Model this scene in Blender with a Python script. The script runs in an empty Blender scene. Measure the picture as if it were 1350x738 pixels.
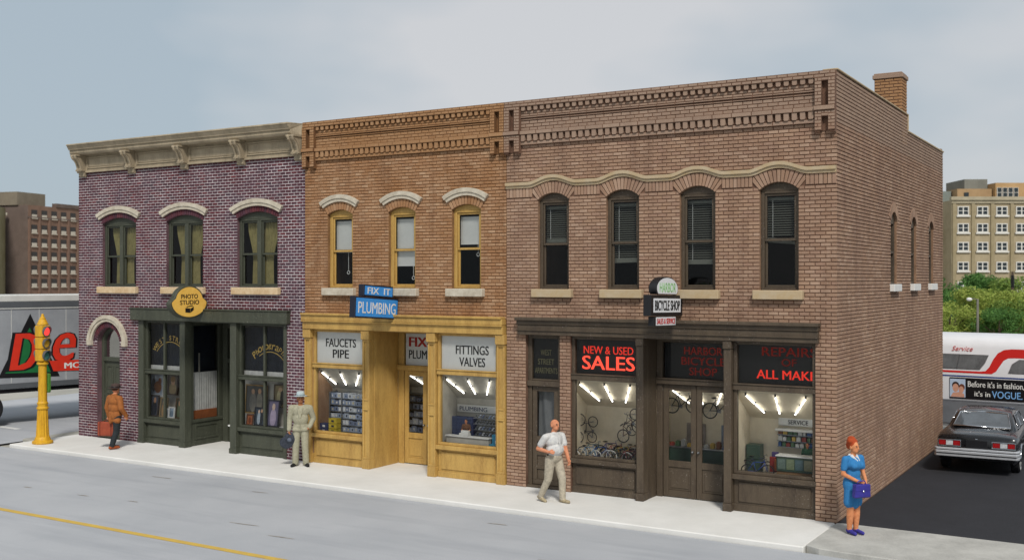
import bpy, bmesh, math, random
from mathutils import Vector, Matrix

random.seed(7)
S = bpy.context.scene
C = S.collection
PI = math.pi
rad = math.radians

# ------------------------------------------------------------------ camera
cam = bpy.data.cameras.new('camera')
cam_o = bpy.data.objects.new('camera', cam); C.objects.link(cam_o)
cam_o.location = (5.376, -21.0, 4.7)
cam_o.rotation_euler = (rad(90), 0, rad(31.2))
cam.sensor_width = 36.0
cam.lens = 37.69
cam.clip_end = 3000
cam.dof.use_dof = True
cam.dof.focus_distance = 24.5
cam.dof.aperture_fstop = 1.5
S.camera = cam_o

# ------------------------------------------------------------------ light
SUN_AZ, SUN_EL = rad(38), rad(46)        # azimuth measured from -Y towards +X
sun_dir = Vector((math.sin(SUN_AZ) * math.cos(SUN_EL), -math.cos(SUN_AZ) * math.cos(SUN_EL), math.sin(SUN_EL)))
sl = bpy.data.lights.new('sun', 'SUN'); sl.energy = 1.5; sl.angle = rad(10); sl.color = (1.0, 0.955, 0.89)
so = bpy.data.objects.new('sun', sl); C.objects.link(so)
so.rotation_euler = sun_dir.to_track_quat('Z', 'Y').to_euler()
so.location = (12, -20, 25)

W = bpy.data.worlds.new('World'); S.world = W; W.use_nodes = True
wn = W.node_tree; wn.nodes.clear()
def wnode(t, **k):
    n = wn.nodes.new(t)
    for a, b in k.items(): setattr(n, a, b)
    return n
sky = wnode('ShaderNodeTexSky', sky_type='NISHITA', sun_disc=False)
sky.sun_elevation = SUN_EL
sky.sun_rotation = math.atan2(sun_dir.x, sun_dir.y)
sky.air_density = 1.0; sky.dust_density = 2.0; sky.ozone_density = 1.5
tc = wnode('ShaderNodeTexCoord')
mp = wnode('ShaderNodeMapping'); mp.inputs['Scale'].default_value = (1.0, 1.0, 2.2); mp.inputs['Location'].default_value = (5.1, 2.3, 1.8)
wn.links.new(tc.outputs['Generated'], mp.inputs['Vector'])
n1 = wnode('ShaderNodeTexNoise'); n1.inputs['Scale'].default_value = 2.3; n1.inputs['Detail'].default_value = 4; n1.inputs['Roughness'].default_value = 0.5
wn.links.new(mp.outputs[0], n1.inputs['Vector'])
cr = wnode('ShaderNodeValToRGB')
cr.color_ramp.elements[0].position = 0.40; cr.color_ramp.elements[0].color = (2.10, 2.48, 2.78, 1)
cr.color_ramp.elements[1].position = 0.62; cr.color_ramp.elements[1].color = (3.22, 3.24, 3.30, 1)
wn.links.new(n1.outputs['Fac'], cr.inputs['Fac'])
mx = wnode('ShaderNodeMixRGB'); mx.inputs['Fac'].default_value = 0.94
wn.links.new(sky.outputs[0], mx.inputs['Color1']); wn.links.new(cr.outputs[0], mx.inputs['Color2'])
bg = wnode('ShaderNodeBackground'); bg.inputs['Strength'].default_value = 0.10
wn.links.new(mx.outputs[0], bg.inputs['Color'])
wo = wnode('ShaderNodeOutputWorld'); wn.links.new(bg.outputs[0], wo.inputs['Surface'])

S.view_settings.view_transform = 'Standard'
S.view_settings.look = 'None'
S.view_settings.gamma = 1.0
S.view_settings.exposure = 0.95
S.view_settings.use_curve_mapping = False
S.render.engine = 'CYCLES'
S.cycles.use_denoising = True
S.cycles.max_bounces = 6
S.cycles.diffuse_bounces = 3
S.cycles.glossy_bounces = 3
S.cycles.transparent_max_bounces = 12
S.cycles.sample_clamp_indirect = 4.0
S.cycles.caustics_reflective = False
S.cycles.caustics_refractive = False

# ------------------------------------------------------------------ helpers
def lin(h):
    h = h.lstrip('#')
    o = []
    for i in (0, 2, 4):
        c = int(h[i:i + 2], 16) / 255
        o.append(c / 12.92 if c <= 0.04045 else ((c + 0.055) / 1.055) ** 2.4)
    return tuple(o)

WL = {}
def wl(o): return WL[o.name] if o is not None else Vector((0, 0, 0))

def tag(o, label=None, cat=None, group=None, kind=None):
    if label: o['label'] = label
    if cat: o['category'] = cat
    if group: o['group'] = group
    if kind: o['kind'] = kind
    return o

def thing(name, label, cat, loc=(0, 0, 0), group=None):
    o = bpy.data.objects.new(name, None); C.objects.link(o)
    o.location = loc; o.empty_display_size = 0.2
    WL[o.name] = Vector(loc)
    return tag(o, label, cat, group)

def place(o, loc, rz=0.0, rx=0.0, ry=0.0, s=1.0):
    o.location = loc; o.rotation_euler = (rx, ry, rz); o.scale = (s, s, s)

def link_mesh(name, me, parent, loc):
    o = bpy.data.objects.new(name, me); C.objects.link(o)
    loc = Vector(loc)
    if parent is not None:
        o.parent = parent
        o.location = loc - wl(parent)
    else:
        o.location = loc
    WL[o.name] = loc
    return o

class MB:
    def __init__(s): s.v = []; s.f = []; s.m = []
    def add(s, vs, fs, m=0):
        b = len(s.v); s.v.extend([tuple(p) for p in vs])
        for f in fs: s.f.append(tuple(b + i for i in f)); s.m.append(m)
        return s
    def quad(s, a, b, c, d, m=0): return s.add([a, b, c, d], [(0, 1, 2, 3)], m)
    def poly(s, pts, m=0): return s.add(pts, [tuple(range(len(pts)))], m)
    def box(s, x0, x1, y0, y1, z0, z1, m=0):
        if x0 > x1: x0, x1 = x1, x0
        if y0 > y1: y0, y1 = y1, y0
        if z0 > z1: z0, z1 = z1, z0
        v = [(x0, y0, z0), (x1, y0, z0), (x1, y1, z0), (x0, y1, z0), (x0, y0, z1), (x1, y0, z1), (x1, y1, z1), (x0, y1, z1)]
        return s.add(v, [(0, 3, 2, 1), (4, 5, 6, 7), (0, 1, 5, 4), (1, 2, 6, 5), (2, 3, 7, 6), (3, 0, 4, 7)], m)
    def prism(s, pts, off, m=0):
        """pts: planar loop (3D); off: extrusion vector. Loop CCW seen from the side opposite to off."""
        n = len(pts); off = Vector(off)
        P = [Vector(p) for p in pts]
        nrm = Vector((0, 0, 0))
        for i in range(n): nrm += P[i].cross(P[(i + 1) % n])
        if nrm.dot(off) > 0: P.reverse()
        v = P + [p + off for p in P]
        fs = [tuple(range(n)), tuple(range(2 * n - 1, n - 1, -1))]
        for i in range(n):
            j = (i + 1) % n
            fs.append((j, i, n + i, n + j))
        return s.add(v, fs, m)
    def tube(s, pts, r, n=8, m=0, cap=True, closed=False):
        P = [Vector(p) for p in pts]; k = len(P)
        R = r if isinstance(r, (list, tuple)) else [r] * k
        rings = []; up = None
        for i in range(k):
            if closed: t = P[(i + 1) % k] - P[i - 1]
            else: t = P[min(i + 1, k - 1)] - P[max(i - 1, 0)]
            t.normalize()
            if up is None:
                a = Vector((0, 0, 1)) if abs(t.z) < 0.9 else Vector((1, 0, 0))
                up = (a - t * a.dot(t)).normalized()
            else:
                up = (up - t * up.dot(t)).normalized()
            w = t.cross(up)
            rings.append([P[i] + (up * math.cos(2 * PI * j / n) + w * math.sin(2 * PI * j / n)) * R[i] for j in range(n)])
        v = [p for rg in rings for p in rg]; fs = []
        for i in range(k if closed else k - 1):
            i2 = (i + 1) % k
            for j in range(n):
                j2 = (j + 1) % n
                fs.append((i * n + j, i * n + j2, i2 * n + j2, i2 * n + j))
        if cap and not closed:
            fs.append(tuple(range(n - 1, -1, -1))); fs.append(tuple((k - 1) * n + j for j in range(n)))
        return s.add(v, fs, m)
    def lathe(s, prof, n=24, c=(0, 0, 0), axis='z', m=0, flute=None):
        v = []; fs = []; k = len(prof)
        for (r, z) in prof:
            for j in range(n):
                a = 2 * PI * j / n
                rr = r * (flute(j, z) if flute else 1)
                p = (rr * math.cos(a), rr * math.sin(a), z)
                if axis == 'y': p = (p[0], -p[2], p[1])
                if axis == 'x': p = (p[2], p[0], p[1])
                v.append((p[0] + c[0], p[1] + c[1], p[2] + c[2]))
        for i in range(k - 1):
            for j in range(n):
                j2 = (j + 1) % n
                fs.append((i * n + j, i * n + j2, (i + 1) * n + j2, (i + 1) * n + j))
        fs.append(tuple(range(n - 1, -1, -1))); fs.append(tuple((k - 1) * n + j for j in range(n)))
        return s.add(v, fs, m)
    def ell(s, c, r, nu=14, nv=9, m=0, M=None):
        v = []; fs = []
        for i in range(nv + 1):
            t = PI * i / nv
            for j in range(nu):
                a = 2 * PI * j / nu
                p = Vector((r[0] * math.sin(t) * math.cos(a), r[1] * math.sin(t) * math.sin(a), -r[2] * math.cos(t)))
                if M is not None: p = M @ p
                v.append(p + Vector(c))
        for i in range(nv):
            for j in range(nu):
                j2 = (j + 1) % nu
                fs.append((i * nu + j, i * nu + j2, (i + 1) * nu + j2, (i + 1) * nu + j))
        return s.add(v, fs, m)
    def xf(s, M):
        s.v = [tuple(M @ Vector(p)) for p in s.v]; return s
    def build(s, name, mats, parent=None, smooth=False, bevel=0.0, label=None, kind=None, origin=None):
        if not isinstance(mats, (list, tuple)): mats = [mats]
        xs = [p[0] for p in s.v]; ys = [p[1] for p in s.v]; zs = [p[2] for p in s.v]
        c = Vector(origin) if origin is not None else Vector(((min(xs) + max(xs)) / 2, (min(ys) + max(ys)) / 2, min(zs)))
        me = bpy.data.meshes.new(name)
        me.from_pydata([(p[0] - c.x, p[1] - c.y, p[2] - c.z) for p in s.v], [], s.f)
        for mm in mats: me.materials.append(mm)
        if len(mats) > 1: me.polygons.foreach_set('material_index', s.m)
        if smooth: me.polygons.foreach_set('use_smooth', [True] * len(me.polygons))
        me.update()
        o = link_mesh(name, me, parent, c)
        if bevel:
            b = o.modifiers.new('bevel', 'BEVEL'); b.width = bevel; b.segments = 1; b.limit_method = 'ANGLE'; b.angle_limit = rad(40)
        if smooth == 'auto':
            e = o.modifiers.new('edges', 'EDGE_SPLIT'); e.split_angle = rad(35)
        return tag(o, label, None, None, kind)

def text_mb(txt, w=None, h=None, ext=0.003, shear=0.0, bold=0.0, spacing=1.0, align='CENTER', line=1.0):
    """text as MB in the XZ plane facing -Y, centred on the origin (x) with its box centred (z)."""
    cu = bpy.data.curves.new('t', 'FONT')
    cu.body = txt; cu.align_x = align; cu.extrude = ext; cu.shear = shear; cu.space_character = spacing; cu.space_line = line
    cu.resolution_u = 3
    o = bpy.data.objects.new('t', cu); C.objects.link(o)
    dg = bpy.context.evaluated_depsgraph_get(); dg.update()
    me = bpy.data.meshes.new_from_object(o.evaluated_get(dg))
    mb = MB()
    vs = [tuple(v.co) for v in me.vertices]; fs = [tuple(p.vertices) for p in me.polygons]
    bpy.data.objects.remove(o); bpy.data.curves.remove(cu); bpy.data.meshes.remove(me)
    x0 = min(v[0] for v in vs); x1 = max(v[0] for v in vs); y0 = min(v[1] for v in vs); y1 = max(v[1] for v in vs)
    sx = (w / (x1 - x0)) if w else None; sy = (h / (y1 - y0)) if h else None
    if sx is None: sx = sy
    if sy is None: sy = sx
    cx, cy = (x0 + x1) / 2, (y0 + y1) / 2
    e = bold * 1.1       # heavier strokes: overlaid copies, each a hair in front of the last
    for k, dx in enumerate((0.0,) if bold <= 0 else (0.0, -e, e)):
        mb.add([((v[0] - cx + dx) * sx, -v[2] - 0.0006 * k, (v[1] - cy) * sy) for v in vs], fs)
    return mb

def arc_text(txt, R, a0, a1, h, ext=0.003, shear=0.0):
    mb = MB(); n = len(txt)
    for i, ch in enumerate(txt):
        if ch == ' ': continue
        a = a0 + (a1 - a0) * (i + 0.5) / n
        g = text_mb(ch, h=h * (1.0 if ch.isupper() else 0.8), ext=ext, shear=shear)
        x, z = R * math.sin(a), R * math.cos(a)
        g.xf(Matrix.Translation((x, 0, z)) @ Matrix.Rotation(a, 4, 'Y'))
        mb.add(g.v, g.f)
    return mb

def ring_arc(cx, cz, r0, r1, a0, a1, n, y0, y1, mb=None, m=0):
    """curved bar in the XZ plane between y0 (front) and y1 (back); angles from +Z towards +X"""
    mb = mb or MB()
    def P(r, a, y): return (cx + r * math.sin(a), y, cz + r * math.cos(a))
    for i in range(n):
        b0 = a0 + (a1 - a0) * i / n; b1 = a0 + (a1 - a0) * (i + 1) / n
        mb.quad(P(r0, b0, y0), P(r0, b1, y0), P(r1, b1, y0), P(r1, b0, y0), m)
        mb.quad(P(r1, b0, y0), P(r1, b1, y0), P(r1, b1, y1), P(r1, b0, y1), m)
        mb.quad(P(r0, b1, y0), P(r0, b0, y0), P(r0, b0, y1), P(r0, b1, y1), m)
    mb.quad(P(r0, a0, y1), P(r0, a0, y0), P(r1, a0, y0), P(r1, a0, y1), m)
    mb.quad(P(r0, a1, y0), P(r0, a1, y1), P(r1, a1, y1), P(r1, a1, y0), m)
    return mb

# ------------------------------------------------------------------ materials
def newmat(name):
    m = bpy.data.materials.new(name); m.use_nodes = True
    nt = m.node_tree; nt.nodes.clear()
    out = nt.nodes.new('ShaderNodeOutputMaterial'); p = nt.nodes.new('ShaderNodeBsdfPrincipled')
    nt.links.new(p.outputs[0], out.inputs[0])
    return m, nt, p, out
def N(nt, t, **k):
    n = nt.nodes.new(t)
    for a, b in k.items(): setattr(n, a, b)
    return n
def coords(nt, kind='obj', scale=(1, 1, 1)):
    if kind == 'pos': s = N(nt, 'ShaderNodeNewGeometry').outputs['Position']
    else: s = N(nt, 'ShaderNodeTexCoord').outputs['Object']
    mp = N(nt, 'ShaderNodeMapping'); mp.inputs['Scale'].default_value = scale
    nt.links.new(s, mp.inputs['Vector'])
    return mp.outputs[0]
def noise(nt, vec, scale, detail=4, rough=0.6):
    n = N(nt, 'ShaderNodeTexNoise'); n.inputs['Scale'].default_value = scale; n.inputs['Detail'].default_value = detail; n.inputs['Roughness'].default_value = rough
    nt.links.new(vec, n.inputs['Vector']); return n.outputs['Fac']
def ramp(nt, fac, stops):
    r = N(nt, 'ShaderNodeValToRGB'); e = r.color_ramp.elements
    while len(e) < len(stops): e.new(0.5)
    for el, (p, c) in zip(e, stops):
        el.position = p; el.color = (c, c, c, 1) if isinstance(c, (int, float)) else (*c, 1)
    nt.links.new(fac, r.inputs['Fac']); return r.outputs['Color']
def mixc(nt, fac, a, b, mode='MIX'):
    m = N(nt, 'ShaderNodeMixRGB', blend_type=mode)
    for inp, v in (('Fac', fac), ('Color1', a), ('Color2', b)):
        if hasattr(v, 'links') or hasattr(v, 'is_linked'): nt.links.new(v, m.inputs[inp])
        elif inp == 'Fac': m.inputs[inp].default_value = v
        else: m.inputs[inp].default_value = (*v, 1)
    return m.outputs['Color']
def bump(nt, p, h, strength, dist=0.01):
    b = N(nt, 'ShaderNodeBump'); b.inputs['Strength'].default_value = strength; b.inputs['Distance'].default_value = dist
    nt.links.new(h, b.inputs['Height']); nt.links.new(b.outputs[0], p.inputs['Normal'])
def scl(c, k): return tuple(min(1, x * k) for x in c)

def M_plain(name, col, rough=0.6, var=0.25, scale=4, bmp=0.15, metal=0.0, kind='obj', streak=False, spec=0.4, alt=None, fine=60, coat=0.0, speck=None):
    m, nt, p, out = newmat(name)
    col = lin(col) if isinstance(col, str) else col
    alt = (lin(alt) if isinstance(alt, str) else alt) if alt else scl(col, 1 - var * 1.6)
    v = coords(nt, kind, (1, 1, 0.25) if streak else (1, 1, 1))
    n1 = noise(nt, v, scale, 6, 0.65); n2 = noise(nt, v, fine, 3, 0.6)
    c = mixc(nt, ramp(nt, n1, [(0.35, 0.0), (0.68, 1.0)]), col, alt)
    c = mixc(nt, ramp(nt, n2, [(0.35, 0.0), (0.75, min(1, var * 1.6))]), c, scl(col, 1.25))
    if speck:
        n3 = noise(nt, coords(nt, kind), 38, 2, 0.5); n4 = noise(nt, coords(nt, kind), 1.7, 3, 0.5)
        f3 = mixc(nt, 1.0, ramp(nt, n3, [(0.66, 0.0), (0.72, 0.8)]), ramp(nt, n4, [(0.42, 0.0), (0.6, 1.0)]), 'MULTIPLY')
        c = mixc(nt, f3, c, lin(speck))
    nt.links.new(c, p.inputs['Base Color'])
    p.inputs['Roughness'].default_value = rough; p.inputs['Metallic'].default_value = metal
    p.inputs['Specular IOR Level'].default_value = spec
    p.inputs['Coat Weight'].default_value = coat
    if bmp: bump(nt, p, n2, bmp, 0.004)
    return m

def M_brick(name, cols, weather, wamt=0.5, dust=None, top=None, edge=None):
    m, nt, p, out = newmat(name)
    g = N(nt, 'ShaderNodeNewGeometry'); oi = N(nt, 'ShaderNodeObjectInfo')
    ad = N(nt, 'ShaderNodeMath', operation='ADD'); nt.links.new(g.outputs['Random Per Island'], ad.inputs[0]); nt.links.new(oi.outputs['Random'], ad.inputs[1])
    fr = N(nt, 'ShaderNodeMath', operation='FRACT'); nt.links.new(ad.outputs[0], fr.inputs[0])
    k = len(cols)
    base = ramp(nt, fr.outputs[0], [((i + 0.5) / k, lin(c)) for i, c in enumerate(cols)])
    pos = coords(nt, 'pos'); pst = coords(nt, 'pos', (2.2, 2.2, 0.35))
    big = noise(nt, pos, 0.9, 5, 0.62); st = noise(nt, pst, 1.3, 4, 0.6); fn = noise(nt, pos, 55, 3, 0.6); md = noise(nt, pos, 7, 4, 0.6)
    c = mixc(nt, ramp(nt, big, [(0.42, 0.0), (0.66, wamt)]), base, lin(weather[0]))
    c = mixc(nt, ramp(nt, st, [(0.5, 0.0), (0.72, wamt * 0.9)]), c, lin(weather[1]))
    c = mixc(nt, ramp(nt, md, [(0.55, 0.0), (0.8, 0.35)]), c, lin(weather[2]))
    if top:      # the parapet courses are of another, greyer brick
        sx = N(nt, 'ShaderNodeSeparateXYZ'); nt.links.new(g.outputs['Position'], sx.inputs[0])
        mr = N(nt, 'ShaderNodeMapRange'); nt.links.new(sx.outputs['Z'], mr.inputs['Value']); mr.inputs['From Min'].default_value = 7.74; mr.inputs['From Max'].default_value = 7.78; mr.inputs['To Max'].default_value = 0.55
        c = mixc(nt, mr.outputs[0], c, lin(top))
    if dust: c = mixc(nt, ramp(nt, fn, [(0.55, 0.0), (0.8, 0.6)]), c, lin(dust))
    nt.links.new(c, p.inputs['Base Color']); p.inputs['Roughness'].default_value = 0.9; p.inputs['Specular IOR Level'].default_value = 0.2
    bump(nt, p, fn, 0.35, 0.006)
    return m

def M_glass(name, tint=(1, 1, 1), refl=0.09, rough=0.02):
    m, nt, p, out = newmat(name); nt.nodes.remove(p)
    t = N(nt, 'ShaderNodeBsdfTransparent'); t.inputs[0].default_value = (*tint, 1)
    g = N(nt, 'ShaderNodeBsdfGlossy'); g.inputs['Roughness'].default_value = rough
    lw = N(nt, 'ShaderNodeFresnel'); lw.inputs['IOR'].default_value = 1.5
    mu = N(nt, 'ShaderNodeMath', operation='MULTIPLY'); nt.links.new(lw.outputs[0], mu.inputs[0]); mu.inputs[1].default_value = refl / 0.04
    mi = N(nt, 'ShaderNodeMixShader'); nt.links.new(mu.outputs[0], mi.inputs[0]); nt.links.new(t.outputs[0], mi.inputs[1]); nt.links.new(g.outputs[0], mi.inputs[2])
    nt.links.new(mi.outputs[0], out.inputs[0])
    return m

def M_emit(name, col, strength):
    m, nt, p, out = newmat(name); nt.nodes.remove(p)
    e = N(nt, 'ShaderNodeEmission'); e.inputs[0].default_value = (*(lin(col) if isinstance(col, str) else col), 1); e.inputs[1].default_value = strength
    nt.links.new(e.outputs[0], out.inputs[0]); return m

M = {}
M['brick_a'] = M_brick('maroon_brick', ['#4e252b', '#5e292d', '#462a33', '#692f32', '#3c242c', '#562d36'], ['#50434f', '#461f28', '#604650'], 0.6, '#705d64')
M['mortar_a'] = M_plain('pale_mortar', '#cdc5c6', 0.95, 0.3, 1.6, 0.3, kind='pos', alt='#8a777d', fine=30)
M['brick_b'] = M_brick('ochre_brick', ['#a07a5a', '#a98566', '#946e50', '#b29274', '#9c7656'], ['#8f633d', '#76533a', '#b09376'], 0.7, '#c4ad94', top='#9c7752')
M['mortar_b'] = M_plain('dark_mortar_ochre', '#62442c', 0.95, 0.3, 3, 0.3, kind='pos', alt='#7d5834')
M['brick_c'] = M_brick('tan_brick', ['#9c7e68', '#a48771', '#91735e', '#ad927d', '#987a67'], ['#876c5b', '#785e4e', '#aa9382'], 0.7, '#bca99b', top='#948172')
M['mortar_c'] = M_plain('dark_mortar_tan', '#5a4235', 0.95, 0.3, 3, 0.3, kind='pos', alt='#7a5c4a')
M['rev_a'] = M_plain('maroon_reveal', '#6b5056', 0.95, 0.3, 4, 0.3, kind='pos', fine=14)
M['rev_b'] = M_plain('ochre_reveal', '#8e6a46', 0.95, 0.3, 4, 0.3, kind='pos', fine=14)
M['rev_c'] = M_plain('tan_reveal', '#8f7058', 0.95, 0.3, 4, 0.3, kind='pos', fine=14)
M['stone_w'] = M_plain('pale_stone', '#c4bcab', 0.85, 0.25, 5, 0.25, alt='#9f9482')
M['stone'] = M_plain('cream_stone', '#af9f85', 0.85, 0.25, 5, 0.25, alt='#a8916c')
M['stone_a'] = M_plain('sandstone_sill', '#cfba98', 0.85, 0.3, 6, 0.25, alt='#b08f66')
M['cornice'] = M_plain('putty_painted_cornice', '#a89a82', 0.7, 0.3, 3, 0.2, streak=True, alt='#7a6f5c')
M['green'] = M_plain('dark_green_paint', '#45483c', 0.6, 0.35, 5, 0.25, streak=True, alt='#33362c', speck='#8b8d82')
M['ochre'] = M_plain('ochre_paint', '#b99754', 0.55, 0.32, 4, 0.25, streak=True, alt='#94723c')
M['brown'] = M_plain('dark_brown_paint', '#524739', 0.6, 0.35, 4, 0.25, streak=True, alt='#3a3027', speck='#a39c94')
M['glass'] = M_glass('window_glass', (0.97, 0.98, 0.98), 0.022)
M['glass_up'] = M_glass('old_window_glass', (0.95, 0.97, 0.97), 0.022, 0.04)
M['inside'] = M_plain('dark_interior', '#2a2622', 0.9, 0.2, 1, 0)
M['roofing'] = M_plain('roof_tar', '#2b2b2b', 0.9, 0.3, 3, 0.2)
M['white'] = M_plain('white_paint', '#dcdcd8', 0.5, 0.08, 6, 0.05)
M['black'] = M_plain('black_paint', '#101012', 0.45, 0.2, 6, 0.05)
M['steel'] = M_plain('steel', '#8f9296', 0.35, 0.15, 6, 0.05, metal=0.8)
M['chrome'] = M_plain('chrome', '#d8dadd', 0.12, 0.05, 6, 0.0, metal=1.0)
M['rubber'] = M_plain('rubber', '#17171a', 0.8, 0.2, 10, 0.2)
M['tube'] = M_emit('fluorescent_tube', (1.0, 0.97, 0.9), 3.4)
# ------------------------------------------------------------------ setting
def sheet(name, x0, x1, y0, y1, z, mat, kind='structure'):
    return MB().quad((x0, y0, z), (x1, y0, z), (x1, y1, z), (x0, y1, z)).build(name, mat, kind=kind)

M['ground'] = M_plain('pale_concrete_ground', '#a5a39a', 0.95, 0.25, 0.25, 0.2, kind='pos', alt='#8a8880', fine=8)
def M_road():
    m, nt, p, out = newmat('weathered_grey_road')
    pos = coords(nt, 'pos'); st = coords(nt, 'pos', (0.22, 1.6, 1)); sp = coords(nt, 'pos', (0.9, 4.2, 1))
    a = noise(nt, pos, 0.35, 5, 0.6); b = noise(nt, st, 1.1, 4, 0.6); f = noise(nt, pos, 40, 4, 0.7); s = noise(nt, sp, 0.8, 2, 0.4)
    c = mixc(nt, ramp(nt, a, [(0.35, 0.0), (0.7, 1.0)]), lin('#b2b4b7'), lin('#a3a6aa'))
    c = mixc(nt, ramp(nt, b, [(0.5, 0.0), (0.72, 0.6)]), c, lin('#979a9f'))
    c = mixc(nt, ramp(nt, f, [(0.3, 0.35), (0.7, 0.0)]), c, lin('#8b9097'))
    nt.links.new(c, p.inputs['Base Color']); p.inputs['Roughness'].default_value = 0.85; p.inputs['Specular IOR Level'].default_value = 0.3
    bump(nt, p, f, 0.2, 0.01); return m
M['road'] = M_road()
M['walk'] = M_plain('white_concrete', '#d9d8d4', 0.95, 0.06, 0.8, 0.2, kind='pos', alt='#cccbc6', fine=25)
M['slab'] = M_plain('grey_concrete', '#b2b1ab', 0.95, 0.22, 1.2, 0.35, kind='pos', alt='#95948f', fine=30)
M['lot'] = M_plain('black_asphalt', '#25262b', 0.9, 0.6, 1.2, 0.9, kind='pos', alt='#1b1c20', fine=26, speck='#4a4b50')
M['yellow_line'] = M_plain('worn_yellow_paint', '#c4a548', 0.8, 0.25, 3, 0.1, kind='pos', alt='#b39550', fine=30)

sheet('ground', -900, 900, -300, 1200, -0.16, M['ground'])
sheet('road', -200, 60, -16, -2.17, -0.10, M['road'])
sheet('side_street', -34, -23.7, -2.17, 120, -0.10, M['road'])
MB().quad((-60, -7.40, -0.096), (20, -7.40, -0.096), (20, -7.24, -0.096), (-60, -7.24, -0.096)).build('road_marking', M['yellow_line'], kind='structure')
MB().quad((-29.5, 0.32, -0.096), (-26.1, 0.20, -0.096), (-26.1, 0.42, -0.096), (-29.5, 0.62, -0.096)).build('road_marking', M['white'], kind='structure')
# tar marks on the road
M['tar'] = M_plain('tar_stain', '#98938c', 0.8, 0.3, 8, 0.1, kind='pos')
rr = random.Random(4)
for (x, y, L) in ((-10.0, -5.68, 0.9), (-5.8, -3.1, 0.5), (-17.1, -5.55, 0.35), (-15.2, -5.5, 0.45), (-13.7, -5.36, 0.35), (-15.4, -3.1, 0.7), (-12.1, -3.2, 0.55), (-3.6, -5.0, 0.6), (-8.7, -6.1, 0.7)):
    pts = []
    for k in range(14):
        a = 2 * PI * k / 14; q = rr.uniform(0.6, 1.1)
        pts.append((x + L / 2 * q * math.cos(a), y + 0.035 * q * math.sin(a) + 0.03 * math.cos(a) * L, -0.096))
    MB().poly(pts).build('road_stain', M['tar'], kind='structure')

MB().box(-22.92, -0.03, -2.15, 1.45, -0.2, 0.0).build('sidewalk', M['walk'], kind='structure', bevel=0.02)
MB().box(-60, -34, -2.15, 3, -0.2, 0.0).build('sidewalk', M['walk'], kind='structure', bevel=0.02)
# kerb strip of the side street, next to the first building
MB().box(-23.7, -22.925, -1.2, 60, -0.2, -0.03).build('pavement', M['ground'], kind='structure', bevel=0.02)
# cracked slab and drive apron, right of the corner
mb = MB()
pr = [(-0.02, -2.02), (0.25, -2.17), (0.62, -2.22), (1.1, -2.25), (30, -2.42), (30, 0.02), (0.15, 0.02), (0.0, -0.03)]
mb.prism([(x, y, 0.012) for x, y in pr], (0, 0, -0.2)).build('pavement', M['slab'], kind='structure', bevel=0.015)
MB().box(0.01, 45, 0.03, 26, -0.2, -0.004).build('parking_lot', M['lot'], kind='structure')
sheet('cross_street', -120, 300, 26, 40, -0.10, M['road'])

# ------------------------------------------------------------------ masonry
FAC = lambda u, d, z: (u, -d, z)          # street front: outward is -Y
SID = lambda u, d, z: (d, u, z)           # right-hand side wall: outward is +X

def arc_pts(l, r, zs, zc, n=14):
    h = zc - zs
    if h < 1e-4: return [(l, zs), (r, zs)]
    w = (r - l) / 2; R = (w * w + h * h) / (2 * h); cz = zc - R; cx = (l + r) / 2
    a = math.asin(min(1, w / R))
    if h > w: a = PI - a
    return [(cx + R * math.sin(-a + 2 * a * i / n), cz + R * math.cos(-a + 2 * a * i / n)) for i in range(n + 1)]

def wall_core(mb, F, u0, u1, z0, z1, opens, d, rev, m=0, mr=1):
    """front face with openings (l, r, b, spring, crown) and reveals of depth rev"""
    cur = u0
    for (l, r, b, zs, zc) in sorted(opens):
        if l > cur: mb.quad(F(cur, d, z0), F(l, d, z0), F(l, d, z1), F(cur, d, z1), m)
        if b > z0: mb.quad(F(l, d, z0), F(r, d, z0), F(r, d, b), F(l, d, b), m)
        A = arc_pts(l, r, zs, zc)
        for (xa, za), (xb, zb) in zip(A, A[1:]):
            mb.quad(F(xa, d, za), F(xb, d, zb), F(xb, d, z1), F(xa, d, z1), m)
            mb.quad(F(xb, d, zb), F(xa, d, za), F(xa, d - rev, za), F(xb, d - rev, zb), mr)
        mb.quad(F(l, d - rev, b), F(l, d, b), F(l, d, zs), F(l, d - rev, zs), mr)
        mb.quad(F(r, d, b), F(r, d - rev, b), F(r, d - rev, zs), F(r, d, zs), mr)
        if b > z0: mb.quad(F(l, d, b), F(r, d, b), F(r, d - rev, b), F(l, d - rev, b), m)
        cur = r
    if u1 > cur: mb.quad(F(cur, d, z0), F(u1, d, z0), F(u1, d, z1), F(cur, d, z1), m)

def subtract(iv, a, b):
    o = []
    for (p, q) in iv:
        if b <= p or a >= q: o.append((p, q)); continue
        if a > p: o.append((p, a))
        if b < q: o.append((b, q))
    return o

def courses(u0, u1, z0, z1, pitch, L, jh, jv, excl, phase=0.0):
    """yield brick rectangles (a, b, za, zb)"""
    n = max(1, int(round((z1 - z0) / pitch))); p = (z1 - z0) / n
    for k in range(n):
        za = z0 + k * p + jh / 2; zb = z0 + (k + 1) * p - jh / 2; zc = (za + zb) / 2
        iv = [(u0, u1)]
        for e in excl:
            r = e(zc)
            if r: iv = subtract(iv, *r)
        off = phase + (L / 2 if k % 2 else 0.0)
        for (p0, q0) in iv:
            if q0 - p0 < 0.03: continue
            cuts = [p0]; j = math.floor((p0 - off) / L) + 1
            while off + j * L < q0 - 0.045:
                if off + j * L > p0 + 0.045: cuts.append(off + j * L)
                j += 1
            cuts.append(q0)
            for a, b in zip(cuts, cuts[1:]):
                yield (a + (jv / 2 if a > p0 else 0.0), b - (jv / 2 if b < q0 else 0.0), za, zb)

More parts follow.
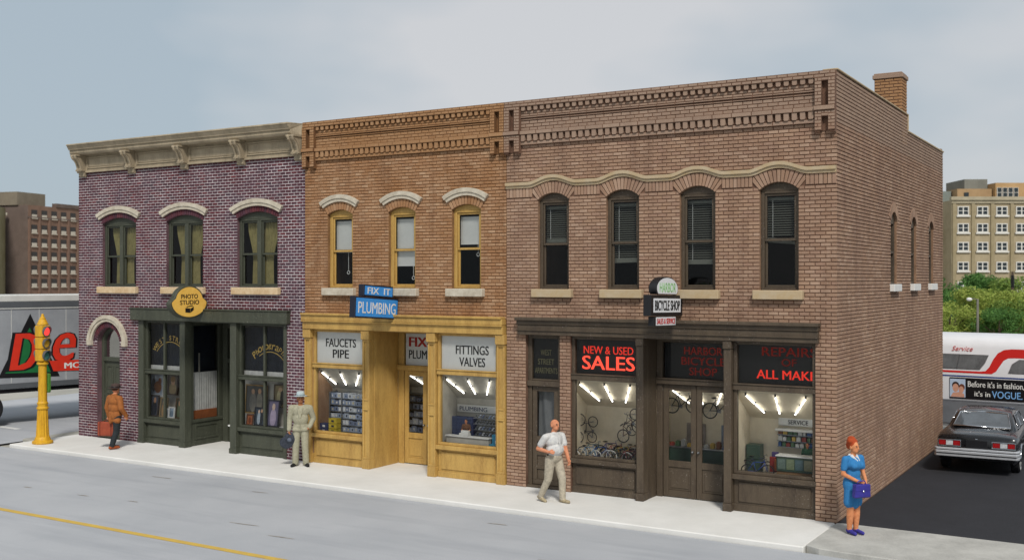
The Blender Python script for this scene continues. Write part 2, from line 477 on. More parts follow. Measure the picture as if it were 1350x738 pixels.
def brick_geo(mb, F, a, b, za, zb, d, t=0.014, c=0.005, jit=0.0):
    e = d + jit
    v = [F(a, d - t, za), F(b, d - t, za), F(b, d - t, zb), F(a, d - t, zb), F(a + c, e, za + c), F(b - c, e, za + c), F(b - c, e, zb - c), F(a + c, e, zb - c)]
    mb.add(v, [(4, 5, 6, 7), (0, 1, 5, 4), (1, 2, 6, 5), (2, 3, 7, 6), (3, 0, 4, 7)])

def lay(parent, items, mat, single, single_name='brick', rest_name='brickwork'):
    """items: list of (F, a, b, za, zb, d); single: sort key (largest in the picture first)"""
    rj = random.Random(11)
    order = sorted(range(len(items)), key=lambda i: single(items[i]), reverse=True)
    cache = {}
    chosen = set(order[:300])
    rest = MB()
    for i, (F, a, b, za, zb, d) in enumerate(items):
        if i in chosen:
            k = (F is SID, round(b - a, 3), round(zb - za, 3))
            if k not in cache:
                g = MB(); brick_geo(g, F, 0, b - a, 0, zb - za, 0.0)
                me = bpy.data.meshes.new(single_name); me.from_pydata(g.v, [], g.f); me.materials.append(mat); me.update()
                cache[k] = me
            link_mesh(single_name, cache[k], parent, F(a, d + rj.uniform(-0.003, 0.002), za))
        else:
            brick_geo(rest, F, a, b, za, zb, d, jit=rj.uniform(-0.003, 0.002))
    return rest.build(rest_name, mat, parent, kind='stuff')

def rect_ex(l, r, b, t): return lambda z: (l, r) if b < z < t else None
def circ_ex(cx, cz, R, zmin, zmax=99):
    def f(z):
        if z < zmin or z > zmax or abs(z - cz) >= R: return None
        w = math.sqrt(R * R - (z - cz) ** 2); return (cx - w, cx + w)
    return f

def ring_ex(l, r, zs, zc, rout):
    """courses stop where the brick arch begins: radial ends, then the outer circle"""
    cx, cz, R, a = arch_geo(l, r, zs, zc)
    def f(z):
        if z < cz + R * math.cos(a): return None
        w = 0.0
        for i in range(121):
            t = a * i / 120
            r1 = rout(t)
            if cz + R * math.cos(t) <= z <= cz + r1 * math.cos(t): w = max(w, min(r1, (z - cz) / max(1e-3, math.cos(t))) * math.sin(t))
        h = max(0.0, R * R - (z - cz) ** 2)
        w = max(w, math.sqrt(h) if z > zs else 0)
        return (cx - w, cx + w) if w > 0 else None
    return f

def arch_geo(l, r, zs, zc):
    h = zc - zs; w = (r - l) / 2; R = (w * w + h * h) / (2 * h); a = math.asin(min(1, w / R))
    if h > w + 1e-6: a = PI - a
    return (l + r) / 2, zc - R, R, a

def voussoirs(parent, mat, l, r, zs, zc, n, rout, d, joined=None, gap=0.012):
    cx, cz, R, a = arch_geo(l, r, zs, zc)
    for i in range(n):
        t0 = -a + 2 * a * i / n; t1 = -a + 2 * a * (i + 1) / n
        g = gap / 2 / R
        t0 += g; t1 -= g
        r0 = rout(t0); r1 = rout(t1)
        pts = [(cx + R * math.sin(t0), -d, cz + R * math.cos(t0)), (cx + R * math.sin(t1), -d, cz + R * math.cos(t1)),
               (cx + r1 * math.sin(t1), -d, cz + r1 * math.cos(t1)), (cx + r0 * math.sin(t0), -d, cz + r0 * math.cos(t0))]
        mb = joined or MB()
        mb.prism(pts, (0, d + 0.03, 0))
        if joined is None: mb.build('voussoir', mat, parent, bevel=0.005)

# ------------------------------------------------------------------ windows
def sash_rect(mb, l, r, b, t, y0, y1, w):
    mb.box(l, r, y0, y1, b, b + w); mb.box(l, r, y0, y1, t - w, t)
    mb.box(l, l + w, y0, y1, b + w, t - w); mb.box(r - w, r, y0, y1, b + w, t - w)

def hung_window(parent, l, r, b, zs, zc, mid, mframe, mglass, msill, y=0.09, jamb=0.075, pair=False, sill_d=0.13, sill_h=0.19):
    """arched double-hung window: window > sash, pane, sill"""
    mb = MB()
    A = arc_pts(l, r, zs, zc)
    head = zs - 0.02
    mb.prism([(x, y, z) for x, z in A] + [(r, y, head), (l, y, head)] if zc > zs + 1e-4 else [(l, y, zs), (r, y, zs), (r, y, zs - 0.06), (l, y, zs - 0.06)], (0, 0.1, 0))
    mb.box(l, l + jamb, y, y + 0.12, b, head); mb.box(r - jamb, r, y, y + 0.12, b, head)
    mb.box(l + jamb, r - jamb, y, y + 0.12, b, b + 0.05); mb.box(l + jamb, r - jamb, y, y + 0.12, head - 0.05, head)
    spans = [(l + jamb, r - jamb)]
    if pair:
        c = (l + r) / 2; mb.box(c - 0.07, c + 0.07, y - 0.01, y + 0.12, b + 0.05, head - 0.05)
        spans = [(l + jamb, c - 0.07), (c + 0.07, r - jamb)]
    w = mb.build('window', mframe, parent, bevel=0.008)
    for (p, q) in spans:
        s = MB(); sash_rect(s, p + 0.002, q - 0.002, mid - 0.03, head - 0.052, y + 0.03, y + 0.065, 0.045); s.build('sash', mframe, w, bevel=0.005)
        s = MB(); sash_rect(s, p + 0.002, q - 0.002, b + 0.052, mid + 0.03, y + 0.07, y + 0.105, 0.045); s.build('sash', mframe, w, bevel=0.005)
        for (z0, z1, yy) in ((mid, head - 0.09, y + 0.047), (b + 0.09, mid, y + 0.088)):
            MB().quad((p + 0.03, yy, z0), (q - 0.03, yy, z0), (q - 0.03, yy, z1), (p + 0.03, yy, z1)).build('pane', mglass, w)
    sill = MB().box(l - 0.11, r + 0.11, -sill_d, y + 0.02, b - sill_h, b - 0.004)
    sill.build('sill', msill, w, bevel=0.012)
    return w

def shell(root, x0, x1, y1, z_roof, m_wall, mort, floor2=3.72, left=True, right=True, yb=0.30):
    """inside faces, back wall, roof, first floor: keeps the daylight out as the real walls do"""
    mb = MB()
    mb.box(x0 + 0.25, x1 - 0.25, yb, y1 - 0.2, floor2, floor2 + 0.16)
    mb.box(x0 + 0.25, x1 - 0.25, 1.6, y1 - 0.2, -0.1, 0.02)
    mb.build('floor_slab', M['inside'], root)
    rf = MB().box(x0 + 0.02, x1 - 0.02, 0.10, y1 - 0.02, z_roof - 0.2, z_roof); rf.build('roof', M['roofing'], root)
    bk = MB().box(x0 + 0.01, x1 - 0.01, y1 - 0.2, y1, -0.2, z_roof + 0.35); bk.build('rear_wall', m_wall, root)
    if left: MB().box(x0 + 0.003, x0 + 0.24, 0.03, y1 - 0.21, -0.2, z_roof + 0.35).build('side_wall', m_wall, root)
    if right: MB().box(x1 - 0.24, x1 - 0.003, 0.03, y1 - 0.21, -0.2, z_roof + 0.35).build('side_wall', m_wall, root)
    # partition that keeps each upper room dark
    MB().box(x0 + 0.25, x1 - 0.25, 3.2, 3.3, floor2 + 0.165, z_roof - 0.21).build('partition', M['inside'], root)
# =================================================================== first building: maroon brick photo studio
A0, A1 = -22.70, -13.625
bA = thing('photo_studio_building', 'maroon brick building with white mortar, putty cornice and dark green photo studio front', 'building', ((A0 + A1) / 2, 0, 0))
WA = [(-21.61, -20.13), (-18.85, -17.37), (-16.06, -14.58)]
mb = MB()
wall_core(mb, FAC, A0, A1, 3.66, 8.72, [(l, r, 4.50, 6.36, 6.53) for l, r in WA], -0.010, 0.26)
wall_core(mb, FAC, A0, -20.0, -0.1, 3.66, [(-21.86, -20.84, 0.0, 2.88, 3.30)], -0.010, 0.26)
wall_core(mb, FAC, -14.25, A1, -0.1, 3.66, [], -0.010, 0.26)
mb.quad((-20.0, 0.01, -0.1), (-20.0, 0.3, -0.1), (-20.0, 0.3, 3.66), (-20.0, 0.01, 3.66))
mb.quad((-14.25, 0.3, -0.1), (-14.25, 0.01, -0.1), (-14.25, 0.01, 3.66), (-14.25, 0.3, 3.66))
wallA = mb.build('wall', [M['mortar_a'], M['rev_a']], bA)
ex = [rect_ex(l, r, 4.28, 6.36) for l, r in WA]
for l, r in WA:
    cx, cz, R, a = arch_geo(l, r, 6.36, 6.53)
    ex.append(ring_ex(l, r, 6.36, 6.53, lambda t, R=R: R + 0.15))
ex.append(rect_ex(-21.86, -20.84, -1, 2.88))
dcx, dcz, dR, da = arch_geo(-21.86, -20.84, 2.88, 3.30)
ex.append(ring_ex(-21.86, -20.84, 2.88, 3.30, lambda t: dR + 0.16))
ex.append(rect_ex(-20.0, -14.25, -1, 3.66))
items = [(FAC, a, b, za, zb, 0.004) for (a, b, za, zb) in courses(A0, A1, 0.0, 7.94, 0.0795, 0.20, 0.024, 0.022, ex, A0)]
lay(wallA, items, M['brick_a'], lambda t: (t[2] - t[1] > 0.15) * 100 + t[2] + (t[3] > 3.9) * 1.5)
j = MB()
for l, r in WA:
    cx, cz, R, a = arch_geo(l, r, 6.36, 6.53)
    voussoirs(None, None, l, r, 6.36, 6.53, 18, lambda t, R=R: R + 0.15, 0.008, joined=j, gap=0.014)
voussoirs(None, None, -21.86, -20.84, 2.88, 3.30, 20, lambda t: dR + 0.16, 0.008, joined=j, gap=0.014)
j.build('arch_bricks', M['brick_a'], wallA, kind='stuff')

def hood(parent, cx, cz, r0, r1, a, d, mat, legs=0):
    mb = MB()
    ring_arc(cx, cz, r0, r0 + (r1 - r0) * 0.45, -a, a, 18, -d * 0.7, 0.0, mb)
    ring_arc(cx, cz, r0 + (r1 - r0) * 0.45, r1, -a * 1.03, a * 1.03, 18, -d, 0.0, mb)
    if legs:
        for s in (-1, 1):
            x0 = cx + s * r0 * math.sin(a); x1 = cx + s * r1 * math.sin(a)
            z = cz + r0 * math.cos(a)
            mb.box(x0, x1, -d * 0.95, 0, z - legs, z + 0.01)
    return mb.build('hood_mould', mat, parent, smooth='auto')

curt = M_plain('tan_curtain', '#948a5a', 0.9, 0.25, 6, 0.1, alt='#766d45')
def drape(parent, l, r, b, t, y, mat, shrink=0.5, side=-1, folds=5, name='curtain'):
    """pleated drape gathered towards one side at mid height"""
    mb = MB(); nz = 14; nx = 28; V = []
    for i in range(nz + 1):
        f = i / nz; z = t + (b - t) * f
        k = 1 - shrink * (math.sin(min(1, f / 0.62) * PI / 2) ** 2) if f < 0.62 else (1 - shrink) + 0.12 * (f - 0.62)
        wv = (r - l) * k
        for j_ in range(nx + 1):
            g = j_ / nx
            x = (l + wv * g) if side < 0 else (r - wv * (1 - g))
            V.append((x, y + 0.025 * math.sin(g * folds * 2 * PI + 0.4 * math.sin(f * 5)), z))
    F_ = []
    for i in range(nz):
        for j_ in range(nx):
            a = i * (nx + 1) + j_
            F_.append((a, a + 1, a + nx + 2, a + nx + 1))
    mb.add(V, F_)
    return mb.build(name, mat, parent, smooth=True)

for (l, r) in WA:
    w = hung_window(bA, l, r, 4.50, 6.36, 6.53, 5.40, M['green'], M['glass_up'], M['stone_a'], pair=True)
    cx, cz, R, a = arch_geo(l, r, 6.36, 6.53)
    hood(w, cx, cz, R + 0.155, R + 0.345, 0.475, 0.085, M['stone_w'])
    c = (l + r) / 2
    drape(bA, l + 0.16, c - 0.14, 4.56, 6.24, 0.25, curt, 0.45, 1)
    drape(bA, c + 0.02, r - 0.14, 4.56, 6.24, 0.25, curt, 0.40, -1)

# cornice
prof = [(0.0, 8.75), (0.46, 8.75), (0.47, 8.715), (0.44, 8.70), (0.43, 8.665), (0.39, 8.61), (0.385, 8.585), (0.34, 8.575), (0.345, 8.50), (0.33, 8.475), (0.30, 8.44), (0.08, 8.44), (0.08, 8.42), (0.055, 8.42), (0.055, 7.97), (0.085, 7.965), (0.085, 7.92), (0.0, 7.92)]
mb = MB(); xl, xr = A0 + 0.03, A1 - 0.01
for (d0, z0), (d1, z1) in zip(prof, prof[1:]):
    mb.quad((xl, -d1, z1), (xr - 0.18 * (d1 > 0.2) * 1, -d1, z1), (xr - 0.18 * (d0 > 0.2), -d0, z0), (xl, -d0, z0))
mb.poly([(xl, -d, z) for d, z in prof]); mb.poly([(xr - 0.18 * (d > 0.2), -d, z) for d, z in reversed(prof)])
corn = mb.build('cornice', M['cornice'], bA)
bx = [-22.42, -20.22, -18.03, -15.83, -13.77]
for p, q in zip(bx, bx[1:]):
    mb = MB(); l, r = p + 0.2, q - 0.2
    sash_rect(mb, l, r, 8.03, 8.38, -0.085, -0.05, 0.03)
    sash_rect(mb, l + 0.05, r - 0.05, 8.08, 8.33, -0.07, -0.05, 0.02)
    mb.build('frieze_panel', M['cornice'], corn, bevel=0.008)
bprof = [(d * 1.22, z) for d, z in [(0.02, 8.43), (0.30, 8.43), (0.315, 8.38), (0.30, 8.33), (0.25, 8.29), (0.20, 8.22), (0.165, 8.12), (0.15, 8.05), (0.165, 8.00), (0.15, 7.95), (0.10, 7.92), (0.09, 7.86), (0.10, 7.82), (0.06, 7.79), (0.02, 7.79)]]
me0 = None
for x in bx:
    if me0 is None:
        mb = MB(); mb.prism([(-0.12, -d, z - 7.79) for d, z in bprof], (0.24, 0, 0))
        for xx in (-0.075, 0.075):      # raised ribs on the front of the scroll
            mb.tube([(xx, -d - 0.012, z - 7.79) for d, z in bprof[1:10]], 0.034, 6)
        mb.box(-0.15, 0.15, -0.40, -0.03, 0.60, 0.648)
        mb.box(-0.14, 0.14, -0.225, -0.03, 0.17, 0.205)
        o = mb.build('bracket', M['cornice'], corn, bevel=0.006, origin=(0, 0, 0)); me0 = o.data
        o.location = Vector((x, 0, 7.79)) - wl(corn); WL[o.name] = Vector((x, 0, 7.79))
    else:
        o = link_mesh('bracket', me0, corn, (x, 0, 7.79))

# arched street door
mb = MB()
A = arc_pts(-21.86, -20.84, 2.88, 3.30)
yD = 0.17
mb.box(-21.86, -21.76, yD, yD + 0.1, 0.1, 2.88); mb.box(-20.94, -20.84, yD, yD + 0.1, 0.1, 2.88)
ring_arc(dcx, dcz, dR - 0.09, dR, -da, da, 18, yD, yD + 0.1, mb)
mb.box(-21.76, -20.94, yD - 0.02, yD + 0.1, 2.28, 2.40); mb.box(-21.86, -20.84, yD - 0.06, yD + 0.1, 0.0, 0.1)
dr = mb.build('door', M['green'], bA, bevel=0.008)
mb = MB(); mb.box(-21.76, -20.94, yD + 0.045, yD + 0.085, 0.1, 2.28)
mb.build('door_leaf', M['green'], dr)
for (pl, pr_) in ((-21.68, -21.39), (-21.31, -21.02)):
    for (z0, z1) in ((0.25, 0.72), (0.82, 1.35), (1.45, 2.15)):
        g = MB(); sash_rect(g, pl, pr_, z0, z1, yD + 0.025, yD + 0.045, 0.04); g.box(pl + 0.06, pr_ - 0.06, yD + 0.03, yD + 0.046, z0 + 0.06, z1 - 0.06); g.build('door_panel', M['green'], dr, bevel=0.006)
MB().ell((-21.03, yD + 0.0, 1.08), (0.03, 0.03, 0.03)).build('door_handle', M['steel'], dr, smooth=True)
MB().poly([(x, yD + 0.06, z) for x, z in arc_pts(-21.80, -20.90, 2.86, 3.22)] + [(-20.92, yD + 0.06, 2.40), (-21.78, yD + 0.06, 2.40)]).build('pane', M['glass_up'], dr)
MB().box(-21.9, -20.8, 0.62, 0.66, 0.05, 3.4).build('lobby_partition', M['inside'], bA)
hood(dr, dcx, dcz, dR + 0.17, dR + 0.36, da * 1.02, 0.10, M['stone_w'], legs=0.14)

# shop front
GR = M['green']
def bx_part(name, mat, parent, *bs, bevel=0.008, **k):
    mb = MB()
    for b in bs: mb.box(*b)
    return mb.build(name, mat, parent, bevel=bevel, **k)
lint = bx_part('lintel', GR, bA, (-20.22, -16.84, -0.14, 0.3, 3.545, 3.86))
bx_part('lintel', GR, bA, (-16.835, -14.13, -0.14, 0.3, 3.545, 3.86))
bx_part('lintel_cap', GR, bA, (-20.24, -14.11, -0.165, 0.05, 3.862, 3.90))
bx_part('post', GR, bA, (-20.0, -19.78, -0.03, 0.25, 0, 3.545), (-20.02, -19.76, -0.05, 0.2, 0, 0.12))
bx_part('post', GR, bA, (-18.24, -18.03, -0.06, 0.2, 0, 3.545), (-18.26, -18.01, -0.08, 0.18, 0, 0.14))
bx_part('post', GR, bA, (-16.27, -16.04, -0.06, 0.2, 0, 3.545), (-16.29, -16.02, -0.08, 0.18, 0, 0.14))
bx_part('post', GR, bA, (-14.36, -14.25, -0.02, 0.25, 0, 3.545))

def shop_bay(parent, x0, x1, y, mat, mglass, sill_z, bar_z, top_z, mull=None, panel=1, bar_h=0.1, sill_d=0.08, tr_glass=True, base_h=0.14):
    """a fixed shop window: shop_window > sill, transom_bar, bulkhead, panel, pane"""
    mb = MB()
    w = 0.07
    mb.box(x0, x0 + w, y, y + 0.12, sill_z, top_z); mb.box(x1 - w, x1, y, y + 0.12, sill_z, top_z); mb.box(x0 + w, x1 - w, y, y + 0.12, top_z - w, top_z)
    mb.box(x0 + w, x1 - w, y, y + 0.12, sill_z, sill_z + 0.06)
    o = mb.build('shop_window', mat, parent, bevel=0.008)
    bx_part('transom_bar', mat, o, (x0 + 0.001, x1 - 0.001, y - 0.045, y + 0.1, bar_z - bar_h / 2, bar_z + bar_h / 2), (x0 + 0.001, x1 - 0.001, y - 0.065, y + 0.05, bar_z + bar_h / 2 + 0.001, bar_z + bar_h / 2 + 0.03))
    bx_part('sill', mat, o, (x0 - 0.02, x1 + 0.02, y - sill_d, y + 0.1, sill_z - 0.10, sill_z - 0.001))
    bx_part('bulkhead', mat, o, (x0, x1, y + 0.03, y + 0.12, 0.0, sill_z - 0.101), (x0, x1, y - 0.0, y + 0.029, 0.0, base_h))
    n = panel; ww = (x1 - x0) / n
    for i in range(n):
        g = MB(); g.box(x0 + ww * i + 0.10, x0 + ww * (i + 1) - 0.10, y + 0.005, y + 0.031, base_h + 0.05, sill_z - 0.16); g.build('panel', mat, o, bevel=0.012)
    xs = [x0 + w] + ([mull] if mull else []) + [x1 - w]
    if mull:
        bx_part('mullion', mat, o, (mull - 0.03, mull + 0.03, y + 0.005, y + 0.1, sill_z + 0.06, bar_z - bar_h / 2 - 0.001), (mull - 0.03, mull + 0.03, y + 0.005, y + 0.1, bar_z + bar_h / 2 + 0.031, top_z - w))
    for p, q in zip(xs, xs[1:]):
        for (z0, z1) in ((sill_z + 0.05, bar_z - bar_h / 2 + 0.01), (bar_z + bar_h / 2, top_z - w + 0.01)):
            MB().quad((p - 0.01, y + 0.06, z0), (q + 0.01, y + 0.06, z0), (q + 0.01, y + 0.06, z1), (p - 0.01, y + 0.06, z1)).build('pane', mglass, o)
    return o
shop_bay(bA, -19.78, -18.24, 0.06, GR, M['glass'], 0.70, 2.06, 3.545, mull=-19.02)
shop_bay(bA, -16.04, -14.36, 0.06, GR, M['glass'], 0.72, 2.06, 3.545, mull=-15.13)
# recessed entrance: side window with a net curtain and a door behind
rec = MB(); X = -18.08
rec.box(X - 0.1, X, 0.2, 0.32, 0, 3.545); rec.box(X - 0.1, X, 1.27, 1.40, 0, 3.545)
rec.box(X - 0.1, X, 0.32, 1.27, 0, 0.66); rec.box(X - 0.1, X + 0.03, 0.2, 1.40, 0.661, 0.74)
rec.box(X - 0.1, X, 0.32, 1.27, 3.40, 3.545)
o = rec.build('side_window', GR, bA, bevel=0.006)
MB().quad((X - 0.05, 0.32, 0.74), (X - 0.05, 1.27, 0.74), (X - 0.05, 1.27, 3.40), (X - 0.05, 0.32, 3.40)).build('pane', M['glass'], o)
g = MB(); sash_rect(g, 0.36, 1.23, 0.18, 0.60, 0, 0.02, 0.05); g.v = [(X + v[1], v[0], v[2]) for v in g.v]; g.build('panel', GR, o)
X2 = -16.15
rec = MB(); rec.box(X2, X2 + 0.1, 0.2, 1.40, 0, 0.7); rec.box(X2, X2 + 0.1, 0.2, 0.3, 0.701, 3.545); rec.box(X2, X2 + 0.1, 1.3, 1.4, 0.701, 3.545)
rec.box(X2, X2 + 0.1, 0.301, 1.299, 3.4, 3.545)
o = rec.build('side_window', GR, bA, bevel=0.006)
MB().quad((X2 + 0.05, 0.3, 0.7), (X2 + 0.05, 1.3, 0.7), (X2 + 0.05, 1.3, 3.4), (X2 + 0.05, 0.3, 3.4)).build('pane', M['glass'], o)
dm = MB(); dm.box(X, X + 0.2, 1.40, 1.52, 0, 3.54); dm.box(X + 0.2, X2, 1.40, 1.50, 2.30, 2.42); dm.box(X2 - 0.2, X2, 1.40, 1.52, 0, 3.54); dm.box(X + 0.2, X2 - 0.2, 1.40, 1.50, 3.3, 3.54)
o = dm.build('shop_door', GR, bA, bevel=0.006)
MB().box(X + 0.21, X2 - 0.21, 1.46, 1.50, 0.02, 2.30).build('door_leaf', GR, o)
for (z0, z1) in ((0.2, 0.85), (1.0, 2.15)):
    g = MB(); sash_rect(g, X + 0.32, X2 - 0.32, z0, z1, 1.43, 1.459, 0.06); g.build('door_panel', GR, o, bevel=0.006)
MB().ell((X2 - 0.34, 1.40, 1.05), (0.03, 0.04, 0.03)).build('door_handle', M['steel'], o, smooth=True)
MB().box(X, X2, 0.2, 1.5, 3.50, 3.54).build('entrance_ceiling', GR, bA)
shell(bA, A0, A1, 11.8, 8.1, M['brick_a'], M['mortar_a'], left=True, right=False)

# display behind the windows: dark blue drapes above, net half curtains, framed portraits below
navy = M_plain('navy_drape', '#1d2430', 0.9, 0.3, 4, 0.1, alt='#141920')
net = M_plain('net_curtain', '#d6d6d2', 0.9, 0.1, 6, 0.1, alt='#b9b9b6')
for (l, r) in ((-20.4, -18.3), (-16.6, -14.4)):
    drape(bA, l, r, 2.05, 3.56, 0.40, navy, 0.0, -1, 9, name='drape')
    drape(bA, l + 0.2, r + 0.1, 2.02, 2.24, 0.24, net, 0.0, -1, 16, name='net_curtain')
    bx_part('display_shelf', M['white'], bA, (l, r, 0.19, 0.72, 0.68, 0.72), bevel=0)
    bx_part('display_back', M_plain('display_backing', '#bdb8ad', 0.9, 0.2, 3, 0), bA, (l, r, 0.72, 0.75, 0.6, 2.6), bevel=0)
    bx_part('display_ceiling', M['inside'], bA, (l, r, 0.2, 0.71, 3.42, 3.46), bevel=0)
g = MB(); nx = 40; V = []
for zz in (0.98, 2.06):
    for i in range(nx + 1): V.append((X - 0.16 + 0.02 * math.sin(i * 1.9), 0.28 + 1.05 * i / nx, zz))
g.add(V, [(i, i + 1, nx + 2 + i, nx + 1 + i) for i in range(nx)]).build('net_curtain', net, bA, smooth=True)
g = MB().box(X - 0.52, X - 0.12, 0.3, 1.3, 0.74, 0.98).build('display_plinth', M_plain('orange_wood', '#b0673c', 0.7, 0.3, 5, 0.1), bA)
g = MB(); g.box(X - 0.30, X - 0.26, 0.25, 1.35, 2.06, 3.5).build('drape', navy, bA)
MB().box(X - 1.7, X + 0.0, 1.42, 1.46, 0.0, 3.5).build('partition', M['inside'], bA)
MB().box(X2, X2 + 1.9, 1.42, 1.46, 0.0, 3.5).build('partition', M['inside'], bA)

gold = M_plain('gold_leaf', '#8f7a3f', 0.45, 0.2, 8, 0.0, alt='#6b5a2f')
t = arc_text('WEST STREET', 0.80, -0.98, 0.98, 0.13); t.xf(Matrix.Translation((-18.80, 0.108, 2.25))); t.build('lettering', gold, bA)
m = ring_arc(-18.80, 2.25, 0.675, 0.695, -0.95, 0.95, 24, 0.106, 0.11); m.build('lettering_arc', gold, bA)
t = arc_text('Photography', 0.80, -0.86, 0.86, 0.18, shear=0.15); t.xf(Matrix.Translation((-14.95, 0.108, 2.12))); t.build('lettering', gold, bA)
m = ring_arc(-14.95, 2.12, 0.655, 0.675, -0.62, 0.88, 24, 0.106, 0.11); m.build('lettering_arc', gold, bA)

# framed portraits in the display: each is a thing of its own
def framed(label, x, y, z, w, h, frame_c, bg_c, blobs, tilt=0.12):
    y = 0.24 + (y - 0.3) * 0.62; x -= (y - 0.12) * (1.15 if x < -17 else 0.97)
    t_ = thing('framed_portrait', label, 'picture', (0, 0, 0), 'framed photographs in the studio windows')
    g = MB(); sash_rect(g, -w / 2, w / 2, 0, h, -0.02, 0.02, 0.035); g.build('frame', M_plain('frame', frame_c, 0.5, 0.2, 6, 0), t_, bevel=0.004)
    g = MB(); g.quad((-w / 2 + .02, 0.0, .02), (w / 2 - .02, 0.0, .02), (w / 2 - .02, 0.0, h - .02), (-w / 2 + .02, 0.0, h - .02))
    mats = [M_plain('print', bg_c, 0.5, 0.15, 5, 0)]
    for k, (cx, cz, rx, rz, c) in enumerate(blobs):
        mats.append(M_plain('print', c, 0.5, 0.25, 8, 0))
        g.poly([(cx * w + rx * w * math.cos(2 * PI * i / 18), -0.002 - 0.001 * k, cz * h + rz * h * math.sin(2 * PI * i / 18)) for i in range(18)], k + 1)
    g.build('photograph', mats, t_)
    place(t_, (x, y, z), 0, -tilt)
framed('print of two brown dogs on white, upper left in the left studio window', -19.42, 0.75, 1.28, 0.62, 0.68, '#cfcfcb', '#b9c3cf', [(-0.2, 0.5, 0.13, 0.3, '#3a2c24'), (-0.2, 0.78, 0.05, 0.12, '#3a2c24'), (0.1, 0.42, 0.25, 0.26, '#a5682f'), (0.22, 0.66, 0.11, 0.16, '#8f5526')], 0.06)
framed('portrait of a fair haired sitter above the white ledge in the left studio window', -18.72, 0.8, 1.36, 0.42, 0.60, '#4a3a2c', '#6b5f50', [(0, 0.3, 0.34, 0.3, '#a08b63'), (0, 0.66, 0.2, 0.2, '#c79c78'), (0, 0.76, 0.24, 0.14, '#8c6b3a')], 0.06)
framed('tall dark portrait standing low at the left of the left studio window', -19.52, 0.45, 0.73, 0.34, 0.62, '#3d3229', '#47505f', [(0, 0.35, 0.3, 0.36, '#23262f'), (0, 0.76, 0.15, 0.13, '#b98c6c')])
framed('portrait with a tan figure low in the middle of the left studio window', -19.12, 0.5, 0.73, 0.32, 0.56, '#8e7a55', '#55524b', [(0, 0.36, 0.3, 0.36, '#9c7d55'), (0, 0.76, 0.17, 0.15, '#c79c78')])
framed('small pale blue print leaning low in the left studio window', -18.78, 0.4, 0.73, 0.26, 0.32, '#d8d8d4', '#93a4b4', [(0, 0.4, 0.25, 0.3, '#6d7f90')])
framed('small white mat print beside the mullion in the left studio window', -18.98, 0.34, 0.73, 0.20, 0.28, '#e2e2de', '#b8bcbf', [(0, 0.45, 0.2, 0.28, '#7b7f84')])
framed('dark figure print at right end of the left studio window', -18.48, 0.5, 0.73, 0.30, 0.58, '#5a4a39', '#3e4238', [(0, 0.35, 0.28, 0.34, '#5e6a52'), (0, 0.75, 0.15, 0.14, '#bf9372')])
framed('large gold framed group portrait in the right studio window', -15.5, 0.85, 1.02, 0.80, 0.80, '#a9823f', '#4a4740', [(-0.15, 0.4, 0.16, 0.34, '#7c786e'), (0.16, 0.42, 0.14, 0.34, '#8b8577'), (-0.15, 0.76, 0.08, 0.09, '#c79c78'), (0.16, 0.78, 0.08, 0.09, '#c79c78')], 0.06)
framed('violet toned portrait in a dark frame in the right studio window', -14.88, 0.5, 0.75, 0.42, 0.72, '#2d2b36', '#6c6580', [(0, 0.34, 0.26, 0.34, '#b9a9c2'), (0, 0.74, 0.13, 0.13, '#d6bba8')])
framed('blue wedding print in a dark frame left of the right studio window mullion', -15.36, 0.45, 0.75, 0.40, 0.50, '#24262c', '#3c4650', [(-0.1, 0.4, 0.16, 0.34, '#a9b3bd'), (0.15, 0.42, 0.13, 0.34, '#23272d'), (-0.1, 0.76, 0.08, 0.1, '#d6bba8'), (0.15, 0.8, 0.08, 0.1, '#c79c78')])
framed('small orange print in the corner of the right studio window', -15.72, 0.36, 0.75, 0.24, 0.30, '#6b3f24', '#b0673c', [(0, 0.45, 0.22, 0.3, '#7b3f22')])
framed('sepia couple portrait high at right in the right studio window', -14.6, 0.85, 1.25, 0.46, 0.62, '#5c4a2c', '#8b7a52', [(-0.12, 0.4, 0.16, 0.34, '#c7b98c'), (0.14, 0.42, 0.14, 0.34, '#3f3a2c'), (0, 0.78, 0.15, 0.1, '#d0ac84')], 0.06)
